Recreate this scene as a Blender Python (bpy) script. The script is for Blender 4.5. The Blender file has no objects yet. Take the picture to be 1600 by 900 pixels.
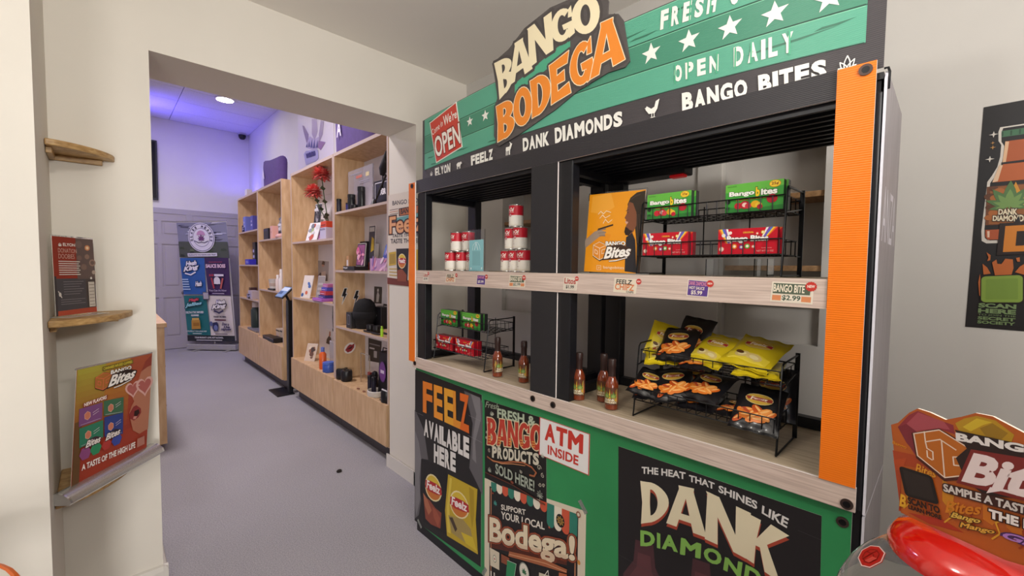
import bpy, math, random
from mathutils import Vector, Matrix, Euler
from mathutils.geometry import delaunay_2d_cdt
random.seed(7)
SC = bpy.context.scene
COL = SC.collection
# ------------------------------------------------------------------ camera
yaw, pit, rol = 0.769805694, -0.0471167117, 0.0110747989
fw = Vector((math.sin(yaw)*math.cos(pit), math.cos(yaw)*math.cos(pit), math.sin(pit)))
rt = Vector((math.cos(yaw), -math.sin(yaw), 0)); upv = rt.cross(fw)
r2 = rt*math.cos(rol)+upv*math.sin(rol); u2 = -rt*math.sin(rol)+upv*math.cos(rol)
cd = bpy.data.cameras.new('camera'); cam = bpy.data.objects.new('camera', cd); COL.objects.link(cam)
cd.sensor_width = 36; cd.lens = 661.206/1600*36; cd.clip_start = 0.02
cam.matrix_world = Matrix(((r2.x, u2.x, -fw.x, 0), (r2.y, u2.y, -fw.y, 0), (r2.z, u2.z, -fw.z, 1.5), (0, 0, 0, 1)))
SC.camera = cam
# ------------------------------------------------------------------ world, lights, exposure
SC.view_settings.view_transform = 'Standard'; SC.view_settings.look = 'None'
SC.view_settings.gamma = 1; SC.view_settings.use_curve_mapping = False
SC.view_settings.exposure = 0.0
wd = bpy.data.worlds.new('world'); SC.world = wd; wd.use_nodes = True
wd.node_tree.nodes['Background'].inputs[0].default_value = (0.9, 0.93, 1, 1)
wd.node_tree.nodes['Background'].inputs[1].default_value = 0.02
def area(name, loc, aim, power, col, sx, sy=None, spread=180):
    l = bpy.data.lights.new(name, 'AREA'); l.energy = power; l.color = col; l.shape = 'RECTANGLE'
    l.size = sx; l.size_y = sy or sx; l.spread = math.radians(spread)
    o = bpy.data.objects.new(name, l); COL.objects.link(o); o.location = loc
    d = Vector(aim)-Vector(loc); o.rotation_euler = d.to_track_quat('-Z', 'Y').to_euler()
    return o
def bulb(name, loc, power, col, r):
    l = bpy.data.lights.new(name, 'POINT'); l.energy = power; l.color = col; l.shadow_soft_size = r
    o = bpy.data.objects.new(name, l); COL.objects.link(o); o.location = loc; return o
WARM = (1, 0.955, 0.89); COOL = (0.86, 0.91, 1); BLUE = (0.13, 0.10, 1)
bulb('front_room_lamp', (-0.1, 0.55, 2.5), 20, WARM, 0.07)
bulb('front_room_lamp', (-1.6, -1.2, 2.6), 4, WARM, 0.11)
area('front_room_lamp', (-0.3, -1.8, 2.79), (-0.3, -1.8, 0), 4, WARM, 0.3)
area('ceiling_fill', (0.4, -1.0, 2.15), (0.9, 0.9, 2.825), 27, (1, 0.965, 0.925), 0.9, 0.2, 150)  # added fill without a fixture, brightens the front ceiling
area('cool_side_fill', (-2.5, -0.9, 2.6), (1.5, 0.0, 1.3), 7, (0.8, 0.87, 1), 1.4, 0.4)  # added cool fill from the far left, mainly for the right wall
area('low_pier_fill', (-1.5, -2.4, 0.9), (0.0, 2.5, 0.6), 17, (1, 0.97, 0.95), 1.2, 1.0, 70)  # added low fill behind the camera, lifts the foot of the left pier
area('back_room_lamp', (0.2, 4.4, 3.95), (0.2, 4.4, 0), 78, (1, 0.93, 0.96), 0.5)
area('back_room_lamp', (0.0, 7.4, 3.95), (0.0, 7.4, 0), 50, (0.88, 0.82, 1), 0.5)
area('blue_strip_light', (2.03, 9.0, 2.75), (2.06, 9.0, 4.0), 10, BLUE, 0.08, 0.9)
area('blue_strip_light', (0.05, 8.75, 3.55), (0.45, 8.7, 4.0), 13, BLUE, 0.15, 1.0, 100)
area('blue_strip_light', (1.9, 4.2, 2.6), (1.9, 4.2, 4.0), 3, (0.35, 0.25, 1), 0.1, 1.6)

# ------------------------------------------------------------------ materials
def lin(c):
    return c/12.92 if c <= 0.04045 else ((c+0.055)/1.055)**2.4
def rgb(h):
    h = h.lstrip('#'); return tuple(lin(int(h[i:i+2], 16)/255) for i in (0, 2, 4))
MATS = {}
def mat(h, rough=0.55, metal=0.0, name=None, noise=0, nscale=200, bump=0, trans=0, coat=0, emit=0, ior=1.45, stretch=None, wave=None, bscale=None):
    key = (h, rough, metal, noise, nscale, bump, trans, coat, emit, stretch, wave, bscale)
    if key in MATS: return MATS[key]
    m = bpy.data.materials.new(name or 'paint_'+h.lstrip('#')); m.use_nodes = True
    nt = m.node_tree; b = nt.nodes['Principled BSDF']; c = rgb(h)
    b.inputs['Base Color'].default_value = (*c, 1); b.inputs['Roughness'].default_value = rough
    b.inputs['Metallic'].default_value = metal; b.inputs['IOR'].default_value = ior
    if trans: b.inputs['Transmission Weight'].default_value = trans
    if coat: b.inputs['Coat Weight'].default_value = coat; b.inputs['Coat Roughness'].default_value = 0.12
    if emit:
        b.inputs['Emission Color'].default_value = (*c, 1); b.inputs['Emission Strength'].default_value = emit
    if noise or bump:
        tc = nt.nodes.new('ShaderNodeTexCoord'); mp = nt.nodes.new('ShaderNodeMapping')
        nt.links.new(tc.outputs['Object'], mp.inputs[0])
        if stretch: mp.inputs['Scale'].default_value = stretch
        nz = nt.nodes.new('ShaderNodeTexNoise'); nz.inputs['Scale'].default_value = nscale; nz.inputs['Detail'].default_value = 5
        nt.links.new(mp.outputs[0], nz.inputs[0])
        if noise:
            rm = nt.nodes.new('ShaderNodeValToRGB'); k = noise
            rm.color_ramp.elements[0].color = (*[x*(1-k) for x in c], 1); rm.color_ramp.elements[1].color = (*[min(1, x*(1+k)) for x in c], 1)
            rm.color_ramp.elements[0].position = 0.3; rm.color_ramp.elements[1].position = 0.7
            nt.links.new(nz.outputs[0], rm.inputs[0]); nt.links.new(rm.outputs[0], b.inputs['Base Color'])
        if bump:
            bp = nt.nodes.new('ShaderNodeBump'); bp.inputs['Strength'].default_value = bump; bp.inputs['Distance'].default_value = 0.002
            src = nz.outputs[0]
            if wave:
                wv = nt.nodes.new('ShaderNodeTexWave'); wv.bands_direction = wave; wv.inputs['Scale'].default_value = bscale or 40; wv.inputs['Distortion'].default_value = 0.3
                nt.links.new(tc.outputs['Object'], wv.inputs[0]); src = wv.outputs[0]
            nt.links.new(src, bp.inputs['Height']); nt.links.new(bp.outputs[0], b.inputs['Normal'])
    MATS[key] = m
    return m
def wood(h1, h2, h3, name, stretch=(6, 0.6, 18), rough=0.5, nscale=4):
    m = bpy.data.materials.new(name); m.use_nodes = True; nt = m.node_tree; b = nt.nodes['Principled BSDF']
    b.inputs['Roughness'].default_value = rough
    tc = nt.nodes.new('ShaderNodeTexCoord'); mp = nt.nodes.new('ShaderNodeMapping'); mp.inputs['Scale'].default_value = stretch
    nt.links.new(tc.outputs['Object'], mp.inputs[0])
    nz = nt.nodes.new('ShaderNodeTexNoise'); nz.inputs['Scale'].default_value = nscale; nz.inputs['Detail'].default_value = 6; nz.inputs['Distortion'].default_value = 0.4
    nt.links.new(mp.outputs[0], nz.inputs[0])
    r = nt.nodes.new('ShaderNodeValToRGB'); e = r.color_ramp.elements
    e[0].position = 0.32; e[0].color = (*rgb(h1), 1); e[1].position = 0.68; e[1].color = (*rgb(h3), 1)
    x = e.new(0.5); x.color = (*rgb(h2), 1)
    nt.links.new(nz.outputs[0], r.inputs[0]); nt.links.new(r.outputs[0], b.inputs['Base Color'])
    return m

# ------------------------------------------------------------------ mesh helpers
def wbase(o):
    v = Vector((0, 0, 0))
    while o: v += o.location; o = o.parent
    return v
def tag(o, label=None, cat=None, group=None, kind=None):
    if label: o['label'] = label
    if cat: o['category'] = cat
    if group: o['group'] = group
    if kind: o['kind'] = kind
    return o
def thing(name, label, cat, loc, group=None):
    o = bpy.data.objects.new(name, None); COL.objects.link(o); o.location = loc
    o.empty_display_size = 0.05
    return tag(o, label, cat, group)
class M:
    def __init__(s): s.v = []; s.f = []; s.mi = []; s.ms = []
    def mx(s, m):
        if m not in s.ms: s.ms.append(m)
        return s.ms.index(m)
    def add(s, vs, fs, m):
        k = len(s.v); i = s.mx(m); s.v += [tuple(p) for p in vs]
        for f in fs: s.f.append(tuple(a+k for a in f)); s.mi.append(i)
        return s
    def box(s, x0, y0, z0, x1, y1, z1, m, side=None, front=None):
        # side: material of every face but the one looking along -x (front)
        x0, x1 = min(x0, x1), max(x0, x1); y0, y1 = min(y0, y1), max(y0, y1); z0, z1 = min(z0, z1), max(z0, z1)
        P = [(x0, y0, z0), (x1, y0, z0), (x1, y1, z0), (x0, y1, z0), (x0, y0, z1), (x1, y0, z1), (x1, y1, z1), (x0, y1, z1)]
        F = [(0, 3, 2, 1), (4, 5, 6, 7), (0, 1, 5, 4), (1, 2, 6, 5), (2, 3, 7, 6)]
        s.add(P, F, side or m); k = len(s.v)-8
        s.f.append((k+3, k, k+4, k+7)); s.mi.append(s.mx(front or m))
        return s
    def obox(s, c, ax, ay, az, m):
        c = Vector(c); ax, ay, az = Vector(ax), Vector(ay), Vector(az)
        P = [c+ax*i+ay*j+az*k for k in (-1, 1) for (i, j) in ((-1, -1), (1, -1), (1, 1), (-1, 1))]
        return s.add(P, [(0, 3, 2, 1), (4, 5, 6, 7), (0, 1, 5, 4), (1, 2, 6, 5), (2, 3, 7, 6), (3, 0, 4, 7)], m)
    def prism(s, pts, ext, m, side=None):
        n = len(pts); e = Vector(ext); P = [Vector(p) for p in pts]+[Vector(p)+e for p in pts]
        s.add(P, [tuple(range(n))[::-1], tuple(range(n, 2*n))], m)
        k = len(s.v)-2*n; i = s.mx(side or m)
        for a in range(n):
            b = (a+1) % n; s.f.append((k+a, k+b, k+n+b, k+n+a)); s.mi.append(i)
        return s
    def tube(s, pts, r, m, n=6, closed=False):
        P = [Vector(p) for p in pts]; rings = []; L = len(P); prev = None
        for i, p in enumerate(P):
            a = P[(i-1) % L] if (i > 0 or closed) else P[i]; b = P[(i+1) % L] if (i < L-1 or closed) else P[i]
            t = (b-a).normalized()
            ref = Vector((0, 0, 1)) if abs(t.z) < 0.9 else Vector((1, 0, 0))
            if prev is not None:
                u = (prev-t*prev.dot(t))
                u = u.normalized() if u.length > 1e-6 else t.cross(ref).normalized()
            else: u = t.cross(ref).normalized()
            prev = u; w = t.cross(u)
            rr = r[i] if isinstance(r, (list, tuple)) else r
            rings.append([p+u*rr*math.cos(2*math.pi*j/n)+w*rr*math.sin(2*math.pi*j/n) for j in range(n)])
        V = [q for R in rings for q in R]; F = []
        for i in range(L if closed else L-1):
            i2 = (i+1) % L
            for j in range(n): F.append((i*n+j, i*n+(j+1) % n, i2*n+(j+1) % n, i2*n+j))
        if not closed: F += [tuple(range(n))[::-1], tuple(range((L-1)*n, L*n))]
        return s.add(V, F, m)
    def lathe(s, prof, c, mats, n=24, sx=1, sy=1):
        c = Vector(c); k = len(s.v); L = len(prof)
        for (r, z) in prof:
            for j in range(n):
                a = 2*math.pi*j/n; s.v.append((c.x+r*sx*math.cos(a), c.y+r*sy*math.sin(a), c.z+z))
        for i in range(L-1):
            mi = s.mx(mats[i] if isinstance(mats, (list, tuple)) else mats)
            for j in range(n):
                s.f.append((k+i*n+j, k+i*n+(j+1) % n, k+(i+1)*n+(j+1) % n, k+(i+1)*n+j)); s.mi.append(mi)
        m0 = mats[0] if isinstance(mats, (list, tuple)) else mats; m1 = mats[-1] if isinstance(mats, (list, tuple)) else mats
        if prof[0][0] > 1e-5: s.f.append(tuple(k+j for j in range(n))[::-1]); s.mi.append(s.mx(m0))
        if prof[-1][0] > 1e-5: s.f.append(tuple(k+(L-1)*n+j for j in range(n))); s.mi.append(s.mx(m1))
        return s
    def build(s, name, parent=None, bevel=0, smooth=False, loc=None, seg=2):
        if parent is not None: b = wbase(parent)
        elif loc is not None: b = Vector(loc)
        else:
            lo = [min(p[i] for p in s.v) for i in range(3)]; hi = [max(p[i] for p in s.v) for i in range(3)]
            b = Vector(((lo[0]+hi[0])/2, (lo[1]+hi[1])/2, lo[2]))
        me = bpy.data.meshes.new(name); me.from_pydata([Vector(p)-b for p in s.v], [], s.f)
        for m in s.ms: me.materials.append(m)
        me.polygons.foreach_set('material_index', s.mi)
        if smooth:
            me.polygons.foreach_set('use_smooth', [True]*len(me.polygons)); me.set_sharp_from_angle(angle=0.75)
        me.update(); o = bpy.data.objects.new(name, me); COL.objects.link(o)
        if parent is not None: o.parent = parent
        else: o.location = b
        if bevel:
            bm = o.modifiers.new('bevel', 'BEVEL'); bm.width = bevel; bm.segments = seg; bm.limit_method = 'ANGLE'
        return o
def struct(name, mm, parent=None, bevel=0):
    o = mm.build(name, parent, bevel)
    if parent is None: o['kind'] = 'structure'
    return o
def copy_thing(o, loc, rot=(0, 0, 0), label=None):
    c = o.copy(); COL.objects.link(c); c.location = loc; c.rotation_euler = rot
    if label: c['label'] = label
    for ch in [x for x in bpy.data.objects if x.parent == o]:
        d = ch.copy(); COL.objects.link(d); d.parent = c
        for g in [x for x in bpy.data.objects if x.parent == ch]:
            e = g.copy(); COL.objects.link(e); e.parent = d
    return c

# ------------------------------------------------------------------ flat print: lettering and shapes on a plane
TXT = {}
def glyphs(s, bold, shear, res=3):
    key = (s, bold, shear)
    if 'M' in s and bold > 0 and key not in TXT:
        # the M of this face breaks when its curve is offset, so its outline is stroked instead
        V, F = glyphs(s, 0.0, shear); V2 = list(V); F2 = list(F); cnt = {}
        for f in F:
            for a, b in zip(f, f[1:]+f[:1]): cnt[(min(a, b), max(a, b))] = cnt.get((min(a, b), max(a, b)), 0)+1
        for (a, b), n in cnt.items():
            if n == 1:
                for q in P.stroke([V[a], V[b]], 2*bold): F2.append(tuple(range(len(V2), len(V2)+4))); V2 += [tuple(p) for p in q]
        TXT[key] = (V2, F2)
    if key not in TXT:
        cu = bpy.data.curves.new('lettering', 'FONT'); cu.body = s; cu.offset = bold; cu.shear = shear; cu.resolution_u = res
        cu.dimensions = '2D'; cu.fill_mode = 'BOTH'
        ob = bpy.data.objects.new('lettering', cu); me = ob.to_mesh()
        TXT[key] = ([(v.co.x, v.co.y) for v in me.vertices], [tuple(p.vertices) for p in me.polygons])
        ob.to_mesh_clear(); bpy.data.objects.remove(ob); bpy.data.curves.remove(cu)
    return TXT[key]
def ell(cx, cy, rx, ry, n=20, a0=0, a1=360, rot=0):
    R = math.radians(rot); out = []
    full = abs(a1-a0) >= 360
    for i in range(n if full else n+1):
        a = math.radians(a0+(a1-a0)*i/n); x, y = rx*math.cos(a), ry*math.sin(a)
        out.append((cx+x*math.cos(R)-y*math.sin(R), cy+x*math.sin(R)+y*math.cos(R)))
    return out
def star(cx, cy, r, k=0.4, n=5, rot=90):
    return [(cx+(r if i % 2 == 0 else r*k)*math.cos(math.radians(rot+180/n*i)), cy+(r if i % 2 == 0 else r*k)*math.sin(math.radians(rot+180/n*i))) for i in range(2*n)]
def lens(cx, cy, L, w, ang, n=6):
    A = math.radians(ang); pts = []
    for i in range(n+1): t = i/n; pts.append((t*L, w*math.sin(math.pi*t**0.8)))
    for i in range(n-1, 0, -1): t = i/n; pts.append((t*L, -w*math.sin(math.pi*t**0.8)))
    return [(cx+x*math.cos(A)-y*math.sin(A), cy+x*math.sin(A)+y*math.cos(A)) for x, y in pts]
class P:
    """a print: coloured shapes laid one over the other on the plane o + a*u + b*v"""
    def __init__(s, o, u=(0, -1, 0), v=(0, 0, 1), gap=0.00006, surf=None, rough=0.5, coat=0):
        s.o = Vector(o); s.u = Vector(u).normalized(); s.w = Vector(v); s.n = s.u.cross(s.w).normalized(); s.k = 1; s.gap = gap; s.m = M(); s.surf = surf; s.rough = rough; s.coat = coat
    def at(s, p):
        if s.surf: return s.surf(p[0], p[1], s.k*s.gap)
        return s.o+s.u*p[0]+s.w*p[1]+s.n*(s.k*s.gap)
    def mt(s, c): return c if not isinstance(c, str) else mat(c, s.rough, coat=s.coat)
    def poly(s, pts, c):
        s.k += 1; s.m.add([s.at(p) for p in pts], [tuple(range(len(pts)))], s.mt(c)); return s
    def union(s, polys, c):
        # the shapes merged into one sheet without overlaps
        s.k += 1; V = []; F = []
        for g in polys:
            g = [Vector(p) for p in g]
            if sum(a.x*b.y-b.x*a.y for a, b in zip(g, g[1:]+g[:1])) < 0: g.reverse()
            F.append(list(range(len(V), len(V)+len(g)))); V += g
        s.cdt(V, F, c)
        return s
    def rect(s, x0, y0, x1, y1, c): return s.poly([(x0, y0), (x1, y0), (x1, y1), (x0, y1)], c)
    @staticmethod
    def stroke(pts, w, closed=False):
        q = list(pts)+([pts[0]] if closed else []); out = []
        for i in range(len(q)-1):
            a, b = Vector(q[i]), Vector(q[i+1]); d = b-a
            if d.length < 1e-7: continue
            d.normalize(); nn = Vector((-d.y, d.x))*w/2; a2, b2 = a-d*w*0.3, b+d*w*0.3
            out.append([a2+nn, a2-nn, b2-nn, b2+nn])
        return out
    def line(s, pts, w, c, closed=False): return s.union(s.stroke(pts, w, closed), c)
    def grid(s, pts_fn, nx, ny, c):
        s.k += 1; V = [s.at(pts_fn(i/nx, j/ny)) for j in range(ny+1) for i in range(nx+1)]
        s.m.add(V, [(j*(nx+1)+i, j*(nx+1)+i+1, (j+1)*(nx+1)+i+1, (j+1)*(nx+1)+i) for j in range(ny) for i in range(nx)], s.mt(c)); return s
    def text(s, t, q, c, bold=0.0, out=(), shear=0.0, arch=0.0, fade=None):
        # q = (BL, BR, TR, TL) or (x0, y0, x1, y1)
        if len(q) == 4 and isinstance(q[0], (int, float)):
            q = ((q[0], q[1]), (q[2], q[1]), (q[2], q[3]), (q[0], q[3]))
        BL, BR, TR, TL = [Vector(p) for p in q]
        V, F = glyphs(t, bold, shear)
        if not V: return s
        x0 = min(p[0] for p in V); x1 = max(p[0] for p in V); y0 = min(p[1] for p in V); y1 = max(p[1] for p in V)
        def mp(p):
            a = (p[0]-x0)/(x1-x0); b = (p[1]-y0)/(y1-y0)
            r = (BL*(1-a)+BR*a)*(1-b)+(TL*(1-a)+TR*a)*b
            r.y += arch*4*a*(1-a); return r
        for (w, oc) in out:
            V2, F2 = glyphs(t, bold+w, shear); s.k += 1
            s.tri([mp(p) for p in V2], F2, oc)
        s.k += 1; s.tri([mp(p) for p in V], F, c); return s
    def tri(s, V, F, c):
        # glyphs that touch or overlap are merged, so that no two faces lie in the same place
        if len(V) > 3:
            cr = lambda f: (V[f[1]]-V[f[0]]).cross(V[f[2]]-V[f[0]])
            T3 = [(f[0], f[i], f[i+1]) for f in F for i in range(1, len(f)-1)]
            T3 = [f if cr(f) > 0 else f[::-1] for f in T3 if abs(cr(f)) > 1e-11]
            s.cdt([Vector(p) for p in V], [list(f) for f in T3], c, sum(cr(f) for f in T3)/2)
    def cdt(s, V, F, c, area_=None):
        o = delaunay_2d_cdt(V, [], F, 0, 1e-6, True)
        fs = [tuple(f) for f, g in zip(o[2], o[5]) if g]
        if area_ is not None:
            ar = sum(abs(sum(o[0][a].x*o[0][b].y-o[0][b].x*o[0][a].y for a, b in zip(f, f[1:]+f[:1])))/2 for f in fs)
            if ar > area_*1.02: s.m.add([s.at(p) for p in V], [tuple(f) for f in F], s.mt(c)); return
        if fs: s.m.add([s.at(p) for p in o[0]], fs, s.mt(c))
    def letters(s, t, q, c, bold=.045, gap=.14, out=()):
        # each capital stretched to its own cell: a condensed face
        q = [Vector(p) for p in q]; wt = {'I': .42, 'M': 1.3, 'W': 1.3, 'L': .85, ' ': .6, '!': .4}
        tot = sum(wt.get(ch, 1) for ch in t); a = 0
        for ch in t:
            w_ = wt.get(ch, 1)/tot; a0, a1 = a+w_*gap/2, a+w_*(1-gap/2); a += w_
            if ch == ' ': continue
            B = lambda x, y: (q[0]*(1-x)+q[1]*x)*(1-y)+(q[3]*(1-x)+q[2]*x)*y
            s.text(ch, (B(a0, 0), B(a1, 0), B(a1, 1), B(a0, 1)), c, bold, out=out)
        return s
    def blk(s, letter, q, c, out=(), drop=None):
        # hand-drawn wedge-serif capital inside the quad q = (BL, BR, TR, TL); out = ((width, colour), ...)
        BL, BR, TR, TL = [Vector(p) for p in q]
        mp = lambda p: (BL*(1-p[0])+BR*p[0])*(1-p[1])+(TL*(1-p[0])+TR*p[0])*p[1]
        polys = [[mp(p) for p in g] for g in WEDGE[letter]]
        for (w, oc) in out:
            gs = list(polys)
            for g in polys:
                gs += s.stroke(g, 2*w, True)
                gs += [ell(p.x, p.y, w, w, 8) for p in g]
            s.union(gs, oc)
        return s.union(polys, c) if c else s
    def leaf(s, cx, cy, r, c, line=None, n=7):
        spread = 200 if n == 7 else 120; gs = []
        for i in range(n):
            a = 90-spread/2+spread*i/(n-1); L = r*(1-0.45*abs(i-(n-1)/2)/((n-1)/2))
            g = lens(cx, cy, L, L*0.17, a)
            gs += s.stroke(g, line, True) if line else [g]
        if n == 7: gs += s.stroke([(cx, cy), (cx, cy-r*0.4)], r*0.06)
        return s.union(gs, c)
    def build(s, name, parent=None): return s.m.build(name, parent)
def ring(cx, cy, rx, ry, ix, iy, a0, a1, n=12):
    out = []
    for i in range(n):
        b0 = math.radians(a0+(a1-a0)*i/n); b1 = math.radians(a0+(a1-a0)*(i+1)/n)
        out.append([(cx+rx*math.cos(b0), cy+ry*math.sin(b0)), (cx+rx*math.cos(b1), cy+ry*math.sin(b1)), (cx+ix*math.cos(b1), cy+iy*math.sin(b1)), (cx+ix*math.cos(b0), cy+iy*math.sin(b0))])
    return out
WEDGE = {
 'B': [[(-.02, 0), (.38, 0), (.36, .5), (.38, 1), (-.02, 1), (.05, .5)]] + ring(.42, .73, .5, .27, .12, .11, -90, 90) + ring(.44, .27, .55, .29, .14, .12, -90, 90) + [[(.2, .84), (.45, .84), (.45, 1), (.2, 1)], [(.2, 0), (.46, 0), (.46, .15), (.2, .15)], [(.2, .42), (.46, .42), (.46, .6), (.2, .6)]],
 'A': [[(-.06, 0), (.24, 0), (.6, 1), (.28, 1)], [(.7, 0), (1.06, 0), (.72, 1), (.4, 1)], [(.2, .2), (.8, .2), (.76, .36), (.25, .36)], [(.25, .94), (.75, .94), (.77, 1.02), (.23, 1.02)]],
 'N': [[(-.04, 0), (.3, 0), (.26, 1), (.0, 1)], [(-.04, 1.02), (.3, 1.02), (.98, 0), (.7, 0)], [(.74, 0), (1.0, -.02), (1.04, 1), (.7, 1)]],
 'G': ring(.5, .5, .52, .52, .2, .32, 45, 325, 18) + [[(.55, .32), (1.03, .32), (1.0, .5), (.5, .5)], [(.74, .0), (1.0, .08), (1.02, .45), (.72, .45)], [(.78, .64), (.98, .62), (.98, .98), (.84, .9)]],
 'O': ring(.5, .5, .54, .53, .19, .3, 0, 360, 24),
 'D': [[(-.02, 0), (.36, 0), (.33, .5), (.36, 1), (-.02, 1), (.04, .5)]] + ring(.36, .5, .66, .52, .26, .34, -90, 90, 14) + [[(.1, .82), (.4, .84), (.4, 1.02), (.1, 1.0)], [(.1, 0), (.4, -.02), (.4, .16), (.1, .18)]],
 'E': [[(-.02, 0), (.36, 0), (.33, .5), (.36, 1), (-.02, 1), (.04, .5)], [(.2, .8), (.88, .76), (.98, 1.03), (.2, 1)], [(.2, .42), (.72, .38), (.72, .64), (.2, .6)], [(.2, 0), (1.0, -.03), (.92, .26), (.2, .2)]],
 'K': [[(-.02, 0), (.36, 0), (.32, .5), (.36, 1), (-.02, 1), (.04, .5)], [(.22, .4), (.45, .42), (1.04, .98), (.6, 1.02)], [(.36, .58), (.55, .62), (1.08, -.03), (.66, -.02)]],
}

# ================================================================== THE SETTING
PAINT = mat('#ddd7cc', 0.6, name='warm white wall paint', noise=0.02, nscale=3)
PAINT2 = mat('#d9d6d8', 0.6, name='white back room paint', noise=0.02, nscale=3)
CEILM = mat('#f0ebe3', 0.8, name='ceiling paint')
CARP = bpy.data.materials.new('grey loop carpet'); CARP.use_nodes = True
def carpet(m):
    nt = m.node_tree; b = nt.nodes['Principled BSDF']; b.inputs['Roughness'].default_value = 0.95
    tc = nt.nodes.new('ShaderNodeTexCoord')
    def nz(s, d): n = nt.nodes.new('ShaderNodeTexNoise'); n.inputs['Scale'].default_value = s; n.inputs['Detail'].default_value = d; nt.links.new(tc.outputs['Object'], n.inputs[0]); return n
    n1, n2, n3 = nz(170, 3), nz(1.3, 4), nz(480, 2)
    r = nt.nodes.new('ShaderNodeValToRGB'); r.color_ramp.elements[0].position = 0.3; r.color_ramp.elements[1].position = 0.7
    r.color_ramp.elements[0].color = (*rgb('#8f8c90'), 1); r.color_ramp.elements[1].color = (*rgb('#b5b1b4'), 1)
    nt.links.new(n1.outputs[0], r.inputs[0])
    mx = nt.nodes.new('ShaderNodeMix'); mx.data_type = 'RGBA'; mx.blend_type = 'MULTIPLY'; mx.inputs[0].default_value = 0.22
    nt.links.new(r.outputs[0], mx.inputs[6]); nt.links.new(n2.outputs[0], mx.inputs[7]); nt.links.new(mx.outputs[2], b.inputs['Base Color'])
    bp = nt.nodes.new('ShaderNodeBump'); bp.inputs['Strength'].default_value = 0.5; bp.inputs['Distance'].default_value = 0.003
    nt.links.new(n3.outputs[0], bp.inputs['Height']); nt.links.new(bp.outputs[0], b.inputs['Normal'])
carpet(CARP)
struct('floor', M().box(-3, -2.5, -0.1, 2.4, 10, 0, CARP))
struct('ceiling', M().box(-3, -2.5, 2.825, 2.2, 2.5, 2.95, CEILM))
# wall with the wide opening between the two rooms
w = M().box(-3, 2.5, 0, 0.172, 2.87, 4.1, PAINT).box(1.521, 2.5, 0, 2.4, 2.87, 4.1, PAINT).box(0.172, 2.5, 2.443, 1.521, 2.87, 4.1, PAINT)
struct('wall_middle', w)
struct('wall_left', M().box(-3, 2.0, 0, -0.14, 2.5, 2.825, PAINT))
struct('wall_far_left', M().box(-3.1, -2.5, 0, -3, 2.0, 2.825, PAINT))
struct('wall_near', M().box(-3, -2.6, 0, 2.2, -2.5, 2.825, PAINT))
# wall behind the stand: panelled below, two shallow niches above
GREY = mat('#cac6c0', 0.6, name='light grey wall paint', noise=0.02, nscale=3)
w = M(); X0 = 1.94
def wallpiece(y0, y1, z0, z1, x=X0): w.box(x, y0, z0, 2.3, y1, z1, GREY)
NI = [(1.62, 2.10), (0.335, 0.685)]
wallpiece(-2.5, 0.335, 0, 2.825); wallpiece(0.685, 1.62, 0, 2.825); wallpiece(2.10, 2.5, 0, 2.825)
for (a, b) in NI:
    wallpiece(a, b, 1.42, 2.05, X0+0.2); wallpiece(a, b, 2.05, 2.825); wallpiece(a, b, 1.37, 1.42)
    wallpiece(a, b, 1.215, 1.37, X0+0.035); wallpiece(a, b, 0, 1.215)
wr = struct('wall_right', w)
OAK = wood('#8d6a45', '#a37d55', '#b48d63', 'oak shelf wood', (3, 14, 14))
for k, (a, b) in enumerate(NI):
    for z in (1.50, 1.785):
        s = M().box(X0+0.015, a+0.002, z, X0+0.198, b-0.002, z+0.022, OAK).build('niche_shelf', bevel=0.002)
        tag(s, '%s wooden shelf in the %s wall niche behind the display stand' % ('lower' if z < 1.6 else 'upper', ('left', 'right')[k]), 'shelf', 'niche shelf boards')
tr = M().box(1.925, 0.70, 0, 1.94, 0.80, 2.7, GREY).build('trim_1'); tr['kind'] = 'structure'
# skirting
SK = mat('#d8d3cb', 0.45, name='white gloss skirting')
def skirt(name, pts, n):
    # pts: floor polyline, n: outward directions per segment
    m_ = M()
    for (a, b), d in zip(zip(pts, pts[1:]), n):
        a, b, d = Vector((*a, 0)), Vector((*b, 0)), Vector((*d, 0))
        prof = [(0, 0), (0.018, 0), (0.018, 0.075), (0.012, 0.095), (0, 0.1)]
        m_.prism([a+d*q[0]+Vector((0, 0, q[1])) for q in prof], b-a, SK)
    struct(name, m_)
skirt('baseboard_middle', [(1.503, 2.482), (1.503, 2.888)], [(1, 0)])
skirt('baseboard_middle_front', [(1.503, 2.5), (1.94, 2.5)], [(0, -1)])
skirt('baseboard_left', [(-0.14, 2.5), (0.19, 2.5)], [(0, -1)])
skirt('baseboard_opening', [(0.172, 2.48), (0.172, 2.87)], [(1, 0)])
bpy.data.objects['baseboard_middle'].location.x -= 0.0
# ---------------------------------------------------------------- back room shell
struct('wall_back', M().box(-2.2, 9.53, 0, 2.3, 9.65, 4.1, PAINT2))
struct('wall_back_right', M().box(2.1, 2.87, 0, 2.25, 9.53, 4.1, PAINT2))
struct('wall_back_left', M().box(-2.2, 2.87, 0, -2.1, 9.53, 4.1, PAINT2))
TILE = mat('#d6d2da', 0.9, name='mineral ceiling tile', noise=0.06, nscale=60, bump=0.2)
GRID = mat('#b9b5bd', 0.5, name='ceiling grid metal')
cl = struct('ceiling_back', M().box(-2.2, 2.87, 4.03, 2.3, 9.65, 4.12, GRID))
tm = M().box(-0.596, -0.2965, 4.0, 0.596, 0.2965, 4.029, TILE).build('ceiling_tile', cl)
TILE0 = tm.data; bpy.data.objects.remove(tm)
for i in range(4):
    for j in range(11):
        o = bpy.data.objects.new('ceiling_tile', TILE0); COL.objects.link(o); o.parent = cl
        o.location = (1.5-1.2*i, 9.22-0.6*j, 0)
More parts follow.
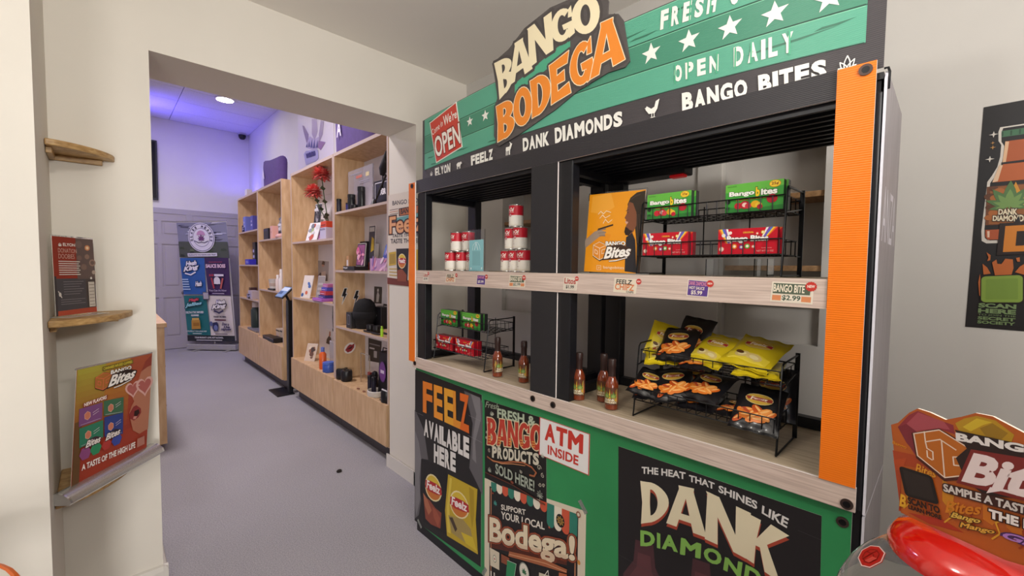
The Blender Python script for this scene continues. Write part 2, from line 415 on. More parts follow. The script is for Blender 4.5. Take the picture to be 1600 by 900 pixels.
# rear double door
DP = mat('#aaa4ae', 0.45, name='grey door paint'); DTR = mat('#a8a3ad', 0.45, name='grey door trim')
t_ = M()
t_.box(-0.4, 9.49, 2.38, 2.09, 9.53, 2.47, DTR).box(1.10, 9.485, 0, 1.19, 9.53, 2.38, DTR).box(1.98, 9.49, 0, 2.09, 9.53, 2.38, DTR).box(0.28, 9.49, 0, 0.36, 9.53, 2.38, DTR)
struct('trim_2', t_)
def door(name, x0, x1):
    d = M(); y0, y1 = 9.50, 9.53; W = x1-x0
    cols = [(x0+0.12*W, x0+0.46*W), (x0+0.54*W, x0+0.88*W)]; rows = [(0.22, 0.92), (1.1, 1.85), (2.0, 2.25)]
    d.box(x0, y0+0.014, 0.01, x1, y1, 2.38, DP)
    xs = [x0, cols[0][0], cols[0][1], cols[1][0], cols[1][1], x1]
    for a, b in ((0, 1), (2, 3), (4, 5)): d.box(xs[a], y0, 0.01, xs[b], y0+0.014, 2.38, DP)
    zs = [0.01, 0.22, 0.92, 1.1, 1.85, 2.0, 2.25, 2.38]
    for a in (0, 2, 4, 6):
        for (c0, c1) in cols: d.box(c0, y0, zs[a], c1, y0+0.014, zs[a+1], DP)
    o = struct(name, d)
    for (c0, c1) in cols:
        for (r0, r1) in rows:
            M().box(c0+0.035, y0+0.004, r0+0.035, c1-0.035, y0+0.0138, r1-0.035, DP).build('panel', o, bevel=0.004)
    return o
d1 = door('door_1', 0.36, 1.10); d2 = door('door_2', 1.19, 1.98)
M().lathe([(0.0, -0.0), (0.022, 0.002), (0.028, 0.02), (0.02, 0.035), (0.008, 0.04), (0.008, 0.06)], (0, 0, 0), mat('#77737d', 0.3, 0.9), 12).build('door_knob', None, smooth=True, loc=(0, 0, 0))
kn = bpy.data.objects['door_knob']; kn.parent = d1
kn.location = Vector((1.03, 9.44, 1.0))-d1.location; kn.rotation_euler = (-math.pi/2, 0, 0)
for z in (0.3, 1.2, 2.15):
    M().tube([(0.372, 9.497, z-0.05), (0.372, 9.497, z+0.05)], 0.008, mat('#77737d', 0.3, 0.9), 6).build('hinge', d1)
# recessed downlight, camera, dark screen
dl = thing('downlight', 'round white downlight lit in the back room ceiling', 'ceiling light', (1.40, 7.72, 3.985))
M().lathe([(0.11, 0), (0.125, 0), (0.125, 0.012), (0.11, 0.014)], (1.40, 7.72, 3.985), mat('#e8e6ea', 0.4), 24).build('trim_ring', dl, smooth=True)
M().lathe([(0.0, 0.0), (0.11, 0.0), (0.11, 0.01)], (1.40, 7.72, 3.984), mat('#fff6ea', 0.5, emit=30), 24).build('diffuser', dl)
sc_ = thing('security_camera', 'small black dome security camera in the ceiling corner of the back room', 'camera', (1.98, 9.45, 3.9))
M().box(1.92, 9.42, 3.965, 2.04, 9.53, 3.999, mat('#c9c4d4', 0.5)).build('bracket', sc_, bevel=0.004)
M().lathe([(0.0, -0.075), (0.035, -0.065), (0.058, -0.035), (0.065, 0.0), (0.065, 0.012)], (1.98, 9.46, 3.954), mat('#17151d', 0.25), 16).build('dome', sc_, smooth=True)
tv = thing('wall_screen', 'dark flat screen on the rear wall above the grey door', 'screen', (0.3, 9.48, 2.6))
M().box(-0.3, 9.47, 2.595, 0.726, 9.50, 3.6, mat('#1b1c26', 0.35)).build('bezel', tv, bevel=0.006)
M().box(-0.27, 9.466, 2.63, 0.70, 9.47, 3.57, mat('#15161f', 0.15)).build('screen', tv)
M().box(0.0, 9.5, 2.9, 0.4, 9.53, 3.3, mat('#1b1c26', 0.35)).build('mount', tv)

# ================================================================== THE DISPLAY STAND
BLK = mat('#131318', 0.42, name='black plastic', noise=0.05, nscale=30)
BLKB = mat('#2f2d31', 0.4, name='black corrugated sheet', bump=0.25, wave='Z', bscale=70)
ORG = mat('#f47a10', 0.38, name='orange corrugated sheet', bump=0.2, wave='Z', bscale=60)
ORE = mat('#f1e6e0', 0.5, name='white sheet edge')
WLK = wood('#bfa99d', '#d0bbae', '#decbbf', 'pale wood print', (8, 1.1, 40), 0.5, 5)
WTOP = wood('#a8977f', '#bba98f', '#c9b8a0', 'pale wood counter', (22, 1.0, 8), 0.5, 5)
GRN = mat('#2f8a51', 0.42, name='green panel', noise=0.08, nscale=5)
GPAN = wood('#7f797c', '#8c8588', '#989194', 'grey wood side panel', (18, 18, 1.2), 0.4, 5)
st = thing('display_stand', 'black two-bay market display stand with orange uprights, pale wood shelf and green front', 'display stand', (1.43, 1.1, 0))
M().box(1.236, 0.2, 1.900, 1.243, 2.031, 1.967, ORE, front=BLKB).build('header_board', st)
for (y0, y1, z0, z1) in ((0.129, 0.1985, 1.003, 1.964), (2.031, 2.096, 0.975, 1.958)):
    M().box(1.229, y0, z0, 1.2355, y1, z1, ORE, front=ORG).build('orange_upright', st)
M().box(1.2365, 1.036, 1.483, 1.243, 1.172, 1.90, ORE, front=mat('#262528', 0.45)).build('centre_upright', st)
M().box(1.2365, 1.030, 1.004, 1.243, 1.164, 1.410, ORE, front=mat('#262528', 0.45)).build('centre_upright', st)
M().box(1.2335, 0.2, 1.411, 1.239, 2.028, 1.482, ORE, front=WLK).build('shelf_fascia', st)
M().box(1.232, 0.128, 0.945, 1.240, 2.06, 1.003, ORE, front=WLK).build('counter_fascia', st)
M().box(1.252, 0.135, 0.055, 1.258, 2.058, 0.935, ORE, front=GRN).build('front_panel', st)
M().box(1.258, 0.132, 0.0, 1.27, 2.055, 0.06, BLK).build('plinth', st)
M().box(1.2525, 0.132, 0.935, 1.27, 2.055, 0.945, BLK).build('shadow_rail', st)
M().box(1.24, 0.13, 1.45, 1.66, 2.04, 1.482, WTOP).build('shelf', st)
M().box(1.241, 0.13, 0.955, 1.66, 2.06, 1.0, WTOP).build('counter_top', st)
UN = [(0.118, 1.048), (1.066, 2.03)]
for (a, b) in UN:
    for y in (a, b-0.075):
        m_ = M()
        for x, dx in ((1.245, 0.045), (1.59, 0.045)):
            M().box(x, y, 0.945, x+dx, y+0.075, 1.90, BLK).build('post', st, bevel=0.004)
            M().box(max(x, 1.262), y, 0, x+dx, y+0.075, 0.945, BLK).build('post', st, bevel=0.004)
    # low rails between the posts
    for y in (a+0.02, b-0.05):
        M().box(1.29, y, 1.001, 1.59, y+0.03, 1.035, BLK).build('side_rail', st)
        M().box(1.29, y, 1.86, 1.59, y+0.03, 1.90, BLK).build('side_rail', st)
    M().box(1.60, a+0.075, 1.001, 1.63, b-0.075, 1.035, BLK).build('back_rail', st)
    # ribbed roof shelf
    rf = M().box(1.244, a, 1.925, 1.645, b, 1.94, BLK).build('roof_shelf', st)
    for k in range(9):
        M().box(1.25+0.044*k, a+0.004, 1.885, 1.262+0.044*k, b-0.004, 1.926, BLK).build('rib', rf)
    for k in range(5):
        y = a+0.1+(b-a-0.2)*k/4
        M().box(1.25, y, 1.905, 1.63, y+0.006, 1.925, BLK).build('cross_rib', rf)
M().box(1.56, 0.70, 1.862, 1.64, 1.02, 1.90, BLK).build('lamp_housing', st, bevel=0.005)
M().box(1.575, 0.708, 1.852, 1.61, 0.765, 1.8625, mat('#c0181c', 0.3, emit=0.25)).build('red_lens', st, bevel=0.004)
# side panel at the right end, with a white edge, lettering and a strap at the top
sp = M(); sp.prism([(1.246, 0.1165, 0.94), (1.63, 0.1165, 0.94), (1.63, 0.1165, 1.945), (1.262, 0.1165, 1.945), (1.246, 0.1165, 1.925)], (0, -0.005, 0), GPAN, side=mat('#dcdbe4', 0.4))
spo = sp.build('side_panel', st)
pr = P((0, 0.1115, 0), (1, 0, 0), (0, 0, 1), rough=0.4); pr.text('ANZA', (1.285, 1.572, 1.585, 1.70), '#c9c4cc', 0.0); pr.build('side_lettering', spo)
M().prism([(1.246, 0.1165, 0.02), (1.63, 0.1165, 0.02), (1.63, 0.1165, 0.935), (1.246, 0.1165, 0.935)], (0, -0.005, 0), GPAN, side=mat('#c9c8d0', 0.4)).build('side_panel', st)
M().tube([(1.258, 0.110, 1.905), (1.258, 0.1095, 1.942), (1.256, 0.112, 1.951), (1.256, 0.119, 1.951)], 0.0025, BLK, 6).build('strap', st)
GR_ = mat('#4a3b36', 0.35, 0.6)
def grom(yz, x):
    y, z = yz
    m_ = M()
    for (r, d, c) in ((0.0125, 0.003, GR_), (0.0075, 0.0034, mat('#0b0a0c', 0.3, 0.3))):
        m_.add([(x-d, y+r*math.cos(t*math.pi/8), z+r*math.sin(t*math.pi/8)) for t in range(16)]+[(x, y+r*math.cos(t*math.pi/8), z+r*math.sin(t*math.pi/8)) for t in range(16)], [tuple(range(16))]+[(i, (i+1) % 16, 16+(i+1) % 16, 16+i) for i in range(16)], c)
    m_.build('fixing_bolt', st)
for yz in ((0.1475, 1.948), (2.060, 1.941)): grom(yz, 1.229)
for yz in ((1.037, 0.977), (1.143, 0.977), (0.1435, 0.960), (2.036, 0.969)): grom(yz, 1.232)
for yz in ((0.152, 0.905),): grom(yz, 1.252)

# ---------------------------------------------------------------- arched header sign
sg = thing('header_sign', 'arched green plank header sign reading open daily on top of the stand', 'sign', (1.25, 1.05, 1.96))
def arc(y): return -0.034*((y-1.05)/0.92)**2
Y0, Y1 = 0.119, 1.978
ys = [Y0+(Y1-Y0)*i/32 for i in range(33)]
def strip(mm, z0, z1, x0, x1, m, ya=Y0, yb=Y1, flat0=False):
    yy = [ya+(yb-ya)*i/32 for i in range(33)]
    V = []
    for y in yy:
        lo = z0 if flat0 else z0+arc(y); hi = z1+arc(y)
        V += [(x0, y, lo), (x0, y, hi), (x1, y, lo), (x1, y, hi)]
    F = []
    for i in range(32):
        a, b = 4*i, 4*i+4
        F += [(a, a+1, b+1, b), (a+2, b+2, b+3, a+3), (a+1, a+3, b+3, b+1), (a, b, b+2, a+2)]
    F += [(0, 2, 3, 1), (128, 129, 131, 130)]
    return mm.add(V, F, m)
PG = [mat('#5aa58a', 0.36, bump=0.2, wave='Z', bscale=70, name='light green plank print'), mat('#478a70', 0.36, bump=0.2, wave='Z', bscale=70, name='mid green plank print')]
DKB = mat('#454144', 0.38, bump=0.25, wave='Z', bscale=70, name='charcoal band print')
strip(M(), 1.95, 2.309, 1.2435, 1.2475, DKB, flat0=True).build('backing_board', sg)
bands = [(2.219, 2.306), (2.130, 2.2175), (2.046, 2.1285)]
for k, (z0, z1) in enumerate(bands):
    pl = strip(M(), z0, z1, 1.2425, 1.2436, PG[k % 2] if k != 2 else PG[0], 0.152, 1.958).build('plank', sg)
pr = P((1.2425, 0, 0), rough=0.42, gap=0.00004)
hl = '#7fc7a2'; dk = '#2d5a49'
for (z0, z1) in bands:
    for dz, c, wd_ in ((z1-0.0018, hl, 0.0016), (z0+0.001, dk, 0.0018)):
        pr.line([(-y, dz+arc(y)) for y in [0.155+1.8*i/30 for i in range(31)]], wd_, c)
# rough brush ends and wood grain on the planks
for (y, z, L) in ((1.90, 2.25, .12), (1.86, 2.18, .1), (1.93, 2.10, .07), (1.72, 2.165, .08), (1.68, 2.075, .1), (0.40, 2.085, .2), (0.25, 2.10, .08), (1.93, 2.285, .1), (0.85, 2.25, .16), (1.45, 2.06, .1), (0.75, 2.235, .1), (0.62, 2.275, .08), (1.9, 2.06, .06)):
    pr.poly([(-y, z+arc(y)), (-y+L*.6, z+arc(y)-.002), (-y+L, z+arc(y)+.003), (-y+L*.5, z+arc(y)+.0035), (-y+L*.2, z+arc(y)+.005)], '#376f59')
wh = '#eceae2'
for c, r in (((-0.6725, 2.171), .0325), ((-0.5545, 2.166), .0325), ((-0.4424, 2.16), .0325), ((-0.3352, 2.152), .0325), ((-0.2228, 2.142), .0325), ((-1.464, 2.176), .026), ((-1.574, 2.176), .024)):
    pr.poly(star(c[0], c[1], r, 0.42, rot=92), wh)
def stencil(pr, t, q, c, bold=0.012):
    pr.letters(t, q, c, .05, .3)
stencil(pr, 'OPEN', ((-0.5993, 2.059), (-0.4639, 2.052), (-0.4641, 2.098), (-0.6034, 2.108)), wh, 0.06)
stencil(pr, 'DAILY', ((-0.4338, 2.05), (-0.2857, 2.042), (-0.2875, 2.092), (-0.4355, 2.102)), wh, 0.03)
stencil(pr, 'FRESH', ((-0.6493, 2.23), (-0.477, 2.217), (-0.4719, 2.269), (-0.6476, 2.287)), wh, 0.03)
stencil(pr, 'O', ((-0.4489, 2.217), (-0.4154, 2.213), (-0.4154, 2.265), (-0.4476, 2.269)), wh, 0.03)
for (a, b) in (((-0.593, 2.111), (-0.5924, 2.056)), ((-0.5545, 2.108), (-0.5529, 2.054)), ((-0.4259, 2.099), (-0.425, 2.046)), ((-0.387, 2.098), (-0.3865, 2.046)), ((-0.4733, 2.104), (-0.4729, 2.048)), ((-0.3003, 2.097), (-0.2989, 2.039)), ((-0.6113, 2.281), (-0.6121, 2.222)), ((-0.5523, 2.276), (-0.5544, 2.217)), ((-0.4946, 2.265), (-0.4951, 2.209)), ((-0.5826, 2.279), (-0.5818, 2.22))):
    pr.line([a, b], 0.004, '#4fb087')
# bottom band lettering, its feet tucked behind the stand's black header
pr.letters('BANGO', ((-0.5688, 1.962), (-0.3885, 1.961), (-0.3934, 2.009), (-0.5721, 2.02)), wh, .055, .1)
pr.letters('BITES', ((-0.3661, 1.959), (-0.2191, 1.957), (-0.2208, 2.002), (-0.3697, 2.008)), wh, .055, .1)
pr.letters('DANK', ((-1.226, 1.973), (-1.082, 1.971), (-1.083, 2.024), (-1.229, 2.026)), wh, .055, .1)
pr.letters('DIAMONDS', ((-1.056, 1.971), (-0.7647, 1.971), (-0.766, 2.02), (-1.06, 2.029)), wh, .055, .1)
pr.letters('FEELZ', ((-1.561, 1.971), (-1.406, 1.973), (-1.407, 2.02), (-1.564, 2.016)), wh, .055, .1)
pr.letters('ELYON', ((-1.854, 1.96), (-1.721, 1.964), (-1.721, 2.011), (-1.858, 2.006)), wh, .055, .1)
# sheep, goat, hen and leaf marks
def sheep(c, s):
    x, y = c
    pr.poly(ell(x, y, .020*s, .012*s, 14), wh); pr.poly(ell(x+.019*s, y+.006*s, .008*s, .007*s, 10), wh); pr.poly([(x+.02*s, y+.008*s), (x+.031*s, y+.002*s), (x+.022*s, y-.001*s)], wh)
    for dx in (-.014, -.008, .008, .014): pr.rect(x+dx*s-.002*s, y-.024*s, x+dx*s+.002*s, y, wh)
def goat(c, s):
    x, y = c
    pr.poly([(x-.018*s, y), (x-.016*s, y+.012*s), (x+.006*s, y+.012*s), (x+.012*s, y+.024*s), (x+.024*s, y+.022*s), (x+.014*s, y+.0*s), (x+.01*s, y-.005*s), (x-.014*s, y-.006*s)], wh)
    pr.poly([(x+.012*s, y+.022*s), (x+.004*s, y+.034*s), (x+.018*s, y+.024*s)], wh)
    for dx in (-.014, -.006, .004, .009): pr.rect(x+dx*s-.002*s, y-.024*s, x+dx*s+.002*s, y, wh)
def hen(c, s):
    x, y = c
    pr.poly([(x-.022*s, y+.014*s), (x-.026*s, y+.004*s), (x-.014*s, y-.012*s), (x+.006*s, y-.014*s), (x+.014*s, y-.002*s), (x+.02*s, y+.026*s), (x+.008*s, y+.022*s), (x+.004*s, y+.006*s), (x-.006*s, y+.002*s)], wh)
    pr.poly([(x-.02*s, y+.012*s), (x-.029*s, y+.008*s), (x-.022*s, y+.005*s)], wh)
    for dx in (-.004, .004): pr.rect(x+dx*s-.0012*s, y-.026*s, x+dx*s+.0012*s, y-.01*s, wh)
    pr.poly([(x-.01*s, y-.024*s), (x-.004*s, y-.026*s), (x+.01*s, y-.026*s), (x+.004*s, y-.024*s)], wh)
hen((-0.6593, 1.997), 1.0); goat((-1.309, 1.997), 0.95); sheep((-1.654, 1.992), 0.85)
c = (-1.887, 1.98); pr.leaf(c[0], c[1]-.006, .022, wh, line=.0016, n=5)
c = (-0.1827, 1.964); pr.leaf(c[0], c[1]-.004, .034, wh, line=.0022, n=5)
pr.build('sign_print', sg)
# red corner plate
op = thing('open_plate', 'red Come in We are Open plate at the left end of the header sign', 'sign', (1.2405, 1.82, 2.08))
q = [(-1.908, 2.248), (-1.678, 2.294), (-1.629, 2.07), (-1.847, 2.031)]
def inset(q, k):
    c = sum((Vector(p) for p in q), Vector((0, 0)))/len(q); return [tuple(c+(Vector(p)-c)*k) for p in q]
M().prism([(1.2425, -p[0], p[1]) for p in q], (-0.002, 0, 0), mat('#e9e2d8', 0.4)).build('plate', op)
pr = P((1.2404, 0, 0), rough=0.4)
pr.poly(inset(q, .955), '#c9402f')
pr.text('OPEN', ((-1.847, 2.056), (-1.64, 2.09), (-1.654, 2.19), (-1.87, 2.162)), '#f1ece2', 0.02, out=((.05, '#8e2a20'),))
pr.text("We're", ((-1.776, 2.201), (-1.671, 2.217), (-1.678, 2.259), (-1.788, 2.253)), '#f1ece2', 0.02, shear=.15)
pr.text('Come in', ((-1.878, 2.177), (-1.787, 2.206), (-1.795, 2.237), (-1.894, 2.206)), '#f1ece2', 0.0, shear=.2)
pr.build('plate_print', op)
# logo board
lg = thing('logo_board', 'cut-out Bango Bodega lettering board in cream and orange on the header sign', 'sign', (1.23, 1.1, 2.1))
LET = [('B', ((-1.363, 2.216), (-1.278, 2.258), (-1.285, 2.38), (-1.399, 2.38)), 0), ('A', ((-1.3, 2.258), (-1.179, 2.282), (-1.205, 2.423), (-1.298, 2.413)), 0), ('N', ((-1.186, 2.293), (-1.066, 2.32), (-1.083, 2.462), (-1.201, 2.445)), 0), ('G', ((-1.072, 2.336), (-0.9645, 2.333), (-0.9844, 2.449), (-1.083, 2.451)), 0), ('O', ((-0.9723, 2.337), (-0.8626, 2.309), (-0.8693, 2.438), (-0.9826, 2.457)), 0),
 ('B', ((-1.371, 2.04), (-1.269, 2.059), (-1.274, 2.205), (-1.383, 2.193)), 1), ('O', ((-1.27, 2.077), (-1.171, 2.083), (-1.185, 2.226), (-1.277, 2.22)), 1), ('D', ((-1.169, 2.092), (-1.076, 2.114), (-1.083, 2.248), (-1.183, 2.239)), 1), ('E', ((-1.07, 2.118), (-0.9794, 2.141), (-0.9904, 2.285), (-1.084, 2.266)), 1), ('G', ((-0.9797, 2.153), (-0.8815, 2.152), (-0.8959, 2.307), (-0.9864, 2.281)), 1), ('A', ((-0.8887, 2.159), (-0.7671, 2.179), (-0.7884, 2.327), (-0.877, 2.329)), 1)]
out = [(-1.413, 2.384), (-1.313, 2.408), (-1.221, 2.458), (-1.114, 2.476), (-1.087, 2.481), (-0.9907, 2.471), (-0.9252, 2.478), (-0.8628, 2.454), (-0.8292, 2.394), (-0.8306, 2.351), (-0.7894, 2.336), (-0.7705, 2.308), (-0.7435, 2.17), (-0.761, 2.156), (-0.8257, 2.159), (-0.9543, 2.134), (-1.053, 2.096), (-1.244, 2.045), (-1.367, 2.021), (-1.399, 2.071), (-1.397, 2.198), (-1.377, 2.229)]
GR2 = mat('#55504f', 0.45, bump=0.2, wave='Z', bscale=70, name='charcoal logo board')
M().prism([(1.2425, -p[0], p[1]) for p in out], (-0.006, 0, 0), GR2).build('logo_backing', lg)
pr = P((1.2364, 0, 0), rough=0.42)
pr.poly([(-1.272, 2.256), (-1.2, 2.276), (-1.047, 2.321), (-0.9875, 2.327), (-0.9864, 2.281), (-1.088, 2.261), (-1.176, 2.236), (-1.272, 2.217)], '#4fa583')
for L, q, k in LET: pr.blk(L, q, None, out=((.012, '#4a4544'),))
for L, q, k in LET: pr.blk(L, q, '#f0e3bf' if k == 0 else '#e98a30', out=() if k == 0 else ((.003, '#f3e0bd'),))
pr.build('logo_lettering', lg)

# ================================================================== POSTERS ON THE FRONT PANEL
def sheet(name, label, cat, q, x, col, th=0.0006, group=None):
    # a paper sheet given by its corner points (u, z) on a plane x = const facing -x; returns (thing, print, corners)
    c = sum((Vector(p) for p in q), Vector((0, 0)))/len(q)
    o = thing(name, label, cat, (x, -c.x, min(p[1] for p in q)), group)
    M().prism([(x, -p[0], p[1]) for p in q], (-th, 0, 0), mat(col, 0.4), side=mat('#d8d2c8', 0.5)).build('paper', o)
    return o, P((x-th, 0, 0), rough=0.4)
def bil(q, a, b):
    BL, BR, TR, TL = [Vector(p) for p in q]; return tuple((BL*(1-a)+BR*a)*(1-b)+(TL*(1-a)+TR*a)*b)
def tape(o, c, ang, L=0.05, w=0.018, x=1.2505):
    A = math.radians(ang); d = (math.cos(A)*L/2, math.sin(A)*L/2); n_ = (-math.sin(A)*w/2, math.cos(A)*w/2)
    pts = [(c[0]+s*d[0]+t*n_[0], c[1]+s*d[1]+t*n_[1]) for s, t in ((-1, -1), (1, -1), (1, 1), (-1, 1))]
    M().prism([(x, -p[0], p[1]) for p in pts], (-0.0004, 0, 0), mat('#cfd3cc', 0.25, trans=0.75)).build('tape', o)
XP = 1.2518
# ---- FEELZ
q = [(-2.071, 0.0503), (-1.481, 0.0873), (-1.484, 0.9109), (-2.065, 0.9257)]
o, pr = sheet('feelz_poster', 'black Feelz available here poster at the left end of the stand front', 'poster', q, XP, '#1d1b1c')
g1, g2 = '#5d5a5d', '#7b787b'
pr.poly([(-1.619, 0.9015), (-1.498, 0.8947), (-1.478, 0.8719), (-1.475, 0.6679), (-1.472, 0.4343), (-1.519, 0.4837), (-1.573, 0.5328), (-1.562, 0.6404), (-1.549, 0.7584), (-1.586, 0.8402)], g1)
pr.poly([(-1.565, 0.8964), (-1.498, 0.8947), (-1.488, 0.7973), (-1.53, 0.6731), (-1.52, 0.5743), (-1.551, 0.5867), (-1.545, 0.7028), (-1.523, 0.8105)], g2)
pr.poly([(-2.071, 0.6955), (-2.027, 0.6601), (-1.974, 0.602), (-1.931, 0.4517), (-1.997, 0.436), (-2.007, 0.3392), (-1.997, 0.2223), (-2.026, 0.102), (-2.068, 0.0627), (-2.068, 0.412)], g1)
pr.poly([(-2.066, 0.5754), (-2.026, 0.52), (-2.002, 0.4344), (-2.021, 0.3204), (-2.011, 0.203), (-2.051, 0.0843), (-2.066, 0.1395)], g2)
# bags printed on the poster
pr.poly([(-2.002, 0.4317), (-1.757, 0.4654), (-1.748, 0.323), (-1.771, 0.1104), (-1.982, 0.0835), (-2.011, 0.2434)], '#141213')
pr.poly([(-1.978, 0.2301), (-1.919, 0.2341), (-1.863, 0.2122), (-1.804, 0.2094), (-1.814, 0.1209), (-1.903, 0.1035), (-1.958, 0.1115)], '#8b4230')
pr.poly([(-1.982, 0.2481), (-1.942, 0.2312), (-1.896, 0.1849), (-1.926, 0.1458), (-1.963, 0.1827)], '#b06a4c')
pr.poly([(-1.889, 0.2073), (-1.858, 0.2038), (-1.814, 0.1755), (-1.836, 0.1211), (-1.876, 0.1547)], '#a1533c')
pr.poly([(-1.746, 0.4395), (-1.51, 0.453), (-1.521, 0.3), (-1.503, 0.1382), (-1.754, 0.1108), (-1.772, 0.2381)], '#c0a327')
pr.poly([(-1.732, 0.4276), (-1.712, 0.4302), (-1.735, 0.2787), (-1.722, 0.1362), (-1.75, 0.1327), (-1.756, 0.2577)], '#d9c04a')
pr.poly([(-1.743, 0.2258), (-1.617, 0.2571), (-1.558, 0.2369), (-1.543, 0.1857), (-1.597, 0.1475), (-1.714, 0.1462)], '#a58f54')
pr.poly([(-1.735, 0.217), (-1.706, 0.2295), (-1.666, 0.1866), (-1.682, 0.1648)], '#4b3a2a')
pr.poly([(-1.635, 0.1865), (-1.543, 0.2031), (-1.51, 0.1496), (-1.597, 0.1475)], '#d2b830')
pr.poly([(-1.573, 0.4403), (-1.536, 0.437), (-1.533, 0.3175), (-1.547, 0.2419), (-1.562, 0.305)], '#a98c1c')
def feelz_oval(pr, q, band='#b2232a', yel='#d8b83a'):
    # q: corner quad of the mark
    pr.poly([bil(q, .5+.56*math.cos(a*math.pi/10), .5+.56*math.sin(a*math.pi/10)) for a in range(20)], '#e8d9a8')
    pr.poly([bil(q, .5+.5*math.cos(a*math.pi/10), .5+.5*math.sin(a*math.pi/10)) for a in range(20)], yel)
    pr.poly([bil(q, .5+.5*math.cos(a*math.pi/10), .5+.5*math.sin(a*math.pi/10)) for a in range(10, 21)], '#c8742c')
    pr.poly([bil(q, a, b) for a, b in ((-.05, .38), (.25, .28), (.75, .28), (1.06, .36), (1.04, .66), (.75, .74), (.25, .74), (-.03, .68))], band)
    pr.text('Feelz', (bil(q, .04, .36), bil(q, .96, .34), bil(q, .96, .7), bil(q, .04, .72)), '#f3e9e4', 0.03, shear=.1)
feelz_oval(pr, [(-1.954, 0.2396), (-1.806, 0.2615), (-1.815, 0.3841), (-1.95, 0.3759)])
feelz_oval(pr, [(-1.723, 0.2445), (-1.576, 0.2706), (-1.585, 0.3865), (-1.72, 0.3736)])
# lettering with a yellow to orange run, one colour per letter
for t, a, c in (('F', 0, '#e07b22'), ('E', .265, '#e8932a'), ('E', .5, '#e3a02e'), ('L', .71, '#dc8d2a'), ('Z', .84, '#d8661f')):
    wd = {'F': .23, 'E': .2, 'L': .14, 'Z': .2}[t]
    if t == 'L': a, wd = .69, .17
    if t == 'Z': a, wd = .82, .19
    QF = [(-1.983, 0.7043), (-1.575, 0.7029), (-1.583, 0.8867), (-1.984, 0.8767)]
    pr.text(t, (bil(QF, a, 0), bil(QF, a+wd, 0), bil(QF, a+wd, 1), bil(QF, a, 1)), c, 0.035)
pr.letters('AVAILABLE', ((-1.974, 0.5757), (-1.57, 0.5778), (-1.571, 0.6811), (-1.974, 0.6701)), '#dcd8d4', 0.06, .08)
pr.letters('HERE', ((-1.875, 0.4594), (-1.677, 0.4722), (-1.677, 0.5703), (-1.875, 0.5616)), '#dcd8d4', 0.06, .08)
# creases
for a, b in (((-2.066, 0.6833), (-1.979, 0.6859)), ((-1.576, 0.791), (-1.483, 0.7876)), ((-1.584, 0.6911), (-1.479, 0.689))): pr.line([a, b], 0.0012, '#8d8a8d')
pr.build('poster_print', o)
tape(o, (-2.017, 0.0561), -40)
# ---- BANGO PRODUCTS
q = [(-1.457, 0.5295), (-1.078, 0.5368), (-1.087, 0.9029), (-1.464, 0.8947)]
o, pr = sheet('products_poster', 'black poster of ornate lettering reading fresh Bango products sold here', 'poster', q, XP-0.0004, '#191716')
cr = '#cfc8b4'
pr.text('Fresh', ((-1.458, 0.8597), (-1.367, 0.8696), (-1.367, 0.8964), (-1.458, 0.8875)), '#a9b59c', 0, shear=.3)
pr.text('FRESH &', ((-1.375, 0.8314), (-1.144, 0.8567), (-1.145, 0.8976), (-1.376, 0.8763)), '#b3bfa6', 0.03, out=((.03, '#3f4d3d'),))
QB = [(-1.441, 0.6914), (-1.101, 0.7731), (-1.103, 0.8698), (-1.443, 0.8153)]
for i, L in enumerate('BANGO'):
    a0, a1 = i*.2, i*.2+.185
    qq = (bil(QB, a0, 0), bil(QB, a1, 0), bil(QB, a1, 1), bil(QB, a0, 1))
    pr.blk(L, qq, '#b93c2c', out=((.0045, '#d8c6a0'),))
    # lower half in ochre
for i in range(5):
    a0 = i*.2
    for k in range(3): pr.poly([bil(QB, a0+.02, .08+.1*k), bil(QB, a0+.075, .08+.1*k), bil(QB, a0+.075, .13+.1*k), bil(QB, a0+.02, .13+.1*k)], '#d4903f')
pr.letters('PRODUCTS', ((-1.408, 0.6412), (-1.119, 0.7041), (-1.12, 0.7539), (-1.408, 0.6952)), cr, 0.05, .08)
pr.text('SOLD HERE!', ((-1.382, 0.5765), (-1.143, 0.5866), (-1.144, 0.633), (-1.383, 0.6238)), '#a9b0a0', 0.02, out=((.03, '#2c352c'),))
def swash(pts, w, c): pr.line(pts, w, c)
def spiral(c, r0, r1, a0, a1, n=14): return [(c[0]+(r0+(r1-r0)*i/n)*math.cos(math.radians(a0+(a1-a0)*i/n)), c[1]+(r0+(r1-r0)*i/n)*math.sin(math.radians(a0+(a1-a0)*i/n))) for i in range(n+1)]
swash([(-1.438, 0.6348), (-1.397, 0.6284), (-1.331, 0.6436), (-1.268, 0.6695), (-1.209, 0.6856), (-1.161, 0.6838), (-1.135, 0.6697), (-1.146, 0.6508), (-1.171, 0.6464)], .007, '#a5603d')
swash([(-1.41, 0.6302), (-1.344, 0.6347), (-1.268, 0.6599), (-1.197, 0.6769)], .003, '#c98a5c')
for c, r, a in (((-1.119, 0.696), .012, 0), ((-1.099, 0.6704), .010, 90), ((-1.113, 0.6285), .009, 200), ((-1.425, 0.6671), .009, 60), ((-1.44, 0.792), .006, 10), ((-1.4, 0.8441), .006, 100), ((-1.094, 0.6314), .008, 30), ((-1.22, 0.6432), .008, 140), ((-1.445, 0.7489), .006, 220), ((-1.446, 0.7207), .006, 40)):
    pr.line(spiral(c, r, r*.2, a, a+430), .0022, cr)
for c, r in (((-1.41, 0.8367), .017), ((-1.421, 0.5738), .018), ((-1.112, 0.5795), .026), ((-1.101, 0.7472), .014)): pr.leaf(c[0], c[1], r, '#b9bfae', line=.0011)
